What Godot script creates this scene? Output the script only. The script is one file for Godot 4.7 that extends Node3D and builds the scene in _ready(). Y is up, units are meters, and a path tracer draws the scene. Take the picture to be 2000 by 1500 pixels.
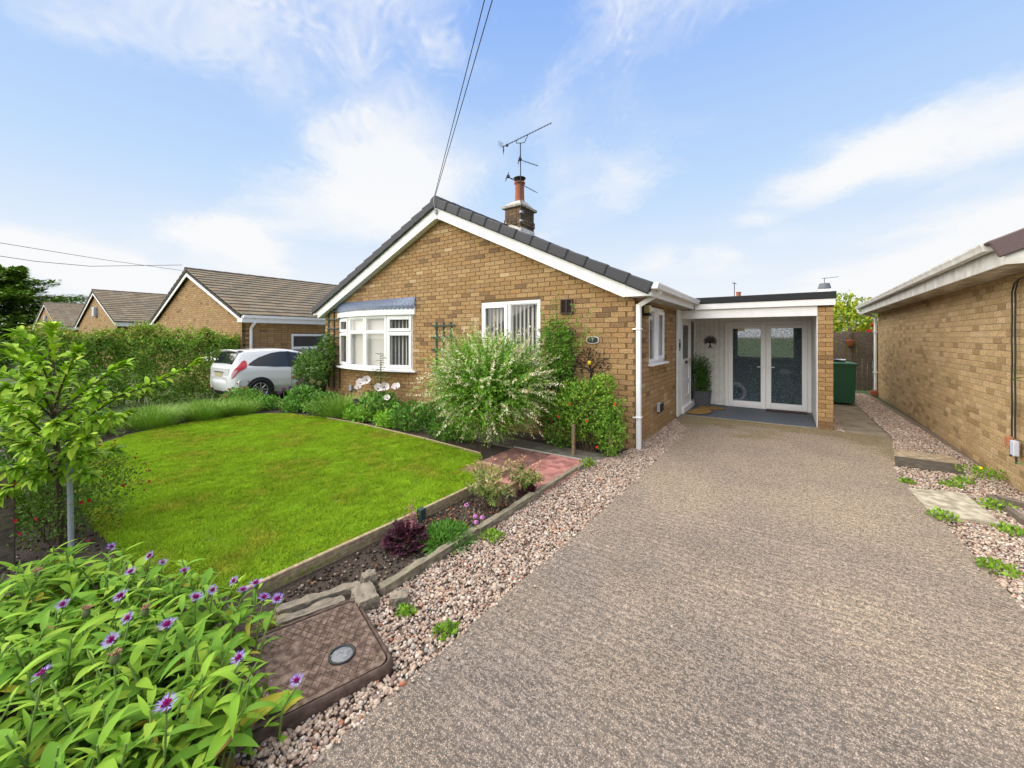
extends Node3D
# A brick bungalow at the end of a concrete drive, seen from the pavement. x runs along the gable wall, -z up the drive, metres.

const EXPO := 4.5
var rng := RandomNumberGenerator.new()
var used := {}
var M := {}
var unit_box: ArrayMesh
var brick_mesh: ArrayMesh
const EYE := Vector3(0, 1.6, 0)

# ---------------------------------------------------------------- mesh collector
class MB:
	var v := PackedVector3Array()
	var n := PackedVector3Array()
	var c := PackedColorArray()
	var uv := PackedVector2Array()
	var i := PackedInt32Array()
	var col := Color(1, 1, 1)
	var colored := false
	func tri(a: Vector3, b: Vector3, d: Vector3) -> void:
		var k := v.size()
		var nn := (b - a).cross(d - a).normalized()
		v.append(a); v.append(b); v.append(d)
		for q in 3:
			n.append(nn); c.append(col); uv.append(Vector2.ZERO)
		i.append(k); i.append(k + 2); i.append(k + 1)
	func quad(a: Vector3, b: Vector3, d: Vector3, e: Vector3) -> void:
		var k := v.size()
		var nn := (d - a).cross(e - b).normalized()
		v.append(a); v.append(b); v.append(d); v.append(e)
		for q in 4:
			n.append(nn); c.append(col)
		uv.append(Vector2(0, 1)); uv.append(Vector2(1, 1)); uv.append(Vector2(1, 0)); uv.append(Vector2(0, 0))
		i.append(k); i.append(k + 2); i.append(k + 1); i.append(k); i.append(k + 3); i.append(k + 2)
	func box(lo: Vector3, hi: Vector3) -> void:
		bbox(Transform3D(Basis.from_scale(hi - lo), (lo + hi) * .5), 0.0)
	# box of the transform's scale, edges chamfered by b metres
	func bbox(t: Transform3D, b: float) -> void:
		var s := Vector3(t.basis.x.length(), t.basis.y.length(), t.basis.z.length()) * .5
		var ax := [t.basis.x.normalized(), t.basis.y.normalized(), t.basis.z.normalized()]
		var o := t.origin
		if b > 0.0:
			b = min(b, min(s.x, min(s.y, s.z)) * .45)
		for a in 3:
			var p: Vector3 = ax[a]
			var q: Vector3 = ax[(a + 1) % 3]
			var r: Vector3 = ax[(a + 2) % 3]
			var sp: float = s[a]
			var sq: float = s[(a + 1) % 3]
			var sr: float = s[(a + 2) % 3]
			for g in [1.0, -1.0]:
				var f: Vector3 = o + p * sp * g
				var qq := q * (sq - b)
				var rr: Vector3 = r * (sr - b) * g
				quad(f - qq - rr, f + qq - rr, f + qq + rr, f - qq + rr)
			if b > 0.0:
				for g in [1.0, -1.0]:
					for h in [1.0, -1.0]:
						# chamfer along axis r between +-p and +-q
						var e1: Vector3 = o + p * sp * g + q * (sq - b) * h
						var e2: Vector3 = o + p * (sp - b) * g + q * sq * h
						var rv := r * (sr - b)
						if g * h > 0:
							quad(e1 - rv, e2 - rv, e2 + rv, e1 + rv)
						else:
							quad(e2 - rv, e1 - rv, e1 + rv, e2 + rv)
		if b > 0.0:
			for gx in [1.0, -1.0]:
				for gy in [1.0, -1.0]:
					for gz in [1.0, -1.0]:
						var A: Vector3 = o + ax[0] * s.x * gx + ax[1] * (s.y - b) * gy + ax[2] * (s.z - b) * gz
						var B: Vector3 = o + ax[0] * (s.x - b) * gx + ax[1] * s.y * gy + ax[2] * (s.z - b) * gz
						var C: Vector3 = o + ax[0] * (s.x - b) * gx + ax[1] * (s.y - b) * gy + ax[2] * s.z * gz
						if gx * gy * gz > 0: tri(A, B, C)
						else: tri(A, C, B)
	func cbox(lo: Vector3, hi: Vector3, b: float) -> void:
		bbox(Transform3D(Basis.from_scale(hi - lo), (lo + hi) * .5), b)
	# bar of rectangular section from a to e
	func bar(a: Vector3, e: Vector3, w: float, h: float, up := Vector3.UP, b := 0.0) -> void:
		var z := (e - a)
		var l := z.length()
		z = z / l
		if absf(z.dot(up)) > .99: up = Vector3.RIGHT
		var x := up.cross(z).normalized()
		var y := z.cross(x)
		bbox(Transform3D(Basis(x * w, y * h, z * l), (a + e) * .5), b)
	# extrude polygon (2D points counter-clockwise in the plane of x,y axes) by depth along x cross y, from origin o backwards
	func prism(p: PackedVector2Array, o: Vector3, x: Vector3, y: Vector3, depth: float) -> void:
		var z := x.cross(y).normalized()
		var area := 0.0
		for k in p.size():
			area += p[k].cross(p[(k + 1) % p.size()])
		if area < 0:
			p = p.duplicate(); p.reverse()
		var t := Geometry2D.triangulate_polygon(p)
		var w := PackedVector3Array()
		for q in p: w.append(o + x * q.x + y * q.y)
		var back := -z * depth
		for k in range(0, t.size(), 3):
			var a := w[t[k]]; var b := w[t[k + 1]]; var d := w[t[k + 2]]
			if (b - a).cross(d - a).dot(z) < 0:
				var s := b; b = d; d = s
			tri(a, b, d)
			tri(a + back, d + back, b + back)
		for k in w.size():
			var a := w[k]; var b := w[(k + 1) % w.size()]
			quad(a + back, b + back, b, a)
	func smooth_grid(pts: Array, nu: int, nv: int, closed_u := false, flip := false) -> void:
		# pts[v*nu+u]
		var k := v.size()
		for y in nv:
			for x in nu:
				var xm := x - 1 if x > 0 else (nu - 1 if closed_u else 0)
				var xp := x + 1 if x < nu - 1 else (0 if closed_u else nu - 1)
				var ym := maxi(y - 1, 0)
				var yp := mini(y + 1, nv - 1)
				var du: Vector3 = pts[y * nu + xp] - pts[y * nu + xm]
				var dv: Vector3 = pts[yp * nu + x] - pts[ym * nu + x]
				var nn := du.cross(dv)
				if nn.length() < 1e-12: nn = Vector3.UP
				nn = nn.normalized()
				v.append(pts[y * nu + x]); n.append(-nn if flip else nn); c.append(col)
				uv.append(Vector2(float(x) / maxi(nu - 1, 1), float(y) / maxi(nv - 1, 1)))
		for y in nv - 1:
			for x in (nu if closed_u else nu - 1):
				var a := k + y * nu + x
				var b := k + y * nu + (x + 1) % nu
				var d := b + nu
				var e := a + nu
				if flip:
					i.append_array(PackedInt32Array([a, b, d, a, d, e]))
				else:
					i.append_array(PackedInt32Array([a, d, b, a, e, d]))
	func tube(p: Array, r, sides := 8, caps := true) -> void:
		var pts := []
		var m := p.size()
		var up := Vector3(.3, 1, .2).normalized()
		var last_x := Vector3.ZERO
		for k in m:
			var d: Vector3 = (p[mini(k + 1, m - 1)] - p[maxi(k - 1, 0)]).normalized()
			var x: Vector3
			if last_x == Vector3.ZERO:
				x = up.cross(d)
				if x.length() < .1: x = Vector3.RIGHT.cross(d)
			else:
				x = last_x - d * last_x.dot(d)
			x = x.normalized()
			last_x = x
			var y := d.cross(x)
			var rr: float = r[k] if r is Array else r
			for s in sides:
				var a := TAU * s / sides
				pts.append(p[k] + (x * cos(a) + y * sin(a)) * rr)
		smooth_grid(pts, sides, m, true)
		if caps:
			for e in 2:
				var base := 0 if e == 0 else (m - 1) * sides
				for s in range(1, sides - 1):
					if e == 0: tri(pts[base], pts[base + s + 1], pts[base + s])
					else: tri(pts[base], pts[base + s], pts[base + s + 1])
	# profile: [radius, height] pairs bottom to top
	func lathe(prof: Array, o: Vector3, sides := 20, axis := Vector3.UP) -> void:
		var x := axis.cross(Vector3(.31, .2, .9)).normalized()
		var z := x.cross(axis)
		var pts := []
		for q in prof:
			for s in sides:
				var a := TAU * s / sides
				pts.append(o + axis * q[1] + (x * cos(a) - z * sin(a)) * maxf(q[0], 1e-5))
		smooth_grid(pts, sides, prof.size(), true)
	func leaf(L: float, W: float, segs: int, droop: float, fold: float, wide_at := .4, tip := 1.0) -> void:
		# grows along +x from the origin, face up +y
		var pts := []
		for s in segs + 1:
			var t := float(s) / segs
			var w := W * .5 * pow(sin(PI * pow(t, log(.5) / log(wide_at))), tip)
			if s == 0: w = W * .06
			var ang := droop * t
			var px := L * (sin(ang) / droop if absf(droop) > .01 else t)
			var py := -L * ((1 - cos(ang)) / droop if absf(droop) > .01 else 0.0)
			pts.append(Vector3(px, py + w * fold, -w))
			pts.append(Vector3(px, py, 0))
			pts.append(Vector3(px, py + w * fold, w))
		smooth_grid(pts, 3, segs + 1)
	func flat_leaf(L: float, W: float, droop: float) -> void:
		var pts := []
		for s in 3:
			var t := s * .5
			var w: float = [W * .1, W * .5, W * .04][s]
			pts.append(Vector3(L * t, -droop * L * t * t, -w))
			pts.append(Vector3(L * t, -droop * L * t * t, w))
		smooth_grid(pts, 2, 3)
	func add(o: MB, t: Transform3D) -> void:
		var k := v.size()
		var nb := t.basis.inverse().transposed()
		for q in o.v.size():
			v.append(t * o.v[q]); n.append((nb * o.n[q]).normalized()); c.append(o.c[q] * col); uv.append(o.uv[q])
		for q in o.i: i.append(q + k)
	func mesh(mat: Material) -> ArrayMesh:
		var a := []
		a.resize(Mesh.ARRAY_MAX)
		a[Mesh.ARRAY_VERTEX] = v; a[Mesh.ARRAY_NORMAL] = n; a[Mesh.ARRAY_INDEX] = i; a[Mesh.ARRAY_TEX_UV] = uv
		if colored: a[Mesh.ARRAY_COLOR] = c
		var m := ArrayMesh.new()
		m.add_surface_from_arrays(Mesh.PRIMITIVE_TRIANGLES, a)
		m.surface_set_material(0, mat)
		return m

# ---------------------------------------------------------------- scene helpers
func numbered(called: String) -> String:
	var k: int = used.get(called, 0)
	used[called] = k + 1
	return called if k == 0 else "%s_%03d" % [called, k]
func thing(called: String, label: String, category: String, at := Vector3.ZERO, turn := 0.0, group := "") -> Node3D:
	var o := Node3D.new()
	o.name = numbered(called)
	add_child(o)
	o.position = at
	o.rotation.y = turn
	tag(o, label, category, group)
	return o
func tag(o: Node, label: String, category: String, group := "") -> void:
	o.set_meta("label", label)
	o.set_meta("category", category)
	if group: o.set_meta("group", group)
func part(called: String, mb: MB, mat: Material, parent: Node = self, at := Transform3D.IDENTITY) -> MeshInstance3D:
	return put(called, mb.mesh(mat), parent, at)
func put(called: String, me: Mesh, parent: Node = self, at := Transform3D.IDENTITY) -> MeshInstance3D:
	var o := MeshInstance3D.new()
	o.name = numbered(called) if parent == self else called
	o.mesh = me
	o.transform = at
	parent.add_child(o, true)
	return o
func struct(called: String, mb: MB, mat: Material) -> MeshInstance3D:
	var o := part(called, mb, mat)
	o.set_meta("kind", "structure")
	return o
func many(called: String, me: Mesh, xf: Array, cols: Array, parent: Node) -> MultiMeshInstance3D:
	var mm := MultiMesh.new()
	mm.transform_format = MultiMesh.TRANSFORM_3D
	mm.use_colors = cols.size() > 0
	mm.mesh = me
	mm.instance_count = xf.size()
	for k in xf.size():
		mm.set_instance_transform(k, xf[k])
		if cols.size(): mm.set_instance_color(k, cols[k])
	var o := MultiMeshInstance3D.new()
	o.name = numbered(called) if parent == self else called
	o.multimesh = mm
	o.set_meta("kind", "stuff")
	parent.add_child(o, true)
	return o
func lin(r: float, g: float, b: float, a := 1.0) -> Color:
	var k := Color(r, g, b).linear_to_srgb()
	k.a = a
	return k
func mat(c: Color, rough := .7, opts := {}) -> StandardMaterial3D:
	var m := StandardMaterial3D.new()
	m.albedo_color = c
	m.roughness = rough
	for k in opts: m.set(k, opts[k])
	return m
func noise_tex(seed_: int, freq: float, lo: Color, hi: Color, size := 512, octaves := 4, kind := FastNoiseLite.TYPE_SIMPLEX_SMOOTH, mid := 0.5) -> NoiseTexture2D:
	var f := FastNoiseLite.new()
	f.seed = seed_; f.frequency = freq; f.fractal_octaves = octaves; f.noise_type = kind
	var t := NoiseTexture2D.new()
	t.noise = f; t.width = size; t.height = size; t.seamless = true
	var g := Gradient.new()
	g.set_color(0, lo); g.set_color(1, hi)
	g.set_offset(0, clampf(mid - .32, 0, 1)); g.set_offset(1, clampf(mid + .32, 0, 1))
	t.color_ramp = g
	return t
# grain multiplied over a colour, mapped in world space
func grained(c: Color, rough: float, tex: Texture2D, per_m: float, bump: Texture2D = null, bump_cm := 0.0) -> StandardMaterial3D:
	var m := mat(c, rough)
	m.albedo_texture = tex
	m.uv1_triplanar = true
	m.uv1_world_triplanar = true
	m.uv1_scale = Vector3.ONE * per_m
	if bump:
		m.heightmap_enabled = true
		m.heightmap_texture = bump
		m.heightmap_scale = bump_cm
	return m
func tinted(m: StandardMaterial3D) -> StandardMaterial3D:
	m.vertex_color_use_as_albedo = true
	return m
func rr(a: float, b: float) -> float:
	return rng.randf_range(a, b)
func dir_basis(d: Vector3, up := Vector3.UP, roll := 0.0) -> Basis:
	d = d.normalized()
	if absf(d.dot(up)) > .98: up = Vector3(.9, .1, .4).normalized()
	var z := d.cross(up).normalized()
	var y := z.cross(d)
	var b := Basis(d, y, z)
	return b.rotated(d, roll) if roll != 0.0 else b
func rdir() -> Vector3:
	var y := rr(-1, 1)
	var a := rr(0, TAU)
	var s := sqrt(1 - y * y)
	return Vector3(s * cos(a), y, s * sin(a))
func vary(c: Color, amt: float) -> Color:
	var k := 1.0 + rr(-amt, amt)
	var h := rr(-amt, amt) * .35
	return Color(clampf(c.r * (k + h), 0, 1), clampf(c.g * k, 0, 1), clampf(c.b * (k - h), 0, 1))
func inside(p: PackedVector2Array, x: float, z: float) -> bool:
	return Geometry2D.is_point_in_polygon(Vector2(x, z), p)
func ground_y(x: float, z := 0.0) -> float:
	return -.2 * smoothstep(-9.4, -11.2, x)

# ---------------------------------------------------------------- bricks
# appends [Transform3D, tone] to out. The wall face starts at o, runs along ux, looks along nn.
func lay_bricks(out: Array, o: Vector3, ux: Vector3, nn: Vector3, width: float, top: Callable, holes: Array, tones: int, start_even := 0.0, start_odd := 0.0, end_even := 0.0, end_odd := 0.0, y0 := 0.0, course := .0760, dark_rate := .12) -> void:
	var k := 0
	var y := y0
	var bas := Basis(ux, Vector3.UP, nn)
	while y < 6.0:
		var odd := k % 2 == 1
		var a := start_odd if odd else start_even
		var fin := width - (end_odd if odd else end_even)
		var x := a - (.1125 if odd else 0.0) - .01 * (k % 3)
		var any := false
		while x < fin - .03:
			var x0 := maxf(x, a)
			var x1 := minf(x + .2175, fin)
			x += .225
			if x1 - x0 < .03: continue
			var segs := [[x0, x1]]
			for h in holes:
				if y + .066 > h[1] + .02 and y < h[3] - .02:
					var nsegs := []
					for s in segs:
						if s[1] <= h[0] or s[0] >= h[2]: nsegs.append(s)
						else:
							if s[0] < h[0] - .025: nsegs.append([s[0], h[0] - .004])
							if s[1] > h[2] + .025: nsegs.append([h[2] + .004, s[1]])
					segs = nsegs
			for s in segs:
				var cx: float = (s[0] + s[1]) * .5
				if y + .066 > top.call(cx): continue
				any = true
				var L: float = s[1] - s[0]
				var tone := rng.randi() % tones
				if rng.randf() < dark_rate: tone = tones + rng.randi() % 3
				var jut := rr(-.0012, .0012)
				out.append([Transform3D(bas * Basis.from_scale(Vector3(L, 1, 1)), o + ux * cx + Vector3.UP * (y + .033) + nn * (-.05125 + jut)), tone])
		if not any and y > .5: break
		y += course
		k += 1
# nearest 300 as parts, the rest as one
func set_bricks(list: Array, parent: Node3D, mats: Array, cols: Array, stuff_mat: Material, most := 300) -> void:
	var inv := parent.transform.affine_inverse()
	var order := []
	for k in list.size():
		order.append([(parent.transform * list[k][0].origin).distance_squared_to(EYE), k])
	order.sort()
	var xf := []
	var cl := []
	for q in order.size():
		var b = list[order[q][1]]
		if q < most:
			var o := put("brick", brick_mesh, parent, b[0])
			o.material_override = mats[b[1]]
		else:
			xf.append(b[0]); cl.append(vary(cols[b[1]], .05))
	if xf.size():
		var me := brick_mesh.duplicate() as ArrayMesh
		me.surface_set_material(0, stuff_mat)
		many("brickwork", me, xf, cl, parent)
# backing wall with openings: strips between hole edges; top(x) is linear inside each strip
func backing(mb: MB, o: Vector3, ux: Vector3, nn: Vector3, width: float, top: Callable, holes: Array, thick := .22, breaks := [], y0 := -.25) -> void:
	var xs := [0.0, width]
	for b in breaks: xs.append(b)
	for h in holes:
		xs.append(h[0]); xs.append(h[2])
	xs.sort()
	for k in xs.size() - 1:
		var a: float = xs[k]
		var b: float = xs[k + 1]
		if b - a < .002: continue
		var m := (a + b) * .5
		var lo := y0
		var hs := []
		for h in holes:
			if h[0] < m and h[2] > m: hs.append(h)
		hs.sort_custom(func(p, q): return p[1] < q[1])
		for h in hs:
			if h[1] > lo:
				mb.prism(PackedVector2Array([Vector2(a, lo), Vector2(b, lo), Vector2(b, h[1]), Vector2(a, h[1])]), o - nn * .006, ux, Vector3.UP, thick)
			lo = h[3]
		mb.prism(PackedVector2Array([Vector2(a, lo), Vector2(b, lo), Vector2(b, top.call(b - .0001)), Vector2(a, top.call(a + .0001))]), o - nn * .006, ux, Vector3.UP, thick)

# ================================================================ build
func _ready() -> void:
	rng.seed = 7
	camera_sky_sun()
	materials()
	ground_and_paving()
	bungalow()
	right_house()
	neighbours()
	back_of_plot()
	car()
	fittings()
	garden_hard()
	plants()
	lawn_grass()
	gravel()
	stray_pebbles()
	wires()

func camera_sky_sun() -> void:
	var cam := Camera3D.new()
	cam.name = "camera"
	cam.projection = Camera3D.PROJECTION_FRUSTUM
	cam.near = .05
	cam.far = 600
	cam.size = .05 * 1500.0 / 775.0
	cam.frustum_offset = Vector2(0, -.05 * 91.0 / 775.0)
	add_child(cam)
	cam.position = EYE
	cam.rotation.y = deg_to_rad(34.4)
	cam.current = true
	var env := Environment.new()
	env.background_mode = Environment.BG_SKY
	env.tonemap_mode = Environment.TONE_MAPPER_LINEAR
	env.tonemap_exposure = EXPO
	env.sdfgi_enabled = true
	env.ssao_enabled = true
	env.ssil_enabled = true
	var pm := PanoramaSkyMaterial.new()
	pm.panorama = ImageTexture.create_from_image(sky_image())
	var sky := Sky.new()
	sky.sky_material = pm
	env.sky = sky
	env.background_energy_multiplier = 1.0
	var we := WorldEnvironment.new()
	we.name = "environment"
	we.environment = env
	add_child(we)
	var sun := DirectionalLight3D.new()
	sun.name = "sun"
	sun.light_energy = .5
	sun.light_angular_distance = 110
	sun.light_color = Color(1.0, .965, .91)
	sun.shadow_enabled = true
	add_child(sun)
	# from behind the camera's left shoulder
	sun.look_at_from_position(Vector3(-9, 13, 9.5), Vector3.ZERO)

func sky_image() -> Image:
	var w := 2048
	var h := 1024
	var im := Image.create(w, h, false, Image.FORMAT_RGBF)
	var f := FastNoiseLite.new()
	f.seed = 101; f.frequency = .80; f.fractal_octaves = 4; f.fractal_gain = .40; f.domain_warp_enabled = true; f.domain_warp_amplitude = .35; f.domain_warp_frequency = .6
	var f2 := FastNoiseLite.new()
	f2.seed = 13; f2.frequency = .42; f2.fractal_octaves = 3
	var s := 1.0 / EXPO
	var top := Color(.23, .43, .93)
	var mid := Color(.535, .725, .985)
	var low := Color(.84, .905, .975)
	var white := Color(.95, .96, .975)
	for y in h:
		var el := PI * (.5 - (y + .5) / h)
		if el < 0:
			for x in w: im.set_pixel(x, y, Color(.28 * s, .27 * s, .23 * s))
			continue
		var sy := sin(el)
		var cy := cos(el)
		var base := low.lerp(mid, smoothstep(.04, .36, sy)).lerp(top, smoothstep(.26, .80, sy))
		var veil := 1.0 - smoothstep(.02, .40, sy)
		for x in w:
			var az := TAU * ((x + .5) / w - .5)
			var k := 1.0 / (sy + .22)
			var px := sin(az) * cy * k
			var pz := -cos(az) * cy * k
			# streets of soft cloud, drawn out along one bearing
			var u := px * .82 + pz * .57
			var v := -px * .57 + pz * .82
			var a := f.get_noise_3d(u * 1.0, v * 1.25, 0.5)
			var b := f2.get_noise_2d(u + 5.0, v * 1.2)
			var d := smoothstep(-.14, .58, a * 1.05 + b * .55 + .085)
			d = clampf(d * .95 + veil * .25, 0, 1)
			var q := base.lerp(white, d)
			im.set_pixel(x, y, Color(q.r * s, q.g * s, q.b * s))
	return im

func materials() -> void:
	var grain := noise_tex(3, .09, Color(.80, .80, .80), Color(1, 1, 1), 512, 4)
	var fine := noise_tex(5, .22, Color(.70, .69, .67), Color(1, 1, 1), 512, 3)
	var blot := noise_tex(8, .012, Color(.78, .77, .73), Color(1, 1, 1), 512, 5)
	M.grain = grain; M.fine = fine; M.blot = blot
	var bt := noise_tex(6, .028, Color(.76, .73, .68), Color(1, 1, 1), 512, 5)
	# house bricks: golden buff with some browner ones
	var base := [Color(0.430, 0.275, 0.125), Color(0.470, 0.307, 0.142), Color(0.395, 0.247, 0.109), Color(0.500, 0.331, 0.157), Color(0.415, 0.271, 0.130), Color(0.445, 0.268, 0.114), Color(0.280, 0.173, 0.084), Color(0.235, 0.142, 0.072), Color(0.600, 0.441, 0.244)]
	M.brick_cols = base
	M.bricks = []
	for c in base: M.bricks.append(grained(lin(c.r, c.g, c.b), .9, bt, 2.3, fine, .25))
	M.brick_stuff = tinted(grained(Color.WHITE, .9, bt, 2.3, fine, .25))
	# the paler house on the right
	var pale := [Color(0.565, 0.407, 0.213), Color(0.616, 0.446, 0.236), Color(0.520, 0.367, 0.184), Color(0.644, 0.475, 0.259), Color(0.554, 0.407, 0.207), Color(0.588, 0.418, 0.218), Color(0.384, 0.266, 0.127), Color(0.424, 0.288, 0.136), Color(0.678, 0.497, 0.299)]
	M.pale_cols = pale
	M.pales = []
	for c in pale: M.pales.append(grained(lin(c.r, c.g, c.b), .9, bt, 2.3, fine, .25))
	M.mortar = grained(lin(.20, .125, .055), .95, fine, 6.0)
	M.mortar_pale = grained(lin(.46, .35, .215), .95, fine, 6.0)
	M.upvc = mat(lin(.82, .82, .82), .32)
	M.white = grained(lin(.80, .80, .79), .45, noise_tex(14, .02, Color(.965, .965, .955), Color(1, 1, 1), 256, 4), .7)
	M.board = grained(lin(.74, .74, .72), .5, noise_tex(15, .03, Color(.95, .945, .93), Color(1, 1, 1), 256, 4), .9)
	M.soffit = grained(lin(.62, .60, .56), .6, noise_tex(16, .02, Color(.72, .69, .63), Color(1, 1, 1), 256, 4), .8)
	M.old_white = grained(lin(.76, .75, .72), .5, noise_tex(16, .02, Color(.88, .865, .83), Color(1, 1, 1), 256, 4), .8)
	M.tile_dark = grained(lin(.040, .042, .050), .62, grain, 2.0, fine, .15)
	M.felt = grained(lin(.018, .019, .022), .8, grain, 2.0)
	M.lead = grained(lin(.20, .245, .34), .42, noise_tex(17, .02, Color(.55, .6, .66), Color(1, 1, 1), 512, 5), 1.6)
	M.tile_old = tinted(grained(Color.WHITE, .92, noise_tex(18, .05, Color(.62, .6, .56), Color(1, 1, 1), 512, 5), 1.1))
	M.glass = mat(Color(.92, .96, .98, .06), .02, {"transparency": BaseMaterial3D.TRANSPARENCY_ALPHA, "metallic_specular": .62})
	var gl := mat(Color.WHITE, .12, {"transparency": BaseMaterial3D.TRANSPARENCY_ALPHA, "metallic_specular": .6})
	gl.albedo_texture = patterned_glass()
	gl.heightmap_enabled = true
	gl.heightmap_texture = noise_tex(22, .06, Color.BLACK, Color.WHITE, 512, 3)
	gl.heightmap_scale = 2.0
	gl.uv1_triplanar = true; gl.uv1_world_triplanar = true; gl.uv1_scale = Vector3.ONE * .75
	M.obscure = gl
	M.blind = mat(lin(.62, .59, .53), .8, {"backlight_enabled": true, "backlight": Color(.25, .24, .2)})
	M.blind_dark = mat(lin(.36, .33, .30), .85)
	M.room = mat(lin(.30, .27, .24), .9)
	M.rubber = mat(lin(.012, .012, .013), .6)
	M.black = mat(lin(.012, .012, .014), .4)
	M.iron = mat(lin(.02, .018, .018), .5, {"metallic": .4})
	M.steel = mat(lin(.42, .42, .43), .35, {"metallic": .9})
	M.galv = grained(lin(.42, .45, .50), .45, grain, 6.0)
	M.brass = mat(lin(.55, .38, .10), .3, {"metallic": .9})
	M.plastic_grey = mat(lin(.36, .40, .45), .5)
	M.green_paint = grained(lin(.018, .060, .045), .6, grain, 5.0)
	M.bin_green = grained(lin(.012, .105, .050), .42, grain, 3.0)
	M.terracotta = grained(lin(.43, .125, .050), .85, grain, 5.0)
	M.brown_plastic = mat(lin(.055, .035, .030), .5)
	M.cement = grained(lin(.44, .42, .37), .9, M.blot, 1.3, fine, .2)
	M.floor_grey = grained(lin(.12, .14, .17), .6, noise_tex(33, .04, Color(.68, .68, .68), Color(1, 1, 1), 512, 5), .9)
	M.soil = grained(Color.WHITE, .95, soil_tex(), .9, fine, 2.0)
	M.wood_grey = wood(Color(.19, .155, .115), 5)
	M.wood_new = wood(Color(.40, .285, .150), 6)
	M.wood_edge = wood(Color(.45, .35, .21), 9)
	# leaves: vertex and copy colours are the leaf colours
	M.leaf = tinted(mat(Color.WHITE, .62, {"backlight_enabled": true, "backlight": Color(.55, .62, .25), "metallic_specular": .22}))
	M.leaf_dull = tinted(mat(Color.WHITE, .65, {"backlight_enabled": true, "backlight": Color(.35, .38, .2), "metallic_specular": .3}))
	M.grass = tinted(mat(Color.WHITE, .85, {"backlight_enabled": true, "backlight": Color(.5, .6, .15), "metallic_specular": .1}))
	M.petal = tinted(mat(Color.WHITE, .7, {"backlight_enabled": true, "backlight": Color(.4, .4, .4), "metallic_specular": .25}))
	M.bark = grained(lin(.11, .082, .055), .9, fine, 4.0, fine, .4)
	M.twig = tinted(mat(Color.WHITE, .8))
	M.stone = tinted(grained(Color.WHITE, .75, noise_tex(44, .06, Color(.72, .70, .68), Color(1, 1, 1), 256, 4), 9.0))
	var b := MB.new()
	b.bbox(Transform3D(Basis.from_scale(Vector3(1, .0685, .1025)), Vector3.ZERO), .0035)
	# chamfers are cut for a unit length, so that a stretched copy keeps thin ends
	for k in b.v.size():
		var p := b.v[k]
		if absf(p.x) < .4999: b.v[k] = Vector3(signf(p.x) * (.5 - .0035 / .2), p.y, p.z)
	brick_mesh = b.mesh(M.bricks[0])

# cast glass: ridges set by alpha, mottled teal highlights put into the colour
func patterned_glass() -> ImageTexture:
	var f := FastNoiseLite.new()
	f.seed = 22; f.frequency = .075; f.fractal_octaves = 3; f.noise_type = FastNoiseLite.TYPE_CELLULAR; f.cellular_return_type = FastNoiseLite.RETURN_DISTANCE2_SUB; f.domain_warp_enabled = true; f.domain_warp_amplitude = 16.0; f.domain_warp_frequency = .04
	var f2 := FastNoiseLite.new()
	f2.seed = 25; f2.frequency = .06; f2.fractal_octaves = 3
	var im := Image.create(512, 512, false, Image.FORMAT_RGBA8)
	for y in 512:
		for x in 512:
			var a := clampf(f.get_noise_2d(x, y) + 1.0, 0, 1)
			var g := clampf(.5 + 1.1 * f2.get_noise_2d(x, y), 0, 1)
			var k := .23 + .30 * a * g + .12 * g  # bright and dark mottling of the pane, painted as noise in its colour
			im.set_pixel(x, y, Color(k * .86, k * 1.10, k * 1.20, .50 + .32 * g))
	return ImageTexture.create_from_image(im)

func wood(c: Color, seed_: int) -> StandardMaterial3D:
	var f := FastNoiseLite.new()
	f.seed = seed_; f.frequency = .02; f.fractal_octaves = 4
	var im := Image.create(256, 256, false, Image.FORMAT_RGB8)
	for y in 256:
		for x in 256:
			var a := f.get_noise_2d(x * .35, y * 7.0) * .5 + f.get_noise_2d(x * 2.0, y * 2.0 + 90) * .5
			var k := clampf(.86 + a * .38, .5, 1.0)
			im.set_pixel(x, y, Color(k, k * (.99 + a * .03), k * .985))
	var m := grained(lin(c.r, c.g, c.b), .85, ImageTexture.create_from_image(im), 1.6)
	return m

func soil_tex() -> ImageTexture:
	var n := 1024
	var f := FastNoiseLite.new()
	f.seed = 77; f.frequency = .05; f.fractal_octaves = 5
	var g := FastNoiseLite.new()
	g.seed = 78; g.frequency = .16; g.noise_type = FastNoiseLite.TYPE_CELLULAR; g.cellular_return_type = FastNoiseLite.RETURN_CELL_VALUE
	var im := Image.create(n, n, false, Image.FORMAT_RGB8)
	for y in n:
		for x in n:
			var a := f.get_noise_2d(x, y)
			var q := g.get_noise_2d(x, y)
			var k := .040 + a * .04
			var c := Color(k * 1.35, k * .93, k * .66)
			if q > .86: c = Color(.34, .27, .19) * (.7 + a)
			elif q > .70: c = Color(.12, .085, .055)
			elif q < -.8: c = Color(.02, .014, .01)
			im.set_pixel(x, y, lin(maxf(c.r, .012), maxf(c.g, .009), maxf(c.b, .006)))
	return ImageTexture.create_from_image(im)

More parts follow.
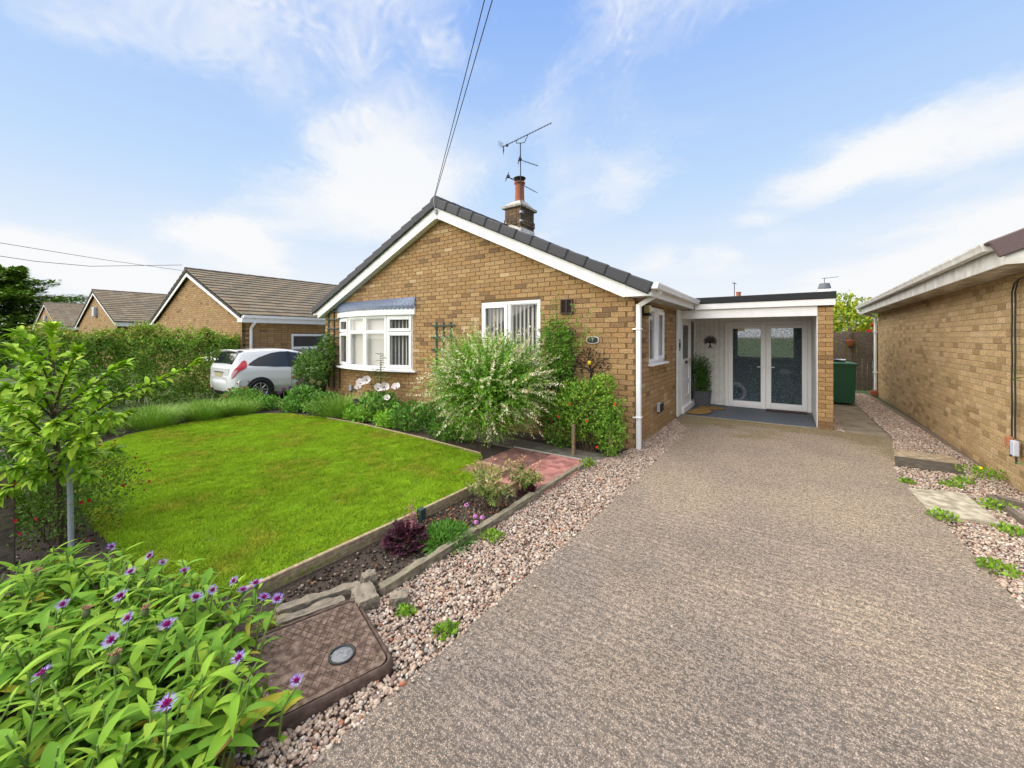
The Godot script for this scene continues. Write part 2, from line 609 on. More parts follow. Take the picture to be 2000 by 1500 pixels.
# ---------------------------------------------------------------- ground
const LAWN := [Vector2(-2.70, -1.10), Vector2(-2.70, -3.82), Vector2(-3.18, -3.86), Vector2(-3.40, -4.17), Vector2(-4.6, -4.30), Vector2(-6.4, -4.38), Vector2(-7.6, -4.32), Vector2(-8.5, -4.16), Vector2(-8.95, -3.80), Vector2(-9.12, -3.1), Vector2(-9.05, -2.4), Vector2(-8.75, -1.8), Vector2(-8.25, -1.35), Vector2(-7.2, -1.0), Vector2(-6.0, -.85), Vector2(-4.9, -.80), Vector2(-3.9, -.80), Vector2(-3.2, -.92)]
const DRIVE := [Vector2(-1.45, 4.0), Vector2(-1.45, -.8), Vector2(-1.39, -2.7), Vector2(-1.335, -4.4), Vector2(-1.37, -7.35), Vector2(-1.75, -8.26), Vector2(-1.75, -8.66), Vector2(.74, -8.66), Vector2(.86, -8.62), Vector2(1.42, -8.56), Vector2(1.11, -6.6), Vector2(1.12, -5.2), Vector2(1.16, -3.6), Vector2(1.22, 0.0), Vector2(1.3, 4.0)]
func flat_poly(p: Array, y: float, depth: float) -> MB:
	var q := PackedVector2Array()
	for a in p: q.append(Vector2(a.x, -a.y))
	var mb := MB.new()
	mb.prism(q, Vector3(0, y, 0), Vector3.RIGHT, Vector3.FORWARD, depth)
	return mb
func ground_and_paving() -> void:
	# one sheet to the horizon, finer near the garden
	var xs := [-400.0, -160.0, -80.0, -40.0, -20.0, -14.0]
	var x := -11.4
	while x < -9.0: xs.append(x); x += .3
	xs.append_array([-8.0, -4.0, 0.0, 6.0, 20.0, 60.0, 160.0, 400.0])
	var zs := [400.0, 120.0, 40.0, 12.0, 4.0, 0.0, -4.0, -8.0, -12.0, -20.0, -40.0, -100.0, -400.0]
	var mb := MB.new()
	var pts := []
	for z in zs:
		for q in xs: pts.append(Vector3(q, ground_y(q) - .06, z))
	mb.smooth_grid(pts, xs.size(), zs.size())
	struct("ground", mb, grained(lin(.075, .125, .022), .95, noise_tex(61, .05, Color(.55, .6, .5), Color(1, 1, 1), 512, 5), .8))
	# soil of the beds round the lawn
	mb = flat_poly([Vector2(-9.6, -5.66), Vector2(-1.8, -5.66), Vector2(-1.8, -5.2), Vector2(-2.0, -4.8), Vector2(-2.02, -1.5), Vector2(-1.5, -.9), Vector2(-1.5, .9), Vector2(-10.2, .9), Vector2(-10.4, -3.0)], -.012, .03)
	struct("soil", mb, M.soil)
	mb = flat_poly(LAWN, .012, .06)
	struct("lawn_turf", mb, grained(lin(.20, .27, .025), .95, noise_tex(62, .06, Color(.5, .55, .4), Color(1, 1, 1), 512, 5), 1.4))
	# gravel bed under the stones
	var gm := grained(lin(.36, .285, .225), .95, noise_tex(63, .12, Color(.55, .52, .48), Color(1, 1, 1), 512, 4), 2.2, M.fine, 1.2)
	mb = flat_poly([Vector2(-2.03, .6), Vector2(-2.03, -4.72), Vector2(-1.82, -5.3), Vector2(-1.82, -8.3), Vector2(-1.3, -7.2), Vector2(-1.3, .6)], -.004, .03)
	struct("gravel_bed", mb, gm)
	mb = flat_poly([Vector2(1.0, 1.0), Vector2(1.0, -8.5), Vector2(.70, -8.6), Vector2(.70, -14.9), Vector2(2.0, -14.9), Vector2(2.2, -3.0), Vector2(2.2, 1.0)], -.006, .03)
	struct("gravel_bed", mb, gm)
	# drive
	drive_slab()
	# side path and the strip along the gable
	var cm := grained(Color.WHITE, .9, stained_concrete(Color(.235, .195, .135), 71), .55, M.fine, .35)
	mb = flat_poly([Vector2(.86, -8.64), Vector2(1.40, -8.58), Vector2(1.42, -15.2), Vector2(.80, -15.2)], .010, .08)
	struct("side_path", mb, cm)
	mb = flat_poly([Vector2(-9.0, -5.25), Vector2(-9.0, -4.98), Vector2(-3.4, -4.76), Vector2(-1.93, -4.76), Vector2(-1.86, -5.2)], .002, .05)
	struct("path", mb, grained(lin(.20, .185, .155), .92, M.blot, 1.1, M.fine, .3))
	# road, pavement and front gardens across the street
	mb = flat_poly([Vector2(-120, 5.6), Vector2(120, 5.6), Vector2(120, 11.4), Vector2(-120, 11.4)], -.04, .1)
	struct("road", mb, grained(lin(.055, .055, .057), .9, M.fine, 2.0))
	mb = flat_poly([Vector2(-120, 4.05), Vector2(120, 4.05), Vector2(120, 5.58), Vector2(-120, 5.58)], .03, .2)
	struct("pavement", mb, grained(lin(.17, .165, .155), .9, M.fine, 2.0))

func stained_concrete(c: Color, seed_: int) -> ImageTexture:
	var n := 768
	var f := FastNoiseLite.new()
	f.seed = seed_; f.frequency = .0065; f.fractal_octaves = 5
	var g := FastNoiseLite.new()
	g.seed = seed_ + 1; g.frequency = .28; g.fractal_octaves = 2
	var im := Image.create(n, n, false, Image.FORMAT_RGB8)
	for y in n:
		for x in n:
			var a := f.get_noise_2d(x, y)
			var b := g.get_noise_2d(x, y)
			var k := 1.0 + a * .55 + b * .42
			im.set_pixel(x, y, lin(clampf(c.r * k, .02, 1), clampf(c.g * k * (1.0 - a * .06), .02, 1), clampf(c.b * k * (1.0 - a * .1), .015, 1)))
	return ImageTexture.create_from_image(im)

# exposed aggregate, tamping ridges cut as relief, their shading also put into the colour
func drive_slab() -> void:
	var n := 1024
	var cell := FastNoiseLite.new()
	cell.seed = 5; cell.noise_type = FastNoiseLite.TYPE_CELLULAR; cell.frequency = .118; cell.cellular_return_type = FastNoiseLite.RETURN_CELL_VALUE
	var edge := FastNoiseLite.new()
	edge.seed = 5; edge.noise_type = FastNoiseLite.TYPE_CELLULAR; edge.frequency = .118; edge.cellular_return_type = FastNoiseLite.RETURN_DISTANCE2_SUB
	var big := FastNoiseLite.new()
	big.seed = 9; big.frequency = .035; big.fractal_octaves = 4
	var im := Image.create(n, n, false, Image.FORMAT_RGB8)
	var hm := Image.create(n, n, false, Image.FORMAT_RGB8)
	for y in n:
		for x in n:
			# wrap the noise over the last strip so that repeats meet
			var v := cell.get_noise_2d(x, y)
			var e := edge.get_noise_2d(x, y)
			var b := big.get_noise_2d(x * .55, y * 1.4)
			var crest := cos(TAU * 15.0 * (y + .5) / n) * clampf(.45 + b * 2.2, .0, 1.0)  # pale chips crowd the crests, so ridge light and shade sit in the colour
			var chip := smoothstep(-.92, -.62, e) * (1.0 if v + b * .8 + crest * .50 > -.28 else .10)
			var cement := Color(.165, .148, .132) * (1.0 + b * .5)
			var cc := Color(.66, .575, .49)
			if v > .66: cc = Color(1.0, .94, .87)
			elif v > .3: cc = Color(.58, .46, .375)
			elif v < -.1: cc = Color(.37, .31, .255)
			cc = cc * (1.0 + b * .35)
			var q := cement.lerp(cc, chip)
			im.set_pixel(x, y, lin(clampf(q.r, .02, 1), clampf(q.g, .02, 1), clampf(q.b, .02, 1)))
			var hh := clampf(.35 + chip * .5 + b * .2, 0, 1)
			hm.set_pixel(x, y, Color(hh, hh, hh))
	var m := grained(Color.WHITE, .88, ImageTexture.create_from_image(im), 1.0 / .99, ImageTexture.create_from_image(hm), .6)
	m.vertex_color_use_as_albedo = true
	# stains: vertex colours from noise, in patches
	var st := FastNoiseLite.new()
	st.seed = 31; st.frequency = .70; st.fractal_octaves = 5
	var st2 := FastNoiseLite.new()
	st2.seed = 32; st2.frequency = 1.3; st2.fractal_octaves = 5
	var poly := PackedVector2Array(DRIVE)
	var mb := MB.new()
	mb.colored = true
	var z := 4.0
	var rows := []
	while z > -8.655:
		rows.append(z)
		z -= .0165 if z > -6.0 and z < 0.6 else .05
	rows.append(-8.66)
	var nx := 64
	var pts := []
	for r in rows.size():
		var zz: float = rows[r]
		var lo := 9.0
		var hi := -9.0
		for k in poly.size():
			var a := poly[k]
			var b2 := poly[(k + 1) % poly.size()]
			var z2 := clampf(zz, -8.559, 3.999)
			if (a.y - z2) * (b2.y - z2) <= 0 and a.y != b2.y:
				var xx := a.x + (b2.x - a.x) * (z2 - a.y) / (b2.y - a.y)
				lo = minf(lo, xx); hi = maxf(hi, xx)
		if zz < -8.559: hi = 1.42 if zz > -8.6 else .80
		for k in nx + 1:
			var xx := lerpf(lo, hi, float(k) / nx)
			var ridge := 0.0
			if zz < .7 and zz > -6.1:
				ridge = .0070 * cos(zz * TAU / .066) * clampf(.42 + 1.5 * st2.get_noise_2d(xx * .8, zz * 2.0), .04, 1.0) * smoothstep(-6.1, -2.6, zz)
			# a day joint across part of the slab
			if absf(zz + 3.10 - .03 * xx) < .0085 and xx > -.55: ridge -= .013
			var edge_drop := -.006 * (1.0 if k == 0 or k == nx else 0.0)
			pts.append(Vector3(xx + (st2.get_noise_2d(zz * 3.0, k) * .012 if k == 0 or k == nx else 0.0), .022 + ridge + edge_drop + .004 * st2.get_noise_2d(xx, zz), zz))
	mb.smooth_grid(pts, nx + 1, rows.size())
	for k in mb.v.size():
		var p := mb.v[k]
		var a := st.get_noise_2d(p.x, p.z)
		var b := st2.get_noise_2d(p.x, p.z)
		var warm := clampf(.18 + a * .42 + b * .25 + smoothstep(-1.6, -5.2, p.z) * .58, 0, 1)
		var q := Color(.62, .585, .56).lerp(Color(.95, .86, .705), warm)
		# green algae in front of the porch, broken up at its edge
		var al := smoothstep(-.15, .35, (-p.z - 7.55) * .62 + a * .9 + b * .55)
		q = q.lerp(Color(.58, .53, .27), al * .75)
		var dk := smoothstep(.1, .45, b * .9 - a * .5)
		q = q * (1.0 - .10 * dk)
		mb.c[k] = Color(minf(q.r, 1), minf(q.g, 1), minf(q.b, 1))
	# skirt so that the slab has an edge
	var side := MB.new()
	var pr := PackedVector2Array()
	for a in DRIVE: pr.append(Vector2(a.x, -a.y))
	side.prism(pr, Vector3(0, .012, 0), Vector3.RIGHT, Vector3.FORWARD, .12)
	for k in side.v.size(): side.c[k] = Color(.7, .66, .58)
	mb.add(side, Transform3D.IDENTITY)
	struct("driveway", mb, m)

# ================================================================ our bungalow
const GZ := -5.65
const AX := -5.55
func roof_y(x: float) -> float:
	return 4.28 - (.477 * (x - AX) if x > AX else .4425 * (AX - x))

# a window set in a wall: o is the lower left corner on the wall face; lights are [x0, y0, x1, y1, opening]
func window(house: Node3D, o: Vector3, ux: Vector3, nn: Vector3, w: float, h: float, lights: Array, sill_out := .0, fr := .055) -> MeshInstance3D:
	var uy := Vector3.UP
	var mb := MB.new()
	var bas := Basis(ux, uy, nn)
	var at := func(x0, y0, x1, y1, z0, z1, b) -> void:
		mb.bbox(Transform3D(bas * Basis.from_scale(Vector3(x1 - x0, y1 - y0, z1 - z0)), bas * Vector3((x0 + x1) * .5, (y0 + y1) * .5, (z0 + z1) * .5)), b)
	at.call(0.0, 0.0, fr, h, -.075, -.008, .004)
	at.call(w - fr, 0.0, w, h, -.075, -.008, .004)
	at.call(fr, 0.0, w - fr, fr, -.075, -.009, .004)
	at.call(fr, h - fr, w - fr, h, -.075, -.009, .004)
	var xs := {}
	for l in lights:
		if l[0] > fr + .02 and not xs.has(l[0]):
			xs[l[0]] = true
			at.call(l[0] - fr * .5, fr, l[0] + fr * .5, h - fr, -.074, -.010, .004)
	for l in lights:
		if l[1] > fr + .02: at.call(maxf(l[0], fr) , l[1] - fr * .5, minf(l[2], w - fr), l[1] + fr * .5, -.073, -.012, .004)
	var win := part("window", mb, M.upvc, house, Transform3D(Basis.IDENTITY, o))
	for l in lights:
		var i0 := fr * .5 if l[0] > fr else fr
		var i1 := fr * .5 if l[2] < w - fr else fr
		var j0 := fr * .5 if l[1] > fr else fr
		var j1 := fr * .5 if l[3] < h - fr else fr
		var a: float = l[0] + i0
		var b: float = l[1] + j0
		var c: float = l[2] - i1
		var d: float = l[3] - j1
		if l[4]:
			var s := MB.new()
			var e := .052
			var g := .012
			var bars := [[a - g, b - g, a + e, d + g], [c - e, b - g, c + g, d + g], [a + e, b - g, c - e, b + e], [a + e, d - e, c - e, d + g]]
			for q in bars.size():
				var r = bars[q]
				s.bbox(Transform3D(bas * Basis.from_scale(Vector3(r[2] - r[0], r[3] - r[1], .034 if q < 2 else .033)), bas * Vector3((r[0] + r[2]) * .5, (r[1] + r[3]) * .5, .001)), .006)
			part("sash", s, M.upvc, win)
			a += e; b += e; c -= e; d -= e
		else:
			# glazing bead
			var s := MB.new()
			var e := .014
			for r in [[a, b, a + e, d], [c - e, b, c, d], [a + e, b, c - e, b + e], [a + e, d - e, c - e, d]]:
				s.bbox(Transform3D(bas * Basis.from_scale(Vector3(r[2] - r[0], r[3] - r[1], .02)), bas * Vector3((r[0] + r[2]) * .5, (r[1] + r[3]) * .5, -.03)), .004)
			part("glazing_bead", s, M.upvc, win)
		var p := MB.new()
		var z := -.024
		p.quad(bas * Vector3(a - .005, b - .005, z), bas * Vector3(c + .005, b - .005, z), bas * Vector3(c + .005, d + .005, z), bas * Vector3(a - .005, d + .005, z))
		part("pane", p, M.glass, win)
	if sill_out > 0.0:
		var s := MB.new()
		s.bbox(Transform3D(bas * Basis.from_scale(Vector3(w + .10, .035, sill_out + .07)), bas * Vector3(w * .5, -.0185, sill_out * .5 - .035)), .008)
		part("sill", s, M.upvc, win)
	return win

func blind(label: String, o: Vector3, ux: Vector3, nn: Vector3, w: float, h: float, turn: float, group := "vertical blinds behind the windows") -> void:
	var t := thing("vertical_blind", label, "blind", o, 0, group)
	var head := MB.new()
	var bas := Basis(ux, Vector3.UP, nn)
	head.bbox(Transform3D(bas * Basis.from_scale(Vector3(w, .04, .045)), bas * Vector3(w * .5, h - .02, 0)), .004)
	part("head_rail", head, M.upvc, t)
	var s := MB.new()
	s.bbox(Transform3D(Basis.from_scale(Vector3(.089, h - .06, .0016)), Vector3.ZERO), 0)
	var me := s.mesh(M.blind)
	var n := int(w / .082)
	for k in n:
		var a := turn + rr(-.05, .05)
		put("slat", me, t, Transform3D(bas * Basis(Vector3.UP, a), bas * Vector3((k + .5) * w / n, (h - .06) * .5 + .01, 0)))

func bungalow() -> void:
	var B := thing("bungalow", "golden brick bungalow with dark roof verge and bow window behind the lawn", "bungalow")
	var wt := func(x: float) -> float: return roof_y(x - 9.63) - .20
	var holes := [[-8.88 + 9.63, .93, -6.46 + 9.63, 2.10], [-4.547 + 9.63, 1.154, -3.307 + 9.63, 2.228]]
	var wall := MB.new()
	backing(wall, Vector3(-9.63, 0, GZ), Vector3.RIGHT, Vector3.BACK, 7.88, wt, holes, .24, [AX + 9.63])
	# side wall looking at the drive
	var sh := [[.735, 1.18, 1.68, 2.092]]
	var st := func(_x: float) -> float: return 2.24
	backing(wall, Vector3(-1.75, 0, GZ - .25), Vector3.FORWARD, Vector3.RIGHT, 2.61 - .25, st, [[.735 - .25, 1.18, 1.68 - .25, 2.092]], .24)
	wall.box(Vector3(-1.99, -.25, -14), Vector3(-1.756, 2.24, -8.27))
	wall.box(Vector3(-9.63, -.25, -14), Vector3(-9.39, 2.24, GZ - .25))
	wall.box(Vector3(-9.38, -.25, -14), Vector3(-2.0, 2.24, -13.78))
	part("wall", wall, M.mortar, B)
	var room := MB.new()
	room.box(Vector3(-9.38, 2.36, -13.7), Vector3(-2.0, 2.42, GZ - .26))
	room.box(Vector3(-9.38, -.02, -13.7), Vector3(-2.0, .06, GZ - .26))
	room.box(Vector3(-9.38, .06, -9.2), Vector3(-2.0, 2.36, -9.1))
	room.box(Vector3(-5.4, .06, -9.1), Vector3(-5.3, 2.36, GZ - .26))
	part("room", room, M.room, B)
	var bricks := []
	lay_bricks(bricks, Vector3(-9.63, 0, GZ), Vector3.RIGHT, Vector3.BACK, 7.88, wt, holes, 6, 0, 0, 0, .1125, 0, .076, .11)
	lay_bricks(bricks, Vector3(-1.75, 0, GZ), Vector3.FORWARD, Vector3.RIGHT, 2.61, st, sh, 6, .1125, 0, 0, 0, 0, .076, .10)
	# porch pier: one stretcher, then two headers, course by course
	var y := 0.0
	var k := 0
	while y < 2.12:
		var pieces := [[.486, .70]] if k % 2 == 0 else [[.486, .588], [.598, .70]]
		for p in pieces:
			bricks.append([Transform3D(Basis.from_scale(Vector3(p[1] - p[0], 1, 1)), Vector3((p[0] + p[1]) * .5, y + .033, -8.68 - .05125)), rng.randi() % 6 if rng.randf() > .15 else 6])
		y += .076
		k += 1
	lay_bricks(bricks, Vector3(.70, 0, -8.68), Vector3.FORWARD, Vector3.RIGHT, 5.3, func(_x): return 2.14, [], 6, .1125, .1125)
	set_bricks(bricks, B, M.bricks, M.brick_cols, M.brick_stuff)
	# ---- roof
	var rf := MB.new()
	for s in [1, -1]:
		var ex := -1.505 if s == 1 else -9.90
		var p := PackedVector2Array([Vector2(AX, roof_y(AX) - .05), Vector2(ex, roof_y(ex) - .05), Vector2(ex, roof_y(ex) - .13), Vector2(AX, roof_y(AX) - .13)])
		rf.prism(p, Vector3(0, 0, -5.575), Vector3.RIGHT, Vector3.UP, 8.5)
	part("roof", rf, M.felt, B)
	var tm := MB.new()
	tm.bbox(Transform3D(Basis.from_scale(Vector3(.36, .022, .292)), Vector3.ZERO), .004)
	var tme := tm.mesh(M.tile_dark)
	var xf := []
	for s in [1, -1]:
		var sl := .477 if s == 1 else .4425
		var d := Vector3(s, -sl, 0).normalized()
		var run: float = 4.08 if s == 1 else 4.37
		var L: float = run / absf(d.x)
		var bas := Basis(d, Vector3(sl * s, 1, 0).normalized(), Vector3(0, 0, s)).rotated(Vector3(0, 0, 1), .05 * -s)
		var a := .18
		while a < L - .1:
			var z := -5.72
			while z > -14.0:
				xf.append(Transform3D(bas, Vector3(AX, 4.28, 0) + d * a + Vector3(0, -.028, z)))
				z -= .296
			a += .33
	many("roof_tiles", tme, xf, [], B)
	var rg := MB.new()
	var z := -5.47
	while z > -14.0:
		var pts := []
		for r in 2:
			for q in 13:
				var a := PI * (q / 12.0) * 1.1 - .157
				pts.append(Vector3(AX + cos(a) * (.135 + .006 * (1 - r)), 4.20 + sin(a) * (.125 + .006 * (1 - r)), z - r * .44))
		rg = MB.new()
		rg.smooth_grid(pts, 13, 2, false)
		if z > -5.5:
			for q in 12: rg.tri(Vector3(AX, 4.16, z), pts[q], pts[q + 1])
		part("ridge_tile", rg, M.tile_dark, B)
		z -= .445
	# verge caps, one by one down each slope
	for s in [1, -1]:
		var sl := .477 if s == 1 else .4425
		var d := Vector3(s, -sl, 0).normalized()
		var run: float = 4.075 if s == 1 else 4.37
		var L := run / absf(d.x)
		var n := int(round(L / .335))
		var step := L / n
		for q in n:
			var mb := MB.new()
			var nrm := Vector3(sl * s, 1, 0).normalized()
			# rounded nose in section, slightly wider at the lower end
			var sec := PackedVector2Array([Vector2(0, -.005), Vector2(0, -.125), Vector2(.004, -.145), Vector2(.018, -.150), Vector2(.018, -.03), Vector2(.11, -.03), Vector2(.11, 0), Vector2(.03, .012), Vector2(.012, .008)])
			var pts := []
			for e in 4:
				var t: float = [0.0, .93, .985, 1.0][e]
				var grow: float = [-.002, .012, .012, .006][e]
				for c in sec.size() + 1:
					var p: Vector2 = sec[c % sec.size()]
					pts.append(Vector3(AX, 4.275, -5.455) + d * (q * step + t * (step + .025)) + nrm * (p.y + (grow if p.y > -.01 else 0.0)) + Vector3(0, 0, -p.x + (grow if p.x < .015 else 0.0)))
			mb.smooth_grid(pts, sec.size() + 1, 4, false, s == -1)
			var tip := pts.slice(3 * (sec.size() + 1))
			for c in range(1, sec.size() - 1):
				if s == 1: mb.tri(tip[0], tip[c], tip[c + 1])
				else: mb.tri(tip[0], tip[c + 1], tip[c])
			part("verge_tile", mb, M.tile_dark, B)
	# ---- barge boards and box ends
	for s in [1, -1]:
		var ex := -1.48 if s == 1 else -9.92
		var bx := -1.875 if s == 1 else -9.72
		var bb := MB.new()
		var p := PackedVector2Array([Vector2(AX, roof_y(AX) - .13), Vector2(ex, roof_y(ex) - .13), Vector2(ex, 2.17), Vector2(bx, 2.17), Vector2(bx, roof_y(bx) - .355), Vector2(AX, roof_y(AX) - .37)])
		bb.prism(p, Vector3(0, 0, -5.50), Vector3.RIGHT, Vector3.UP, .03)
		# soffit strip behind it
		var q := PackedVector2Array([Vector2(AX, roof_y(AX) - .33), Vector2(bx, roof_y(bx) - .33), Vector2(bx, roof_y(bx) - .35), Vector2(AX, roof_y(AX) - .35)])
		bb.prism(q, Vector3(0, 0, -5.531), Vector3.RIGHT, Vector3.UP, .12)
		part("barge_board", bb, M.white, B)
	# joint cover at the apex, box end joint
	var jc := MB.new()
	jc.cbox(Vector3(AX - .03, roof_y(AX) - .39, -5.499), Vector3(AX + .03, roof_y(AX) - .16, -5.49), .003)
	jc.cbox(Vector3(-1.86, 2.172, -5.499), Vector3(-1.83, 2.37, -5.494), .002)
	part("joint_cover", jc, M.upvc, B)
	# eaves: soffit and fascia along the drive side, and on the far side
	var so := MB.new()
	so.box(Vector3(-1.76, 2.165, -8.64), Vector3(-1.5, 2.175, -5.53))
	so.box(Vector3(-9.9, 2.165, -14), Vector3(-9.62, 2.175, -5.53))
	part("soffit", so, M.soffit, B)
	var fa := MB.new()
	fa.cbox(Vector3(-1.50, 2.16, -8.64), Vector3(-1.482, 2.315, -5.532), .003)
	part("fascia", fa, M.white, B)
	gutter(B, Vector3(-1.43, 2.30, -5.46), Vector3(-1.43, 2.30, -8.62), M.upvc)
	# downpipe at the corner, with its swan neck
	var dp := MB.new()
	dp.bar(Vector3(-1.44, 2.27, -5.80), Vector3(-1.47, 2.20, -5.78), .066, .066, Vector3.FORWARD, .008)
	dp.bar(Vector3(-1.47, 2.21, -5.78), Vector3(-1.70, 2.055, -5.69), .066, .066, Vector3.UP, .008)
	dp.bar(Vector3(-1.705, 2.075, -5.685), Vector3(-1.705, -.02, -5.685), .066, .066, Vector3.FORWARD, .008)
	var dpo := part("downpipe", dp, M.upvc, B)
	for yy in [1.72, .46]:
		var cl := MB.new()
		cl.cbox(Vector3(-1.752, yy - .012, -5.735), Vector3(-1.662, yy + .012, -5.635), .004)
		cl.cbox(Vector3(-1.78, yy - .012, -5.645), Vector3(-1.668, yy + .010, -5.636), .003)
		part("pipe_clip", cl, M.upvc, dpo)
	# ---- windows
	window(B, Vector3(-4.547, 1.154, GZ), Vector3.RIGHT, Vector3.BACK, 1.24, 1.074, [[0, 0, .60, 1.074, true], [.60, 0, 1.24, 1.074, false]], .045)
	window(B, Vector3(-1.75, 1.18, -6.385), Vector3.FORWARD, Vector3.RIGHT, .945, .912, [[0, 0, .44, .912, false], [.44, 0, .945, .912, true]], .075)
	blind("half open vertical blind behind the flat front window right of the willow", Vector3(-4.50, 1.18, GZ - .15), Vector3.RIGHT, Vector3.BACK, 1.16, 1.03, -.62)
	blind("grey vertical blind behind the small side window above the drive", Vector3(-1.87, 1.2, -6.42), Vector3.FORWARD, Vector3.RIGHT, .88, .87, -.5)
	bow_window(B)
	chimney(B)
	porch(B)

func gutter(house: Node3D, a: Vector3, b: Vector3, m: Material) -> void:
	var d := (b - a).normalized()
	var x := Vector3.UP.cross(d).normalized()
	# square-line trough in section
	var sec := [Vector2(-.056, .035), Vector2(-.056, .018), Vector2(-.046, -.005), Vector2(-.036, -.04), Vector2(.036, -.04), Vector2(.046, -.005), Vector2(.056, .018), Vector2(.056, .035), Vector2(.049, .035), Vector2(.040, -.003), Vector2(.03, -.034), Vector2(-.03, -.034), Vector2(-.040, -.003), Vector2(-.049, .035)]
	var p := PackedVector2Array(sec)
	var mb := MB.new()
	mb.prism(p, a, x, Vector3.UP, (b - a).length()) if x.cross(Vector3.UP).dot(d) < 0 else mb.prism(p, b, x, Vector3.UP, (b - a).length())
	var g := part("gutter", mb, m, house)
	var n := int((b - a).length() / .85)
	for k in n + 1:
		var c := a + d * ((b - a).length() * (k + .02) / (n + .04))
		var br := MB.new()
		var q := PackedVector2Array()
		for s in range(0, 8): q.append(sec[s] * 1.09 + Vector2(0, -.001))
		br.prism(q, c + d * .014, x, Vector3.UP, .028)
		part("gutter_bracket", br, m, g)

func bow_window(B: Node3D) -> void:
	var xl := -9.0
	var xr := -6.35
	var s := .25
	var c := xr - xl
	var R := (c * c / 4 + s * s) / (2 * s)
	var cx := (xl + xr) * .5
	var am := asin(c * .5 / R)
	var pt := func(t: float, out: float) -> Vector3: return Vector3(cx + (R + out) * sin(t), 0, GZ - R + s + (R + out) * cos(t))
	var y0 := .915
	var y1 := 2.075
	var w := MB.new()
	# head board and cill run round the bow
	var head := PackedVector2Array()
	var sill := PackedVector2Array()
	for k in 13:
		var t := lerpf(-am * 1.03, am * 1.03, k / 12.0)
		var a: Vector3 = pt.call(t, .045)
		head.append(Vector2(a.x, -a.z))
		var b: Vector3 = pt.call(lerpf(-am * 1.05, am * 1.05, k / 12.0), .085)
		sill.append(Vector2(b.x, -b.z))
	head.append(Vector2(xr + .06, 5.70)); head.append(Vector2(xl - .06, 5.70))
	sill.append(Vector2(xr + .10, 5.66)); sill.append(Vector2(xl - .10, 5.66))
	w.prism(head, Vector3(0, 2.26, 0), Vector3.RIGHT, Vector3.FORWARD, .185)
	var win := part("bow_window_head", w, M.upvc, B)
	var sm := MB.new()
	sm.prism(sill, Vector3(0, y0, 0), Vector3.RIGHT, Vector3.FORWARD, .035)
	part("sill", sm, M.upvc, win)
	# floor and ceiling of the bow behind the panes
	for k in 4:
		var ta := lerpf(-am, am, k / 4.0)
		var tb := lerpf(-am, am, (k + 1) / 4.0)
		var A: Vector3 = pt.call(ta, 0)
		var Bp: Vector3 = pt.call(tb, 0)
		var u := (Bp - A).normalized()
		var nn := u.cross(Vector3.UP)
		var W := (Bp - A).length()
		var H := y1 - y0
		var mid := .80
		var op := k == 0 or k == 3
		window(B, A + Vector3.UP * y0 + u * .006, u, nn, W - .012, H, [[0, 0, W - .012, mid, op], [0, mid, W - .012, H, op]], 0.0, .05)
	# deep lead canopy, sloping out from the wall, cut in scallops along its hem
	var lead := MB.new()
	var n := 28
	var pts := []
	for k in n + 1:
		var f := k / float(n)
		var t := lerpf(-am * 1.03, am * 1.03, f)
		var o: Vector3 = pt.call(t, .055)
		var wx := lerpf(xl - .06, xr + .06, f)
		pts.append_array([Vector3(o.x, 2.265, o.z + .004), Vector3(lerpf(wx, o.x, .85), 2.285, lerpf(-5.645, o.z, .85)), Vector3(wx, 2.445, -5.643)])
	lead.smooth_grid(pts, 3, n + 1, false, true)
	for e in [0, n]: lead.tri(pts[e * 3], pts[e * 3 + 1], pts[e * 3 + 2]); 
	lead.tri(pts[0], pts[2], Vector3(xl - .06, 2.265, -5.643))
	lead.tri(pts[n * 3], Vector3(xr + .06, 2.265, -5.643), pts[n * 3 + 2])
	var cp := part("canopy", lead, M.lead, B)
	var sc := MB.new()
	for k in n:
		var f0 := k / float(n)
		var f1 := (k + 1) / float(n)
		var a: Vector3 = pt.call(lerpf(-am * 1.03, am * 1.03, f0), .056)
		var b: Vector3 = pt.call(lerpf(-am * 1.03, am * 1.03, f1), .056)
		a.y = 2.268; b.y = 2.268
		var u := (b - a)
		var L := u.length()
		var poly := PackedVector2Array([Vector2(0, 0), Vector2(0, -.03)])
		for q in 7:
			var an := PI + PI * q / 6.0
			poly.append(Vector2(L * .5 + cos(an) * L * .5, -.03 + sin(an) * L * .5))
		poly.append(Vector2(L, 0))
		sc.prism(poly, a, u / L, Vector3.UP, .006)
	part("scalloped_hem", sc, M.lead, cp)
	# blinds: following the bow, nearly closed except on the right
	for k in 4:
		var ta := lerpf(-am, am, k / 4.0)
		var tb := lerpf(-am, am, (k + 1) / 4.0)
		var A: Vector3 = pt.call(ta, -.13)
		var Bp: Vector3 = pt.call(tb, -.13)
		var u := (Bp - A).normalized()
		blind(["vertical blind behind the leftmost light of the bow window", "closed vertical blind behind the second light of the bow window", "closed vertical blind behind the third light of the bow window", "half open striped vertical blind behind the right light of the bow window"][k], A + Vector3.UP * (y0 + .04), u, u.cross(Vector3.UP), (Bp - A).length() - .02, y1 - y0 - .07, .12 if k < 3 else -.70)

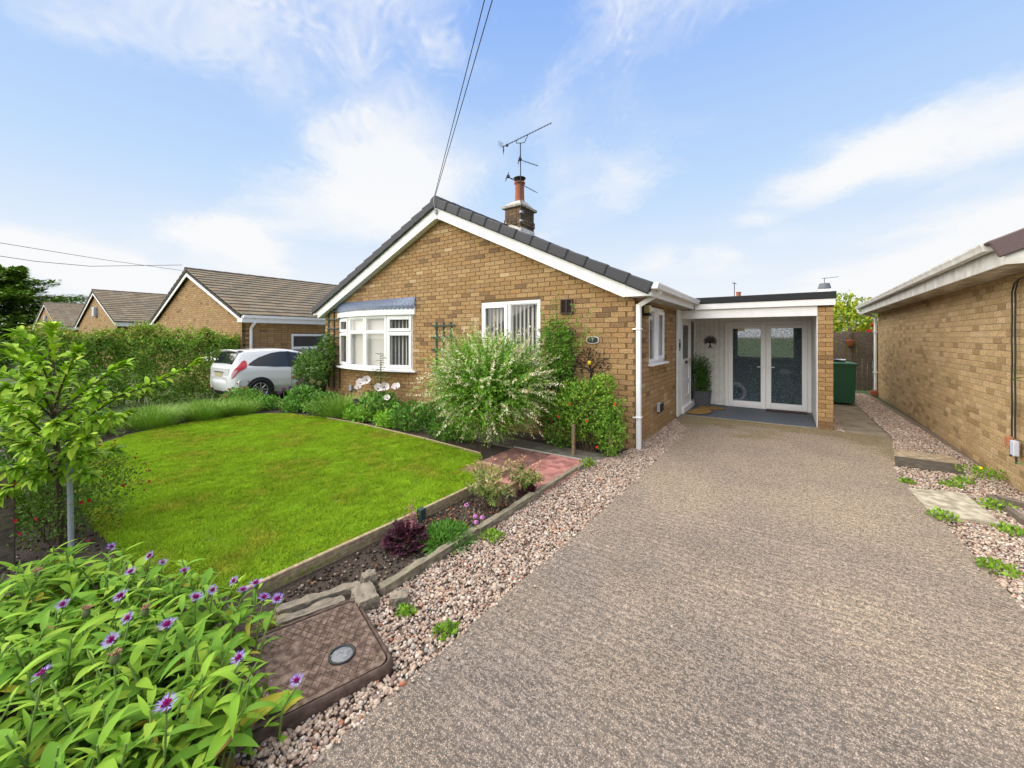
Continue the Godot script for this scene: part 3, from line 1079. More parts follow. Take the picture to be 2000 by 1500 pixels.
func chimney(B: Node3D) -> void:
	var c := Vector3(-5.32, 0, -8.10)
	var w := .44
	var d := .62
	var core := MB.new()
	core.box(c + Vector3(-w * .5 + .006, 3.7, -d * .5 + .006), c + Vector3(w * .5 - .006, 4.70, d * .5 - .006))
	var ch := part("chimney", core, M.mortar, B)
	var cm := [grained(lin(.19, .13, .075), .95, M.fine, 3.1, M.fine, .3), grained(lin(.24, .165, .10), .95, M.fine, 3.1, M.fine, .3), grained(lin(.14, .10, .065), .95, M.fine, 3.1, M.fine, .3)]
	var y := 3.82
	var k := 0
	while y < 4.66:
		var out := .018 if (k == 6 or k == 7) else 0.0
		for face in 4:
			var ux: Vector3 = [Vector3.RIGHT, Vector3.FORWARD, Vector3.LEFT, Vector3.BACK][face]
			var nn: Vector3 = [Vector3.BACK, Vector3.RIGHT, Vector3.FORWARD, Vector3.LEFT][face]
			var W: float = w if face % 2 == 0 else d
			var D: float = d if face % 2 == 0 else w
			var o := c + nn * (D * .5 + out) - ux * W * .5
			var x := -out if k % 2 == 0 else .1125
			var fin := W + out - (.1125 if k % 2 == 0 else 0.0)
			while x < fin - .03:
				var x1 := minf(x + .215, fin)
				var br := put("brick", brick_mesh, ch, Transform3D(Basis(ux, Vector3.UP, nn) * Basis.from_scale(Vector3(x1 - x, 1, 1)), o + ux * (x + x1) * .5 + Vector3.UP * (y + .033) - nn * .05125))
				br.material_override = cm[rng.randi() % 3]
				x += .225
		y += .076
		k += 1
	var cap := MB.new()
	cap.cbox(c + Vector3(-w * .5 - .06, 4.68, -d * .5 - .06), c + Vector3(w * .5 + .06, 4.745, d * .5 + .06), .008)
	part("coping", cap, M.cement, ch)
	var fl := MB.new()
	var a := [Vector3(-w * .5 - .03, 4.745, d * .5 + .03), Vector3(w * .5 + .03, 4.745, d * .5 + .03), Vector3(w * .5 + .03, 4.745, -d * .5 - .03), Vector3(-w * .5 - .03, 4.745, -d * .5 - .03)]
	var b := [Vector3(-.13, 4.90, .13), Vector3(.13, 4.90, .13), Vector3(.13, 4.90, -.13), Vector3(-.13, 4.90, -.13)]
	for q in 4: fl.quad(c + a[q], c + a[(q + 1) % 4], c + b[(q + 1) % 4], c + b[q])
	fl.quad(c + b[0], c + b[1], c + b[2], c + b[3])
	part("flaunching", fl, grained(lin(.55, .53, .49), .9, M.blot, 2.0), ch)
	var pot := MB.new()
	pot.lathe([[.125, 4.88], [.115, 4.96], [.108, 5.22], [.112, 5.24], [.112, 5.26], [.106, 5.27], [.106, 5.33], [.13, 5.34], [.135, 5.36], [.13, 5.385], [.10, 5.39], [.10, 5.30]], c, 24)
	part("chimney_pot", pot, M.terracotta, ch)
	var cw := MB.new()
	cw.lathe([[.085, 5.34], [.088, 5.40], [.09, 5.41], [.12, 5.44], [.15, 5.475], [.152, 5.485], [.10, 5.51], [0, 5.525]], c, 24)
	part("cowl", cw, M.black, ch)
	var fs := MB.new()
	fs.bar(c + Vector3(w * .5 + .01, roof_y(c.x + w * .5) + .06, d * .5 + .02), c + Vector3(w * .5 + .01, roof_y(c.x + w * .5) + .06, -d * .5), .015, .14)
	fs.bar(c + Vector3(-w * .5, roof_y(c.x - w * .5) + .03, d * .5 + .01), c + Vector3(w * .5 + .02, roof_y(c.x + w * .5) + .03, d * .5 + .01), .015, .12)
	part("flashing", fs, M.old_white, ch)

func porch(B: Node3D) -> void:
	var ZB := -10.30
	# brick side wall and pier backing
	var w := MB.new()
	w.box(Vector3(.492, -.1, -14), Vector3(.694, 2.14, -8.686))
	w.box(Vector3(-1.75, -.1, -14.2), Vector3(-1.25, 2.14, -14.0))
	w.box(Vector3(.30, -.1, -14.2), Vector3(.491, 2.14, -14.0))
	w.box(Vector3(-1.25, -.1, -14.2), Vector3(.30, .95, -14.0))
	w.box(Vector3(-1.25, 1.95, -14.2), Vector3(.30, 2.14, -14.0))
	part("porch_wall", w, M.mortar, B)
	var fl := MB.new()
	fl.cbox(Vector3(-1.755, -.15, -13.9), Vector3(.472, .036, -8.665), .006)
	part("porch_floor", fl, M.floor_grey, B)
	var lip := MB.new()
	lip.cbox(Vector3(-1.755, -.1, -8.662), Vector3(.486, .030, -8.635), .006)
	part("porch_kerb", lip, grained(lin(.30, .265, .19), .9, M.blot, 3.0), B)
	# flat roof
	var rf := MB.new()
	rf.cbox(Vector3(-1.47, 2.262, -14.3), Vector3(.735, 2.385, -8.60), .008)
	part("flat_roof", rf, M.felt, B)
	var fa := MB.new()
	fa.cbox(Vector3(-1.47, 2.150, -8.655), Vector3(.725, 2.262, -8.618), .004)
	fa.cbox(Vector3(.705, 2.150, -14.2), Vector3(.725, 2.26, -8.656), .004)
	part("fascia", fa, M.white, B)
	var bm := MB.new()
	bm.cbox(Vector3(-1.735, 1.975, -8.74), Vector3(.484, 2.150, -8.664), .004)
	part("porch_beam", bm, M.white, B)
	var ce := MB.new()
	ce.box(Vector3(-1.74, 2.03, -14.0), Vector3(.485, 2.05, -8.742))
	part("porch_ceiling", ce, M.board, B)
	# inner face of the pier and the return by the front door are boarded white
	var lining := MB.new()
	lining.box(Vector3(.474, .037, ZB), Vector3(.485, 2.03, -8.684))
	lining.box(Vector3(-1.745, .037, -8.60), Vector3(-1.715, 2.15, -8.275))
	part("lining_board", lining, M.white, B)
	# back wall of the porch: vertical boards
	var x := -1.74
	while x < -1.14:
		var b := MB.new()
		var x1 := minf(x + .098, -1.116)
		b.cbox(Vector3(x, .04, ZB - .02), Vector3(x1, 2.03, ZB + rr(0, .001)), .006)
		part("cladding_board", b, M.board, B)
		x += .101
	var bk := MB.new()
	bk.box(Vector3(-1.745, .036, ZB - .09), Vector3(-1.112, 2.03, ZB - .021))
	bk.box(Vector3(-1.112, 1.945, ZB - .08), Vector3(.473, 2.03, ZB - .004))
	part("partition", bk, M.board, B)
	# double doors
	var fr := MB.new()
	for r in [[-1.112, .037, -1.052, 1.945], [.413, .037, .473, 1.945]]: fr.cbox(Vector3(r[0], r[1], ZB - .07), Vector3(r[2], r[3], ZB + .02), .005)
	fr.cbox(Vector3(-1.052, 1.885, ZB - .07), Vector3(.413, 1.944, ZB + .019), .005)
	fr.cbox(Vector3(-1.052, .037, ZB - .07), Vector3(.413, .062, ZB + .03), .004)
	part("double_door_frame", fr, M.upvc, B)
	for s in 2:
		var a := -1.05 if s == 0 else -.318
		var c := -.322 if s == 0 else .411
		var lf := MB.new()
		var e := .095
		for r in [[a, .064, a + e, 1.883], [c - e, .064, c, 1.883]]: lf.cbox(Vector3(r[0], r[1], ZB - .05), Vector3(r[2], r[3], ZB + .034), .008)
		for r in [[a + e, .064, c - e, .064 + .115], [a + e, 1.883 - .085, c - e, 1.883]]: lf.cbox(Vector3(r[0], r[1], ZB - .05), Vector3(r[2], r[3], ZB + .033), .008)
		var leaf := part("door_leaf", lf, M.upvc, B)
		var g := MB.new()
		g.quad(Vector3(a + e - .004, .175, ZB + .004), Vector3(c - e + .004, .175, ZB + .004), Vector3(c - e + .004, 1.802, ZB + .004), Vector3(a + e - .004, 1.802, ZB + .004))
		part("pane", g, M.obscure, leaf)
		var h := MB.new()
		var hx := c - .045 if s == 0 else a + .045
		h.cbox(Vector3(hx - .016, .80, ZB + .034), Vector3(hx + .016, 1.02, ZB + .045), .005)
		h.bar(Vector3(hx, .955, ZB + .045), Vector3(hx, .955, ZB + .085), .02, .02, Vector3.UP, .004)
		h.bar(Vector3(hx + (.01 if s == 0 else -.01), .955, ZB + .085), Vector3(hx + (-.115 if s == 0 else .115), .955, ZB + .08), .022, .018, Vector3.UP, .005)
		part("handle", h, M.upvc, leaf)
	window(B, Vector3(.30, .95, -14.2), Vector3.LEFT, Vector3.FORWARD, 1.55, 1.0, [[0, 0, .78, 1.0, false], [.78, 0, 1.55, 1.0, false]], .03)
	# front door in the side of the house, white with glazed panels
	var X := -1.735
	var f := MB.new()
	f.cbox(Vector3(X - .06, .037, -8.72), Vector3(X + .012, 2.03, -8.665), .004)
	f.cbox(Vector3(X - .06, .037, -9.66), Vector3(X + .012, 2.03, -9.60), .004)
	f.cbox(Vector3(X - .06, .037, -10.24), Vector3(X + .012, 2.03, -10.18), .004)
	f.cbox(Vector3(X - .06, 1.97, -10.18), Vector3(X + .011, 2.028, -8.72), .004)
	f.cbox(Vector3(X - .06, .037, -10.24), Vector3(X + .055, .16, -8.665), .006)
	part("front_door_frame", f, M.upvc, B)
	var l := MB.new()
	for r in [[-8.83, .162, -8.722, 1.968], [-9.598, .162, -9.49, 1.968]]: l.cbox(Vector3(X - .045, r[1], r[0] if r[0] < r[2] else r[2]), Vector3(X + .004, r[3], r[2] if r[0] < r[2] else r[0]), .006)
	for r in [[.162, .36], [.62, .72], [1.0, 1.14], [1.86, 1.968]]: l.cbox(Vector3(X - .045, r[0], -9.488), Vector3(X + .003, r[1], -8.832), .006)
	var dl := part("front_door", l, M.upvc, B)
	var pn := MB.new()
	pn.cbox(Vector3(X - .03, .36, -9.488), Vector3(X - .012, .62, -8.832), .01)
	pn.cbox(Vector3(X - .03, .72, -9.488), Vector3(X - .012, 1.0, -8.832), .01)
	part("door_panel", pn, M.upvc, dl)
	var gp := MB.new()
	gp.quad(Vector3(X - .02, 1.135, -8.83), Vector3(X - .02, 1.135, -9.49), Vector3(X - .02, 1.865, -9.49), Vector3(X - .02, 1.865, -8.83))
	gp.quad(Vector3(X - .02, .17, -9.60), Vector3(X - .02, .17, -10.18), Vector3(X - .02, 1.97, -10.18), Vector3(X - .02, 1.97, -9.60))
	part("pane", gp, M.obscure, dl)
	var hd := MB.new()
	hd.cbox(Vector3(X + .004, .95, -9.56), Vector3(X + .012, 1.16, -9.525), .003)
	hd.bar(Vector3(X + .05, 1.10, -9.54), Vector3(X + .05, 1.10, -9.42), .018, .018, Vector3.UP, .004)
	hd.bar(Vector3(X + .01, 1.10, -9.54), Vector3(X + .055, 1.10, -9.54), .018, .018, Vector3.UP, .004)
	part("handle", hd, M.brass, dl)
	var lb := MB.new()
	lb.cbox(Vector3(X + .004, 1.04, -9.28), Vector3(X + .012, 1.10, -9.03), .003)
	part("letter_box", lb, M.black, dl)

# ================================================================ house on the right
func right_house() -> void:
	# turned a degree off the drive; local x = 0 is the wall face, -z runs back from the front gable
	var H := thing("bungalow", "pale buff brick bungalow at the right edge with white eaves along its side", "bungalow", Vector3(2.012, 0, -5.62), deg_to_rad(-1.0))
	var w := MB.new()
	w.box(Vector3(.006, -.3, -9.3), Vector3(.24, 2.36, -.04))
	var gt := func(x: float) -> float: return 2.5 + .46 * minf(x + .35, 8.2 - x) - .2
	backing(w, Vector3(0.0, 0, 0), Vector3.RIGHT, Vector3.BACK, 7.9, gt, [], .24, [3.925])
	w.box(Vector3(7.66, -.3, -9.3), Vector3(7.894, 2.36, -.25))
	w.box(Vector3(.245, -.3, -9.3), Vector3(7.65, 2.36, -9.08))
	part("wall", w, M.mortar_pale, H)
	var bricks := []
	lay_bricks(bricks, Vector3(0, 0, -9.3), Vector3.BACK, Vector3.LEFT, 9.3, func(_x): return 2.31, [], 6, 0, 0, 0, .1125, .0, .0765, .17)
	lay_bricks(bricks, Vector3(0, 0, 0), Vector3.RIGHT, Vector3.BACK, 2.6, gt, [], 6, .1125, 0)
	set_bricks(bricks, H, M.pales, M.pale_cols, M.brick_stuff)
	var so := MB.new()
	so.box(Vector3(-.335, 2.272, -9.45), Vector3(.0, 2.283, .10))
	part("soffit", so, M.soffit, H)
	var fa := MB.new()
	fa.cbox(Vector3(-.355, 2.262, -9.45), Vector3(-.336, 2.425, .115), .003)
	part("fascia", fa, M.old_white, H)
	gutter(H, Vector3(-.415, 2.455, .02), Vector3(-.415, 2.455, -9.5), M.old_white)
	var eb := MB.new()
	eb.prism(PackedVector2Array([Vector2(-.356, 2.262), Vector2(.06, 2.262), Vector2(.06, 2.36), Vector2(3.92, 4.14), Vector2(3.92, 4.36), Vector2(-.356, 2.40)]), Vector3(0, 0, .146), Vector3.RIGHT, Vector3.UP, .03)
	part("barge_board", eb, M.old_white, H)
	var rf := MB.new()
	for s in [0, 1]:
		var p := PackedVector2Array([Vector2(-.33, 2.477), Vector2(3.925, 4.44), Vector2(3.925, 4.34), Vector2(-.33, 2.377)]) if s == 0 else PackedVector2Array([Vector2(8.25, 2.445), Vector2(3.925, 4.44), Vector2(3.925, 4.34), Vector2(8.25, 2.345)])
		rf.prism(p, Vector3(0, 0, .115), Vector3.RIGHT, Vector3.UP, 9.6)
	part("roof", rf, M.felt, H)
	# old interlocking tiles
	var cols := []
	var xf := []
	var d := Vector3(4.325, 1.995, 0).normalized()
	var nrm := Vector3(-1.995, 4.325, 0).normalized()
	for j in 13:
		var z := .16
		while z > -9.4:
			xf.append(Transform3D(Basis(d, nrm, d.cross(nrm)).rotated(Vector3.BACK, -.05), Vector3(-.42, 2.475, z - .15) + d * (.17 + j * .36)))
			cols.append(vary(Color(.115, .085, .085), .2))
			z -= .302
	var tm := MB.new()
	tm.bbox(Transform3D(Basis.from_scale(Vector3(.40, .028, .297)), Vector3.ZERO), .005)
	# nearest as parts
	for k in xf.size():
		if xf[k].origin.z > -1.2 and xf[k].origin.x < 1.2:
			put("roof_tile", tm.mesh(grained(lin(.115, .085, .085), .9, M.grain, 2.0)), H, xf[k])
	var xf2 := []
	var c2 := []
	for k in xf.size():
		if not (xf[k].origin.z > -1.2 and xf[k].origin.x < 1.2):
			xf2.append(xf[k]); c2.append(cols[k])
	many("roof_tiles", tm.mesh(M.tile_old), xf2, c2, H)
	# verge tiles down the front edge
	var vm := grained(lin(.15, .105, .105), .9, M.grain, 2.0)
	for j in 13:
		var p0 := Vector3(-.43, 2.40, .165) + d * (j * .345)
		var vt := MB.new()
		vt.bar(p0, p0 + d * .355 + nrm * -.006, .045, .17, nrm, .012)
		part("verge_tile", vt, vm, H)
	# downpipe at the far corner
	var dp := MB.new()
	dp.tube([Vector3(-.415, 2.42, -9.35), Vector3(-.415, 2.33, -9.35), Vector3(-.36, 2.27, -9.35), Vector3(-.09, 2.20, -9.35), Vector3(-.05, 2.15, -9.35), Vector3(-.05, .12, -9.35)], .034, 12)
	var o := part("downpipe", dp, M.upvc, H)
	for y in [.62, 1.75]:
		var cl := MB.new()
		cl.cbox(Vector3(-.10, y - .012, -9.40), Vector3(.0, y + .012, -9.30), .004)
		part("pipe_clip", cl, M.upvc, o)
	var gl := MB.new()
	gl.cbox(Vector3(-.16, -.02, -9.46), Vector3(-.005, .10, -9.24), .01)
	part("gully", gl, M.terracotta, o)

# ================================================================ the row on the left
func neighbour(label: String, ax: float, el: float, er: float, gz: float, ye: float, ya: float, depth: float, gy: float, detail: int, turn := 0.0) -> Node3D:
	# local frame: x along the gable from its apex, z = 0 on the gable face
	var H := thing("bungalow", label, "bungalow", Vector3(ax, gy, gz), turn, "bungalows along the street")
	var yE := ye - gy
	var yA := ya - gy
	var top := func(x: float) -> float: return yA - (yA - yE) * (x / er if x > 0 else x / el)
	var wl := el + .42
	var wr := er - .36
	var w := MB.new()
	var holes := []
	var side_holes := []
	if detail >= 1:
		holes = [[1.7 - wl - 1.2, .95, 3.1 - wl, 2.0]]
		holes = [[-wl + 1.5, 1.0, -wl + 2.7, 1.95]]
	if detail == 2: side_holes = [[1.32, .62, 2.58, 1.93]]
	var wt := func(x: float) -> float: return top.call(x + wl) - .2
	backing(w, Vector3(wl, 0, 0), Vector3.RIGHT, Vector3.BACK, wr - wl, wt, holes, .24, [-wl])
	backing(w, Vector3(wr, 0, -.25), Vector3.FORWARD, Vector3.RIGHT, depth - .25, func(_x): return yE + .05, side_holes, .24)
	w.box(Vector3(wl, -.3, -depth), Vector3(wl + .24, yE + .05, -.25))
	w.box(Vector3(wl + .25, -.3, -depth), Vector3(wr - .25, yE + .05, -depth + .2))
	part("wall", w, M.mortar, H)
	var bricks := []
	lay_bricks(bricks, Vector3(wl, 0, 0), Vector3.RIGHT, Vector3.BACK, wr - wl, wt, holes, 6, 0, 0, 0, .1125, .0, .076, .05)
	lay_bricks(bricks, Vector3(wr, 0, 0), Vector3.FORWARD, Vector3.RIGHT, depth if detail == 2 else 3.0, func(_x): return yE, side_holes_shift(side_holes), 6, .1125, 0, 0, 0, .0, .076, .05)
	set_bricks(bricks, H, M.bricks, M.brick_cols, M.brick_stuff, 0)
	var rf := MB.new()
	for s in [1, -1]:
		var ex := er if s == 1 else el
		ex = ex * .985
		rf.prism(PackedVector2Array([Vector2(0, yA - .06), Vector2(ex, yE - .03), Vector2(ex, yE - .12), Vector2(0, yA - .14)]), Vector3(0, 0, .16), Vector3.RIGHT, Vector3.UP, depth + .3)
	part("roof", rf, M.felt, H)
	var tm := MB.new()
	tm.bbox(Transform3D(Basis.from_scale(Vector3(.385, .045, .296)), Vector3.ZERO), .006)
	var tme := tm.mesh(M.tile_old)
	var tiles := []
	for s in [1, -1]:
		var ex := er if s == 1 else el
		var d := Vector3(ex, yE - yA, 0).normalized()
		var nrm := Vector3(-d.y * s, absf(d.x), 0)
		var L := Vector2(ex, yE - yA).length()
		var n := int(round(L / .355))
		for j in n:
			var z := .16
			while z > -depth - .1:
				var bas := Basis(d, nrm, d.cross(nrm)).rotated(Vector3.BACK, .085 * s)
				tiles.append([Transform3D(bas, Vector3(0, yA, z - .15) + d * ((j + .55) * L / n) + nrm * rr(-.003, .003)), vary(Color(.29, .235, .165), .22), s])
				z -= .301
	var xf := []
	var cl := []
	var count := 0
	var mats := []
	if detail == 2:
		for q in 5:
			var c := vary(Color(.29, .235, .165), .2)
			mats.append(grained(lin(c.r, c.g, c.b), .92, M.tile_old.albedo_texture, 1.1))
	for t in tiles:
		if detail == 2 and t[2] == 1 and count < 300:
			var o := put("roof_tile", tme, H, t[0])
			o.material_override = mats[count * 7 % 5]
			count += 1
		else:
			xf.append(t[0]); cl.append(t[1])
	many("roof_tiles", tme, xf, cl, H)
	var rg := MB.new()
	var z := .17
	while z > -depth - .1:
		rg.tube([Vector3(0, yA - .04, z), Vector3(0, yA - .045, z - .44)], [.105, .10], 10)
		z -= .44
	part("ridge", rg, grained(lin(.12, .09, .07), .92, M.grain, 2.0), H)
	var eb := MB.new()
	for s in [1, -1]:
		var ex := er if s == 1 else el
		var bx: float = ex - .36 * s
		eb.prism(PackedVector2Array([Vector2(0, yA - .08), Vector2(ex, yE - .08), Vector2(ex, yE - .24), Vector2(bx, yE - .24), Vector2(bx, top.call(bx) - .27), Vector2(0, yA - .29)]), Vector3(0, 0, .13), Vector3.RIGHT, Vector3.UP, .028)
	part("barge_board", eb, M.white, H)
	var fa := MB.new()
	fa.cbox(Vector3(er - .03, yE - .25, -depth), Vector3(er - .01, yE - .04, .10), .003)
	fa.box(Vector3(wr, yE - .25, -depth), Vector3(er - .03, yE - .235, .10))
	part("fascia", fa, M.white, H)
	if detail >= 1:
		var bw := window(H, Vector3(-wl * 0.0 + wl + holes[0][0], holes[0][1], 0), Vector3.RIGHT, Vector3.BACK, holes[0][2] - holes[0][0], holes[0][3] - holes[0][1], [[0, 0, .6, .95, true], [.6, 0, 1.2, .95, false]], .06)
		bw.name = "window"
	if detail == 2:
		gutter(H, Vector3(er + .05, yE - .06, .12), Vector3(er + .05, yE - .06, -depth + 1), M.upvc)
	return H
func side_holes_shift(h: Array) -> Array:
	var out := []
	for a in h: out.append([a[0] + .25, a[1], a[2] + .25, a[3]])
	return out

func neighbours() -> void:
	var H := neighbour("brown tiled brick bungalow next door, behind the white car", -19.0, -4.55, 4.90, -5.65, 2.33, 4.25, 9.0, -.2, 2)
	# side window with a net curtain and a downpipe
	var wr := 4.90 - .36
	window(H, Vector3(wr, .62, -1.57), Vector3.FORWARD, Vector3.RIGHT, 1.26, 1.31, [[0, 0, 1.26, .80, false], [0, .80, 1.26, 1.31, false]], .06, .07)
	var dp := MB.new()
	dp.bar(Vector3(wr + .36, 2.40, -.25), Vector3(wr + .33, 2.28, -.25), .07, .07, Vector3.FORWARD, .01)
	dp.bar(Vector3(wr + .34, 2.30, -.25), Vector3(wr + .06, 2.10, -.25), .07, .07, Vector3.UP, .01)
	dp.bar(Vector3(wr + .05, 2.12, -.25), Vector3(wr + .05, 0, -.25), .07, .07, Vector3.FORWARD, .01)
	part("downpipe", dp, M.upvc, H)
	var room := MB.new()
	room.box(Vector3(wr - 2.5, 0, -6), Vector3(wr - 2.4, 2.3, -.3))
	part("room", room, M.room, H)
	# net curtain, gathered
	var nc := MB.new()
	var pts := []
	for r in 2:
		for k in 61:
			pts.append(Vector3(.02 * sin(k * 1.9) + .008 * sin(k * 4.3), r * .70, -k * 1.18 / 60.0))
	nc.smooth_grid(pts, 61, 2)
	var no := part("net_curtain", nc, mat(lin(.62, .62, .62), .9, {"backlight_enabled": true, "backlight": Color(.4, .4, .4)}), self, Transform3D(Basis.IDENTITY, Vector3(-19 + wr - .16, .48, -7.25)))
	tag(no, "white net curtain in the lower half of the side window next door", "curtain")
	var H2 := neighbour("second brown roofed bungalow along, gable showing above the hedge", -34.8, -5.4, 5.4, -5.65, 2.45, 4.50, 10.0, -.2, 1)
	var H3 := neighbour("farthest brown roofed bungalow, with a white framed bow window", -53.6, -7.6, 6.8, -5.65, 2.45, 4.68, 11.0, -.2, 1)
	for q in [[H2, Vector3(.2, 3.35, .05)], [H3, Vector3(.3, 3.4, .05)]]:
		var ab := MB.new()
		ab.cbox(Vector3(-.26, -.3, -.05), Vector3(.26, .3, .12), .03)
		part("alarm_box", ab, mat(lin(.42, .45, .5), .5), q[0], Transform3D(Basis.IDENTITY, q[1]))
	var bw := MB.new()
	bw.cbox(Vector3(-7.0, 1.75, 0), Vector3(-2.9, 2.2, .7), .02)
	bw.cbox(Vector3(-7.0, .2, 0), Vector3(-6.6, 1.75, .6), .02)
	bw.cbox(Vector3(-5.1, .2, 0), Vector3(-4.8, 1.75, .6), .02)
	bw.cbox(Vector3(-3.3, .2, 0), Vector3(-2.9, 1.75, .6), .02)
	bw.cbox(Vector3(-6.6, .2, 0), Vector3(-3.3, .9, .58), .02)
	var bo := part("bow_window", bw, M.white, H3)
	var bp := MB.new()
	bp.box(Vector3(-6.6, .9, .1), Vector3(-5.1, 1.75, .5))
	bp.box(Vector3(-4.8, .9, .1), Vector3(-3.3, 1.75, .5))
	part("pane", bp, mat(lin(.05, .08, .08), .05), bo)
	# across the street: what the front windows mirror
	neighbour("brick bungalow across the street, opposite the bow window", -3.0, -4.5, 4.5, 17.5, 2.4, 4.3, 9.0, 0.0, 1, PI)
	neighbour("brick bungalow across the street, opposite the drive next door", -17.5, -4.5, 4.5, 17.5, 2.4, 4.3, 9.0, 0.0, 1, PI)
	neighbour("brick bungalow across the street, opposite the drive", 11.5, -4.5, 4.5, 17.5, 2.4, 4.3, 9.0, 0.0, 1, PI)

func back_of_plot() -> void:
	# close-boarded fence at the end of the side path
	var F := thing("fence", "weathered grey boarded fence at the end of the side path behind the green bin", "fence", Vector3(.72, 0, -15.3))
	var x := 0.0
	while x < 1.75:
		var b := MB.new()
		var h := 1.76 + rr(-.012, .012)
		b.cbox(Vector3(x, .05, 0), Vector3(x + .108, h, .016 + rr(0, .01)), .003)
		part("board", b, M.wood_grey, F)
		x += .1165
	var r := MB.new()
	for y in [.35, 1.0, 1.55]: r.box(Vector3(0, y, -.06), Vector3(1.75, y + .07, -.002))
	part("rail", r, M.wood_grey, F)
	var p := MB.new()
	p.cbox(Vector3(.84, 0, .012), Vector3(.93, 1.90, .10), .006)
	part("post", p, M.wood_grey, F)
	# hanging pot on its post
	var hp := thing("hanging_pot", "small terracotta pot hung high on the fence", "pot", Vector3(1.605, 1.45, -15.12))
	var m := MB.new()
	m.lathe([[.0, -.10], [.07, -.10], [.10, .04], [.115, .045], [.115, .075], [.10, .075], [.09, .0]], Vector3.ZERO, 16)
	part("pot", m, M.terracotta, hp)
	var br := MB.new()
	br.tube([Vector3(0, .20, -.07), Vector3(0, .22, 0), Vector3(-.1, .07, 0)], .005, 6)
	br.tube([Vector3(0, .22, 0), Vector3(.1, .07, 0)], .005, 6)
	part("bracket", br, M.iron, hp)
	# bungalow backing on to the garden
	var H := thing("bungalow", "distant bungalow whose low roof shows above the fence", "bungalow", Vector3(3.6, 0, -29))
	var w := MB.new()
	w.box(Vector3(-1.2, -.2, -6), Vector3(9, 3.4, 0))
	part("wall", w, grained(lin(.62, .62, .60), .8, M.blot, .6), H)
	var rf := MB.new()
	rf.prism(PackedVector2Array([Vector2(.5, 3.30), Vector2(.5, 3.45), Vector2(-3.2, 4.15), Vector2(-3.2, 4.0)]), Vector3(-.9, .02, -.2), Vector3.BACK, Vector3.UP, -10.0)
	part("roof", rf, grained(lin(.10, .08, .065), .9, M.grain, 2.0), H)
	var fs := MB.new()
	fs.cbox(Vector3(-1.9, 3.52, -.4), Vector3(-.7, 3.78, .6), .01)
	part("fascia", fs, M.white, H)
	var wn := MB.new()
	wn.box(Vector3(-.8, 2.6, .002), Vector3(.1, 3.25, .02))
	part("window", wn, mat(lin(.03, .05, .06), .05), H)
	var ch := thing("chimney_stack", "white chimney with a grey hooded pot seen over the porch roof", "chimney", Vector3(1.95, 0, -29.2))
	var c := MB.new()
	c.cbox(Vector3(-.30, 2, -.3), Vector3(.30, 4.38, .3), .01)
	part("stack", c, M.white, ch)
	c = MB.new()
	c.lathe([[.30, 4.38], [.31, 4.45], [.24, 4.72], [.18, 4.74], [0, 4.74]], Vector3.ZERO, 14)
	part("hood", c, mat(lin(.10, .115, .13), .6), ch)
	c = MB.new()
	c.tube([Vector3(0, 4.7, 0), Vector3(0, 5.05, 0)], .014, 6)
	c.tube([Vector3(-.12, 5.02, 0), Vector3(.62, 5.06, 0)], .014, 6)
	part("aerial", c, M.iron, ch)
	ch = thing("chimney_stack", "red clay chimney pot with a thin aerial mast seen over the porch roof", "chimney", Vector3(-2.25, 0, -27.5))
	c = MB.new()
	c.cbox(Vector3(-.3, 2, -.3), Vector3(.3, 3.9, .3), .01)
	part("stack", c, M.bricks[2], ch)
	c = MB.new()
	c.lathe([[.15, 3.9], [.13, 4.0], [.12, 4.28], [.15, 4.3], [.15, 4.34], [.1, 4.34]], Vector3.ZERO, 14)
	part("chimney_pot", c, M.terracotta, ch)
	c = MB.new()
	c.tube([Vector3(-.22, 3.6, 0), Vector3(-.22, 4.95, 0)], .02, 6)
	c.tube([Vector3(-.32, 4.9, .1), Vector3(-.12, 4.85, -.1)], .02, 6)
	part("aerial", c, M.iron, ch)

# ================================================================ car
const CAR := [  # z, half width, belt y, top y, roof half width, bottom y
	[1.965, .60, .66, .70, .52, .36], [1.95, .72, .80, .86, .60, .30], [1.90, .80, .93, 1.00, .66, .26], [1.84, .835, .955, 1.10, .66, .25], [1.74, .85, .965, 1.28, .62, .24], [1.64, .855, .965, 1.415, .58, .24], [1.45, .86, .96, 1.45, .575, .24],
	[1.0, .86, .945, 1.475, .58, .22], [.55, .86, .925, 1.475, .585, .20], [.2, .858, .91, 1.43, .58, .20], [-.15, .855, .90, 1.33, .575, .20], [-.6, .85, .895, 1.14, .60, .22], [-1.0, .84, .90, 1.00, .66, .24], [-1.4, .82, .86, .96, .66, .25], [-1.7, .77, .76, .86, .58, .25], [-1.9, .66, .62, .72, .5, .27], [-1.965, .5, .5, .6, .4, .3]]
func car_sec(z: float) -> Array:
	var k := 0
	while k < CAR.size() - 2 and CAR[k + 1][0] > z: k += 1
	var t := clampf((CAR[k][0] - z) / (CAR[k][0] - CAR[k + 1][0]), 0, 1)
	var r := []
	for q in 6: r.append(lerpf(CAR[k][q], CAR[k + 1][q], t))
	return r
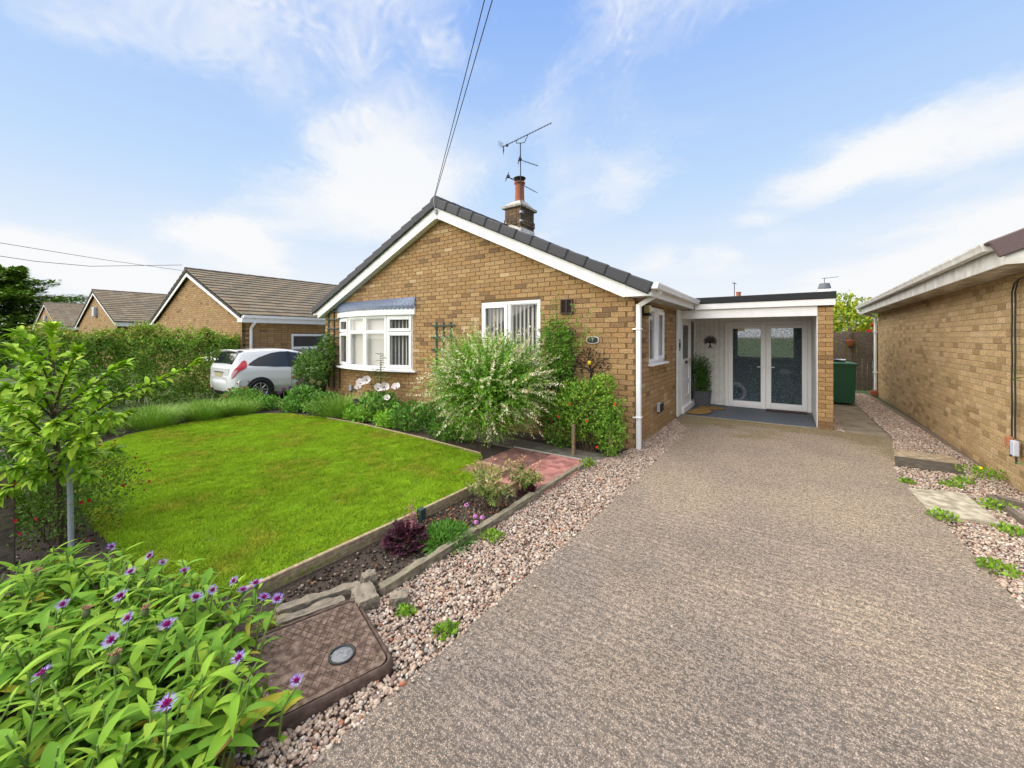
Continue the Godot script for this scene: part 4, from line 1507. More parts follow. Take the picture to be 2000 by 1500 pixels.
# s runs 0 at the sill to 7 at the roof centre
func car_pt(z: float, s: float, side: float, out := 0.0) -> Vector3:
	var r := car_sec(z)
	var p := [Vector2(r[1] * .86, r[5]), Vector2(r[1] * .97, lerpf(r[5], r[2], .25)), Vector2(r[1], lerpf(r[5], r[2], .55)), Vector2(r[1] * .985, lerpf(r[5], r[2], .85)), Vector2(r[1] * .955, r[2]), Vector2(r[4] + .02, lerpf(r[2], r[3], .88)), Vector2(r[4] * .85, lerpf(r[2], r[3], .97)), Vector2(0, r[3])]
	var k := clampi(int(floor(s)), 0, 6)
	var q: Vector2 = p[k].lerp(p[k + 1], s - k)
	var d: Vector2 = (p[k + 1] - p[k]).normalized()
	q += Vector2(d.y, -d.x) * out
	return Vector3(q.x * side, q.y, z)
func car_patch(mb: MB, rows: Array, side: float, out: float, n := 10) -> void:
	# rows: [z, s_low, s_high]
	var pts := []
	for r in rows:
		for k in n + 1:
			pts.append(car_pt(r[0], lerpf(r[1], r[2], k / float(n)), side, out))
	mb.smooth_grid(pts, n + 1, rows.size(), false, side < 0)
func car() -> void:
	var C := thing("car", "white three-door hatchback parked on the drive next door", "car", Vector3(-13.15, -.2, -6.52))
	C.rotation.y = deg_to_rad(0)
	var paint := mat(lin(.78, .79, .80), .22, {"clearcoat_enabled": true, "clearcoat": .8, "clearcoat_roughness": .05})
	var dark := mat(lin(.015, .018, .020), .06, {"metallic_specular": .6})
	var body := MB.new()
	for side in [1.0, -1.0]:
		var pts := []
		var zs := []
		for k in 53: zs.append(lerpf(1.965, -1.965, pow(k / 52.0, 1.0) if k > 12 else (k / 52.0)))
		for z in zs:
			for q in 29: pts.append(car_pt(z, q * .25, side))
		body.smooth_grid(pts, 29, zs.size(), false, side < 0)
	# close the ends
	for z in [1.965, -1.965]:
		for side in [1.0, -1.0]:
			for q in 28:
				var a := car_pt(z, q * .25, side)
				var b := car_pt(z, (q + 1) * .25, side)
				if side * z > 0: body.quad(Vector3(0, a.y, z), a, b, Vector3(0, b.y, z))
				else: body.quad(Vector3(0, b.y, z), b, a, Vector3(0, a.y, z))
	part("body", body, paint, C)
	# rear screen, spoiler, plate
	var rw := MB.new()
	var pts := []
	for r in 7:
		var z := lerpf(1.862, 1.672, r / 6.0)
		var wmax := lerpf(.64, .545, r / 6.0)
		for k in 15:
			var f := lerpf(-1, 1, k / 14.0)
			var sec := car_sec(z)
			pts.append(Vector3(f * wmax, sec[3] - .018 * f * f + .012, z + .015))
	rw.smooth_grid(pts, 15, 7)
	part("rear_window", rw, dark, C)
	var sp := MB.new()
	pts = []
	for r in 4:
		for k in 15:
			var f := lerpf(-1, 1, k / 14.0)
			pts.append(Vector3(f * .57, [1.425, 1.452, 1.458, 1.40][r] - .035 * f * f, [1.50, 1.68, 1.78, 1.72][r] - .05 * f * f))
	sp.smooth_grid(pts, 15, 4, false, true)
	part("spoiler", sp, paint, C)
	var tl := MB.new()
	tl.cbox(Vector3(-.60, .66, 1.90), Vector3(.60, .95, 1.955), .03)
	part("tailgate", tl, paint, C)
	var pl := MB.new()
	pl.cbox(Vector3(-.26, .70, 1.956), Vector3(.26, .815, 1.968), .004)
	part("number_plate", pl, mat(lin(.55, .47, .27), .5), C)
	var gr := MB.new()
	gr.cbox(Vector3(-.30, .825, 1.953), Vector3(.30, .845, 1.975), .006)
	part("tailgate_grip", gr, M.black, C)
	var bm := MB.new()
	pts = []
	for r in 5:
		for k in 21:
			var f := lerpf(-1, 1, k / 20.0)
			var zz := 2.0 - .22 * pow(absf(f), 3.2)
			pts.append(Vector3(f * .862, [.30, .40, .52, .60, .63][r], zz + [-.05, .0, .012, .0, -.05][r]))
	bm.smooth_grid(pts, 21, 5)
	part("bumper", bm, paint, C)
	var df := MB.new()
	pts = []
	for r in 3:
		for k in 21:
			var f := lerpf(-1, 1, k / 20.0)
			pts.append(Vector3(f * .80, [.20, .27, .32][r], 1.965 - .22 * pow(absf(f), 3.2) + [-.05, 0, -.02][r]))
	df.smooth_grid(pts, 21, 3)
	part("diffuser", df, M.rubber, C)
	for side in [1.0, -1.0]:
		# swept tail light round the corner
		var t := MB.new()
		car_patch(t, [[1.93, 2.35, 3.1], [1.90, 2.4, 3.5], [1.86, 2.6, 3.95], [1.80, 2.9, 4.15], [1.74, 3.2, 4.3], [1.67, 3.55, 4.45], [1.60, 3.85, 4.48], [1.56, 4.1, 4.4]], side, .012)
		part("tail_light", t, mat(lin(.55, .012, .022), .12, {"clearcoat_enabled": true}), C)
		var t2 := MB.new()
		car_patch(t2, [[1.93, 2.5, 3.0], [1.90, 2.5, 3.35], [1.86, 2.75, 3.45], [1.82, 3.0, 3.5]], side, .016)
		part("reversing_light", t2, mat(lin(.62, .35, .38), .12), C)
		var rf := MB.new()
		rf.cbox(Vector3(.56 * side - .12, .36, 1.90), Vector3(.56 * side + .12, .41, 1.955), .008)
		part("reflector", rf, mat(lin(.5, .012, .012), .15), C)
		# side glass: rear quarter and door
		var q := MB.new()
		car_patch(q, [[1.52, 4.12, 4.20], [1.38, 4.07, 4.42], [1.22, 4.05, 4.60], [1.05, 4.03, 4.72], [.85, 4.0, 4.86], [.6, 4.0, 4.93], [.42, 4.0, 4.95]], side, .006)
		part("side_window", q, dark, C)
		var dr := MB.new()
		car_patch(dr, [[.33, 4.0, 4.95], [.1, 4.0, 4.96], [-.2, 4.0, 4.93], [-.45, 4.0, 4.88], [-.65, 4.0, 4.70], [-.80, 4.0, 4.3]], side, .006)
		part("side_window", dr, dark, C)
		var pi := MB.new()
		car_patch(pi, [[.43, 3.97, 4.97], [.32, 3.97, 4.97]], side, .009)
		part("pillar", pi, M.black, C)
		# door shut line and waist crease as thin dark grooves
		var gl := MB.new()
		car_patch(gl, [[.375, 1.0, 4.0], [.367, 1.0, 4.0]], side, .002)
		part("door_seam", gl, M.rubber, C)
		# door mirror
		var mi := MB.new()
		mi.bbox(Transform3D(Basis.from_scale(Vector3(.17, .12, .10)), Vector3(side * .95, .97, -.68)), .04)
		part("door_mirror", mi, paint, C)
		for wz in [1.25, -1.24]:
			var ar := MB.new()
			var aw: float = side * .862
			for a in 40:
				var a0 := TAU * a / 40.0
				var a1 := TAU * (a + 1) / 40.0
				var p0 := Vector3(aw + side * .012, .30 + sin(a0) * .375, wz + cos(a0) * .375)
				var p1 := Vector3(aw + side * .012, .30 + sin(a1) * .375, wz + cos(a1) * .375)
				if p0.y < .19 and p1.y < .19: continue
				ar.tri(Vector3(aw + side * .012, .30, wz), p0 if side < 0 else p1, p1 if side < 0 else p0)
			part("wheel_arch", ar, M.rubber, C)
			var wh := MB.new()
			wh.lathe([[.20, -.02], [.235, -.004], [.285, .01], [.305, .0], [.312, -.03], [.312, -.17]], Vector3(aw + side * .022, .31, wz), 32, Vector3(side, 0, 0))
			var wheel := part("wheel", wh, M.rubber, C)
			var rm := MB.new()
			rm.lathe([[.205, -.012], [.205, -.004], [.19, .0], [.18, -.03], [.10, -.035], [.05, -.01], [0, -.005]], Vector3(aw + side * .024, .31, wz), 32, Vector3(side, 0, 0))
			for k in 8:
				var a := TAU * k / 8
				var d := Vector3(0, sin(a), cos(a))
				rm.bar(Vector3(aw + side * .018, .31, wz) + d * .04, Vector3(aw + side * .020, .31, wz) + d * .19, .03, .03, Vector3.RIGHT, .006)
			part("rim", rm, M.steel, wheel)

# ================================================================ things on the walls and in the porch
func tube_art(paths: Array, r: float, mb: MB) -> void:
	for p in paths: mb.tube(p, r, 6)
func fittings() -> void:
	# house number plate
	var np := thing("number_plate", "black oval cast house number plate reading 7 beside the climber", "house number", Vector3(-2.385, 1.562, GZ + .012))
	var ring := PackedVector2Array()
	var inner := PackedVector2Array()
	for k in 40:
		var a := TAU * k / 40.0
		var c := cos(a)
		var s := sin(a)
		var e := 3.2
		var rx := signf(c) * pow(absf(c), 2.0 / e)
		var ry := signf(s) * pow(absf(s), 2.0 / e)
		var bulge := 1.0 + .10 * (1.0 - rx * rx)
		ring.append(Vector2(rx * .100, ry * .050 * bulge))
		inner.append(Vector2(rx * .090, ry * .041 * bulge))
	var mb := MB.new()
	mb.prism(ring, Vector3(0, 0, .004), Vector3.RIGHT, Vector3.UP, .014)
	part("rim", mb, mat(lin(.72, .72, .70), .4), np)
	mb = MB.new()
	mb.prism(inner, Vector3(0, 0, .0065), Vector3.RIGHT, Vector3.UP, .004)
	part("plate", mb, M.black, np)
	var tx := TextMesh.new()
	tx.text = "7"
	tx.font = serif()
	tx.font_size = 64
	tx.pixel_size = .00105
	tx.depth = .004
	tx.material = mat(lin(.78, .78, .76), .4)
	put("numeral", tx, np, Transform3D(Basis.IDENTITY, Vector3(0, 0, .0095)))
	for s in [-1, 1]:
		mb = MB.new()
		mb.lathe([[.006, 0], [.006, .003], [0, .004]], Vector3(s * .079, 0, .0065), 10, Vector3.BACK)
		part("screw", mb, M.steel, np)
	# boiler flue grille
	var v := thing("wall_vent", "brown louvred vent on the gable above the climber", "vent", Vector3(-2.81, 2.085, GZ + .002))
	mb = MB.new()
	for r in [[-.105, -.115, -.085, .115], [.085, -.115, .105, .115], [-.085, -.115, .085, -.098], [-.085, .098, .085, .115], [-.008, -.098, .008, .098]]:
		mb.cbox(Vector3(r[0], r[1], 0), Vector3(r[2], r[3], .045), .006)
	mb.box(Vector3(-.085, -.098, 0), Vector3(.085, .098, .01))
	part("frame", mb, M.brown_plastic, v)
	for k in 9:
		mb = MB.new()
		mb.bbox(Transform3D(Basis(Vector3.RIGHT, .6) * Basis.from_scale(Vector3(.168, .003, .03)), Vector3(0, -.084 + k * .021, .027)), 0)
		part("slat", mb, M.brown_plastic, v)
	# iron tree on the gable, with a yellow glass drop
	var t := thing("metal_wall_tree", "black iron tree ornament with a yellow centre on the gable wall", "wall ornament", Vector3(-2.405, .98, GZ + .02))
	mb = MB.new()
	mb.tube([Vector3(0, -.06, 0), Vector3(.0, .05, 0), Vector3(.01, .14, 0)], [.022, .016, .010], 8)
	part("trunk", mb, M.iron, t)
	var lm := MB.new()
	lm.bbox(Transform3D(Basis.from_scale(Vector3(.040, .018, .003)), Vector3.ZERO), .001)
	mb = MB.new()
	var lv := MB.new()
	lv.col = Color.WHITE
	for k in 7:
		var a := deg_to_rad(-8 + 196.0 * k / 6.0)
		var sw := .35 if k % 2 else -.35
		var R := .25 + .025 * sin(k * 2.3)
		var path := [Vector3(.0, .10, 0)]
		for q in 5:
			var u := (q + 1) / 5.0
			var an := a + sw * sin(u * 3.0) * (1.0 - u * .4)
			path.append(Vector3(cos(an) * R * 1.1 * u, .12 + .07 * u + sin(an) * R * .95 * u, .010))
		mb.tube(path, [.0075, .006, .005, .0045, .004, .003], 6)
		lv.add(lm, Transform3D(Basis(Vector3.BACK, a), path[5]))
		for q in [2, 3, 4]:
			for sd in [-1, 1]:
				if q == 3 and sd > 0: continue
				var b: Vector3 = path[q]
				var e: Vector3 = b + Vector3(cos(a + sd * 1.0), sin(a + sd * 1.0), .02) * (.055 + .01 * q)
				mb.tube([b, b.lerp(e, .5) + Vector3(0, .006, 0), e], .0030, 5)
				lv.add(lm, Transform3D(Basis(Vector3.BACK, a + sd * .8), e))
	part("branches", mb, M.iron, t)
	part("leaves", lv, M.iron, t)
	mb = MB.new()
	mb.lathe([[0, -.034], [.026, -.028], [.030, 0], [.026, .028], [0, .034]], Vector3(-.02, .235, .015), 14)
	part("glass_drop", mb, mat(lin(.75, .58, .01), .15), t)
	# tree of life on the porch boards
	t = thing("metal_wall_tree", "round bronze tree of life plaque on the white porch boards", "wall ornament", Vector3(-1.42, 1.50, -10.285))
	mb = MB.new()
	mb.tube([Vector3(-.05, -.155, 0), Vector3(-.012, -.12, 0), Vector3(0, -.05, 0), Vector3(0, .02, 0)], [.008, .014, .013, .009], 7)
	mb.tube([Vector3(.05, -.155, 0), Vector3(.012, -.12, 0), Vector3(0, -.06, 0)], [.008, .012, .010], 7)
	part("trunk", mb, mat(lin(.035, .022, .018), .5, {"metallic": .4}), t)
	mb = MB.new()
	lv = MB.new()
	lm = MB.new()
	lm.bbox(Transform3D(Basis.from_scale(Vector3(.024, .013, .003)), Vector3.ZERO), .001)
	for k in 13:
		var a := deg_to_rad(-20 + 220.0 * k / 12.0)
		var tip := Vector3(cos(a) * .135, .0 + sin(a) * .135, 0)
		mb.tube([Vector3(0, -.03, 0), Vector3(cos(a) * .06, .0 + sin(a) * .06, .006), tip], [.006, .004, .003], 5)
		for q in 5:
			var b := Vector3(cos(a), sin(a), 0) * (.06 + q * .019)
			lv.add(lm, Transform3D(Basis(Vector3.BACK, a + (.7 if q % 2 else -.7)), b + Vector3(cos(a + PI * .5), sin(a + PI * .5), 0) * (.013 if q % 2 else -.013)))
	part("branches", mb, mat(lin(.035, .022, .018), .5, {"metallic": .4}), t)
	part("leaves", lv, mat(lin(.035, .022, .018), .5, {"metallic": .4}), t)
	# oval butterfly plaque beside the front door
	t = thing("butterfly_plaque", "small black oval butterfly plaque on the white post by the front door", "wall ornament", Vector3(-1.712, 1.45, -8.43))
	mb = MB.new()
	var pp := []
	for k in 25:
		var a := TAU * k / 24.0
		pp.append(Vector3(0, cos(a) * .115, sin(a) * .062))
	mb.tube(pp, .006, 6, false)
	part("ring", mb, M.iron, t)
	mb = MB.new()
	for s in [-1, 1]:
		mb.prism(PackedVector2Array([Vector2(0, -.01), Vector2(s * .02, .03), Vector2(s * .048, .045), Vector2(s * .05, .01), Vector2(s * .025, -.01), Vector2(s * .04, -.05), Vector2(s * .015, -.06)]), Vector3(.003, 0, 0), Vector3.FORWARD, Vector3.UP, .004)
	mb.tube([Vector3(0, -.06, 0), Vector3(0, .04, 0)], .006, 6)
	part("butterfly", mb, M.iron, t)
	# lantern by the side window
	t = thing("wall_lantern", "black wall lantern under the eaves beside the side window", "wall light", Vector3(-1.75, 1.92, -6.06))
	mb = MB.new()
	mb.cbox(Vector3(0, .0, -.05), Vector3(.02, .18, .05), .004)
	mb.cbox(Vector3(.02, .0, -.055), Vector3(.12, .045, .055), .008)
	mb.cbox(Vector3(.02, .165, -.055), Vector3(.12, .185, .055), .006)
	part("body", mb, M.black, t)
	mb = MB.new()
	mb.cbox(Vector3(.025, .045, -.045), Vector3(.11, .165, .045), .006)
	part("lens", mb, mat(lin(.42, .36, .16), .2), t)
	# outdoor socket low on the side wall
	t = thing("outdoor_socket", "grey and black outdoor socket low on the side wall", "socket", Vector3(-1.75, .43, -6.9))
	mb = MB.new()
	mb.cbox(Vector3(0, -.075, -.02), Vector3(.05, .075, .07), .008)
	part("back_box", mb, M.plastic_grey, t)
	mb = MB.new()
	mb.cbox(Vector3(.052, -.065, -.075), Vector3(.085, .065, .06), .012)
	part("cover", mb, M.black, t)
	# meter junction box under the bow window
	t = thing("junction_box", "small grey junction box on the wall under the bow window", "socket", Vector3(-8.5, .40, GZ))
	mb = MB.new()
	mb.cbox(Vector3(-.045, -.065, .0), Vector3(.045, .065, .05), .008)
	part("box", mb, M.plastic_grey, t)
	mb = MB.new()
	mb.tube([Vector3(-.01, -.06, .02), Vector3(-.02, -.16, .012), Vector3(-.08, -.2, .012), Vector3(-.5, -.17, .012), Vector3(-.62, -.12, .012)], .007, 6)
	mb.tube([Vector3(.02, -.06, .02), Vector3(.015, -.22, .012), Vector3(-.04, -.27, .012), Vector3(-.2, -.27, .012)], .007, 6)
	part("cable", mb, M.black, t)
	# cables and two small boxes on the wall to the right
	var ca := thing("wall_cables", "twin dark cables running down the pale wall on the right", "cable", Vector3(2.0, 0, -6.45), deg_to_rad(-1))
	for q in 2:
		mb = MB.new()
		var pts := [Vector3(-.008, 2.22, 1.0), Vector3(-.008, 2.20, .18 - q * .02), Vector3(-.008, 2.17, .06 + q * .07), Vector3(-.008, 2.08, .0 + q * .075)]
		for k in 12: pts.append(Vector3(-.008, 1.95 - k * .128, q * .075 + .006 * sin(k * 1.7 + q)))
		mb.tube(pts, .0075, 7)
		part("cable", mb, mat(lin(.02, .024, .018), .6), ca)
	for q in 2:
		t = thing("junction_box", ["small orange-brown junction box low on the pale wall", "small pale grey junction box low on the pale wall"][q], "socket", Vector3(1.996, .50 - q * .05, [-6.45, -6.33][q]), deg_to_rad(-1))
		mb = MB.new()
		mb.cbox(Vector3(-.045, -.055 - q * .02, -.045), Vector3(0, .05 + q * .03, .045), .008)
		part("box", mb, [mat(lin(.40, .16, .07), .6), mat(lin(.52, .56, .66), .5)][q], t)
		mb = MB.new()
		mb.tube([Vector3(-.015, -.06, .0), Vector3(-.015, -.13, .01), Vector3(-.02, -.15, .03)], .009, 6)
		part("cable", mb, M.black, t)
	# porch things
	planter()
	for q in 2:
		t = thing("doormat", ["half-round tan coir doormat at the front door", "second tan coir mat partly under the planter"][q], "doormat", [Vector3(-1.66, .040, -9.15), Vector3(-1.32, .037, -9.72)][q], 0)
		var poly := PackedVector2Array()
		if q == 0:
			poly.append(Vector2(-.0, -.36)); 
			for k in 15:
				var a := -PI * .5 + PI * k / 14.0
				poly.append(Vector2(.12 + cos(a) * .30, sin(a) * .40))
		else:
			for k in 20:
				var a := TAU * k / 20.0
				poly.append(Vector2(cos(a) * .26, sin(a) * .18))
		mb = MB.new()
		mb.prism(poly, Vector3(0, .018, 0), Vector3.RIGHT, Vector3.FORWARD, .018)
		part("mat", mb, grained(lin(.40, .235, .055), .95, M.fine, 9.0, M.fine, .6), t)
		mb = MB.new()
		var ed := poly.duplicate()
		for k in ed.size(): ed[k] *= 1.05
		mb.prism(ed, Vector3(0, .007, 0), Vector3.RIGHT, Vector3.FORWARD, .006)
		part("border", mb, mat(lin(.05, .03, .02), .9), t)
	t = thing("doormat", "narrow brown ribbed doormat in front of the double doors", "doormat", Vector3(.04, .037, -10.12))
	mb = MB.new()
	mb.cbox(Vector3(-.36, 0, -.13), Vector3(.36, .012, .13), .003)
	part("mat", mb, grained(lin(.075, .045, .038), .95, M.fine, 9.0), t)
	mb = MB.new()
	for k in 15: mb.box(Vector3(-.34, .0125, -.115 + k * .016), Vector3(.34, .017, -.108 + k * .016))
	part("ribs", mb, grained(lin(.10, .06, .05), .95, M.fine, 9.0), t)
	# what shows through the patterned glass
	t = thing("white_hoop", "white ring shaped hoop blurred behind the left glazed door", "hoop", Vector3(-.93, .34, -10.47))
	mb = MB.new()
	var pts2 := []
	for k in 33:
		var a := TAU * k / 32.0
		pts2.append(Vector3(cos(a) * .20, sin(a) * .20, 0))
	mb.tube(pts2, .038, 10, false)
	part("rim", mb, mat(lin(.8, .8, .8), .5), t)
	mb = MB.new()
	mb.cbox(Vector3(-.1, -.33, -.12), Vector3(.1, -.235, .1), .01)
	part("foot", mb, M.black, t)
	t = thing("white_carton", "pale bundle blurred behind the right glazed door", "box", Vector3(.02, .037, -10.9))
	mb = MB.new()
	mb.cbox(Vector3(-.16, 0, -.12), Vector3(.16, .72, .12), .02)
	part("stand", mb, mat(lin(.05, .05, .055), .8), t)
	mb = MB.new()
	mb.lathe([[0, 0], [.10, .01], [.14, .05], [.10, .10], [.04, .13], [0, .13]], Vector3(0, .722, 0), 14)
	part("bundle", mb, mat(lin(.62, .64, .66), .8), t)
	# bin
	t = thing("wheelie_bin", "dark green wheelie bin with papers on its lid beside the porch pier", "bin", Vector3(1.09, .010, -12.32), deg_to_rad(4))
	mb = MB.new()
	var lo := [Vector3(-.25, .06, .27), Vector3(.25, .06, .27), Vector3(.25, .06, -.24), Vector3(-.25, .06, -.24)]
	var hi := [Vector3(-.265, .96, .34), Vector3(.265, .96, .34), Vector3(.265, .96, -.34), Vector3(-.265, .96, -.34)]
	for k in 4: mb.quad(lo[k], lo[(k + 1) % 4], hi[(k + 1) % 4], hi[k])
	mb.quad(lo[3], lo[2], lo[1], lo[0])
	mb.cbox(Vector3(-.28, .925, -.35), Vector3(.28, .965, .355), .012)
	mb.cbox(Vector3(-.215, .07, .225), Vector3(.215, .115, .265), .01)
	part("bin_body", mb, M.bin_green, t)
	mb = MB.new()
	var lid := []
	for r in 5:
		for k in 9:
			var f := k / 8.0 * 2 - 1
			var g := r / 4.0 * 2 - 1
			lid.append(Vector3(f * .29, .99 + .04 * (1 - f * f) * (1 - g * g), -g * .365))
	mb.smooth_grid(lid, 9, 5)
	mb.cbox(Vector3(-.29, .967, -.365), Vector3(.29, .992, .365), .008)
	part("lid", mb, grained(lin(.10, .26, .17), .5, M.blot, 2.0), t)
	for s in [-1, 1]:
		mb = MB.new()
		mb.lathe([[0, -.025], [.08, -.025], [.10, -.02], [.10, .02], [.08, .025], [0, .025]], Vector3(s * .27, .10, -.22), 20, Vector3.RIGHT)
		part("wheel", mb, M.rubber, t)
	mb = MB.new()
	mb.tube([Vector3(-.26, .10, -.22), Vector3(.26, .10, -.22)], .012, 8)
	part("axle", mb, M.iron, t)
	t = thing("papers", "loose white papers lying on the green bin lid", "papers", Vector3(1.06, 1.042, -12.26))
	for k in 3:
		mb = MB.new()
		var pts3 := []
		for r in 4:
			for c in 5: pts3.append(Vector3((c / 4.0 - .5) * .26, .012 * sin(c * 1.3 + r + k * 2) + .012 + k * .012, -(r / 3.0 - .5) * .18))
		mb.smooth_grid(pts3, 5, 4)
		part("sheet", mb, mat(lin(.70, .74, .80) if k != 1 else lin(.18, .28, .5), .7), t, Transform3D(Basis(Vector3.UP, k * .7), Vector3(k * .06 - .06, 0, k * .04)))
	# aerials on the chimney
	t = thing("tv_aerial", "tall mast with a long yagi aerial tilted above the chimney", "aerial", Vector3(-5.06, 0, -7.76))
	mb = MB.new()
	mb.tube([Vector3(0, 4.25, 0), Vector3(-.03, 6.16, -.02)], .013, 8)
	part("mast", mb, M.iron, t)
	mb = MB.new()
	mb.cbox(Vector3(-.03, 4.50, -.06), Vector3(.03, 4.56, .03), .006)
	mb.cbox(Vector3(-.03, 4.30, -.06), Vector3(.03, 4.35, .03), .006)
	part("bracket", mb, M.galv, t)
	var a0 := Vector3(-.41, 6.08, .18)
	var a1 := Vector3(.55, 6.655, -.48)
	mb = MB.new()
	mb.tube([a0, a1], .010, 6)
	mb.tube([Vector3(-.03, 6.15, -.02), Vector3(.05, 6.17, -.08), Vector3(.06, 6.22, -.1), a0.lerp(a1, .52)], .009, 6)
	mb.tube([Vector3(-.03, 6.15, -.02), Vector3(-.12, 6.16, .03), a0.lerp(a1, .30)], .009, 6)
	part("boom", mb, M.iron, t)
	var dirv := (a1 - a0).normalized()
	var across := dirv.cross(Vector3.UP).normalized()
	mb = MB.new()
	for k in 15:
		var c := a0.lerp(a1, .14 + k * .06)
		mb.tube([c - across * .06, c + across * .06], .004, 5)
	for s in [-1, 1]:
		for k in 4:
			var c: Vector3 = a0 + dirv * .03 + dirv.cross(across) * s * (.03 + k * .028) - dirv * k * .02
			mb.tube([c - across * .13, c + across * .13], .005, 5)
	mb.cbox(a0 + Vector3(.08, -.0, -.06), a0 + Vector3(.14, .06, -.02), .008)
	part("elements", mb, M.iron, t)
	for q in 2:
		var y: float = [5.74, 5.36][q]
		t = thing("tv_aerial", ["small grid backed aerial clamped half way up the mast", "small grid backed aerial beside the chimney cowl"][q], "aerial", [Vector3(-5.075, y, -7.77), Vector3(-5.22, y, -7.68)][q])
		mb = MB.new()
		var e := Vector3(.34, -.13, -.24) if q == 0 else Vector3(.44, -.36, -.36)
		var s0 := Vector3(-.03, .02, .02) if q == 0 else Vector3(-.12, .0, .08)
		mb.tube([s0, e], .008, 6)
		if q == 1: mb.tube([s0, Vector3(.15, -.12, -.09)], .008, 6)
		part("boom", mb, M.iron, t)
		mb = MB.new()
		var dv := (e - s0).normalized()
		var ac := dv.cross(Vector3.UP).normalized()
		var upv := ac.cross(dv)
		for k in 9:
			var c := s0.lerp(e, .25 + k * .08)
			mb.tube([c - ac * .05, c + ac * .05], .0035, 5)
		for k in 5:
			var o := upv * (-.075 + k * .0375)
			mb.tube([s0 + o - ac * .11, s0 + o + ac * .11], .0045, 5)
		for s in [-1, 1]: mb.tube([s0 - upv * .08 + ac * .10 * s, s0 + upv * .08 + ac * .10 * s], .005, 5)
		mb.cbox(s0 + Vector3(.0, -.03, -.03), s0 + Vector3(.06, .03, .03), .006)
		part("elements", mb, M.iron, t)

func serif() -> SystemFont:
	var f := SystemFont.new()
	f.font_names = PackedStringArray(["Droid Serif"])
	return f

func planter() -> void:
	var t := thing("planter", "grey lattice patterned square planter in the porch", "planter", Vector3(-1.53, .037, -9.96))
	var mb := MB.new()
	var a := .135
	var b := .165
	var lo := [Vector3(-a, 0, a), Vector3(a, 0, a), Vector3(a, 0, -a), Vector3(-a, 0, -a)]
	var hi := [Vector3(-b, .33, b), Vector3(b, .33, b), Vector3(b, .33, -b), Vector3(-b, .33, -b)]
	for k in 4: mb.quad(lo[k], lo[(k + 1) % 4], hi[(k + 1) % 4], hi[k])
	mb.quad(lo[3], lo[2], lo[1], lo[0])
	part("pot", mb, mat(lin(.055, .058, .068), .7), t)
	mb = MB.new()
	for r in [[-b, -b, b, -b + .02], [-b, b - .02, b, b], [-b, -b + .02, -b + .02, b - .02], [b - .02, -b + .02, b, b - .02]]:
		mb.cbox(Vector3(r[0] - .004, .325, r[1] - .004), Vector3(r[2] + .004, .345, r[3] + .004), .003)
	part("rim", mb, mat(lin(.10, .105, .12), .7), t)
	# raised lattice on the faces that show
	mb = MB.new()
	for f in 2:
		var n: Vector3 = [Vector3.BACK, Vector3.RIGHT][f]
		var u: Vector3 = [Vector3.RIGHT, Vector3.FORWARD][f]
		for k in range(-4, 8):
			for s in [-1, 1]:
				var x0 := -.15 + k * .075
				var p := []
				for e in 2:
					var y := .015 + e * .30
					var x: float = x0 + (e * .30 if s == 1 else -e * .30 + .15)
					p.append(Vector2(x, y))
				# clip to the face
				var d: Vector2 = p[1] - p[0]
				var t0 := 0.0
				var t1 := 1.0
				var lim := .128
				if d.x > 0:
					t0 = maxf(t0, (-lim - p[0].x) / d.x); t1 = minf(t1, (lim - p[0].x) / d.x)
				else:
					t0 = maxf(t0, (lim - p[0].x) / d.x); t1 = minf(t1, (-lim - p[0].x) / d.x)
				if t1 - t0 < .06: continue
				var q0: Vector2 = p[0] + d * t0
				var q1: Vector2 = p[0] + d * t1
				var off0 := lerpf(a, b, q0.y / .33) + .002
				var off1 := lerpf(a, b, q1.y / .33) + .002
				mb.bar(n * off0 + u * q0.x + Vector3.UP * q0.y, n * off1 + u * q1.x + Vector3.UP * q1.y, .010, .006, n, .001)
	part("lattice", mb, mat(lin(.14, .145, .165), .7), t)
	mb = MB.new()
	mb.box(Vector3(-b + .02, .28, -b + .02), Vector3(b - .02, .29, b - .02))
	part("compost", mb, M.soil, t)
	# bamboo in it
	var p := thing("bamboo", "bushy green bamboo plant standing in the lattice planter", "plant", Vector3(-1.53, .33, -9.96))
	var cane := MB.new()
	var xf := []
	var cl := []
	for k in 20:
		var d := Vector3(rr(-.18, .18), 1, rr(-.18, .18))
		var h := rr(.55, .92)
		var base := Vector3(rr(-.06, .06), 0, rr(-.06, .06))
		cane.tube([base, base + d * h * .5, base + d * h], [.006, .005, .003], 5)
		for q in 85:
			var f := rr(.12, 1.0)
			var o := base + d * h * f
			var dd := Vector3(rr(-1, 1), rr(-.35, .75), rr(-1, 1)).normalized()
			var st := o + dd * rr(.01, .09)
			xf.append(Transform3D(dir_basis(dd, Vector3.UP, rr(-.6, .6)).scaled(Vector3.ONE * rr(.7, 1.2)), st))
			cl.append(vary(Color(.075, .185, .03), .35))
	part("canes", cane, mat(lin(.10, .14, .03), .6), p)
	var lf := MB.new()
	lf.leaf(.115, .017, 3, .7, .2, .35)
	many("leaves", lf.mesh(M.leaf_dull), xf, cl, p)

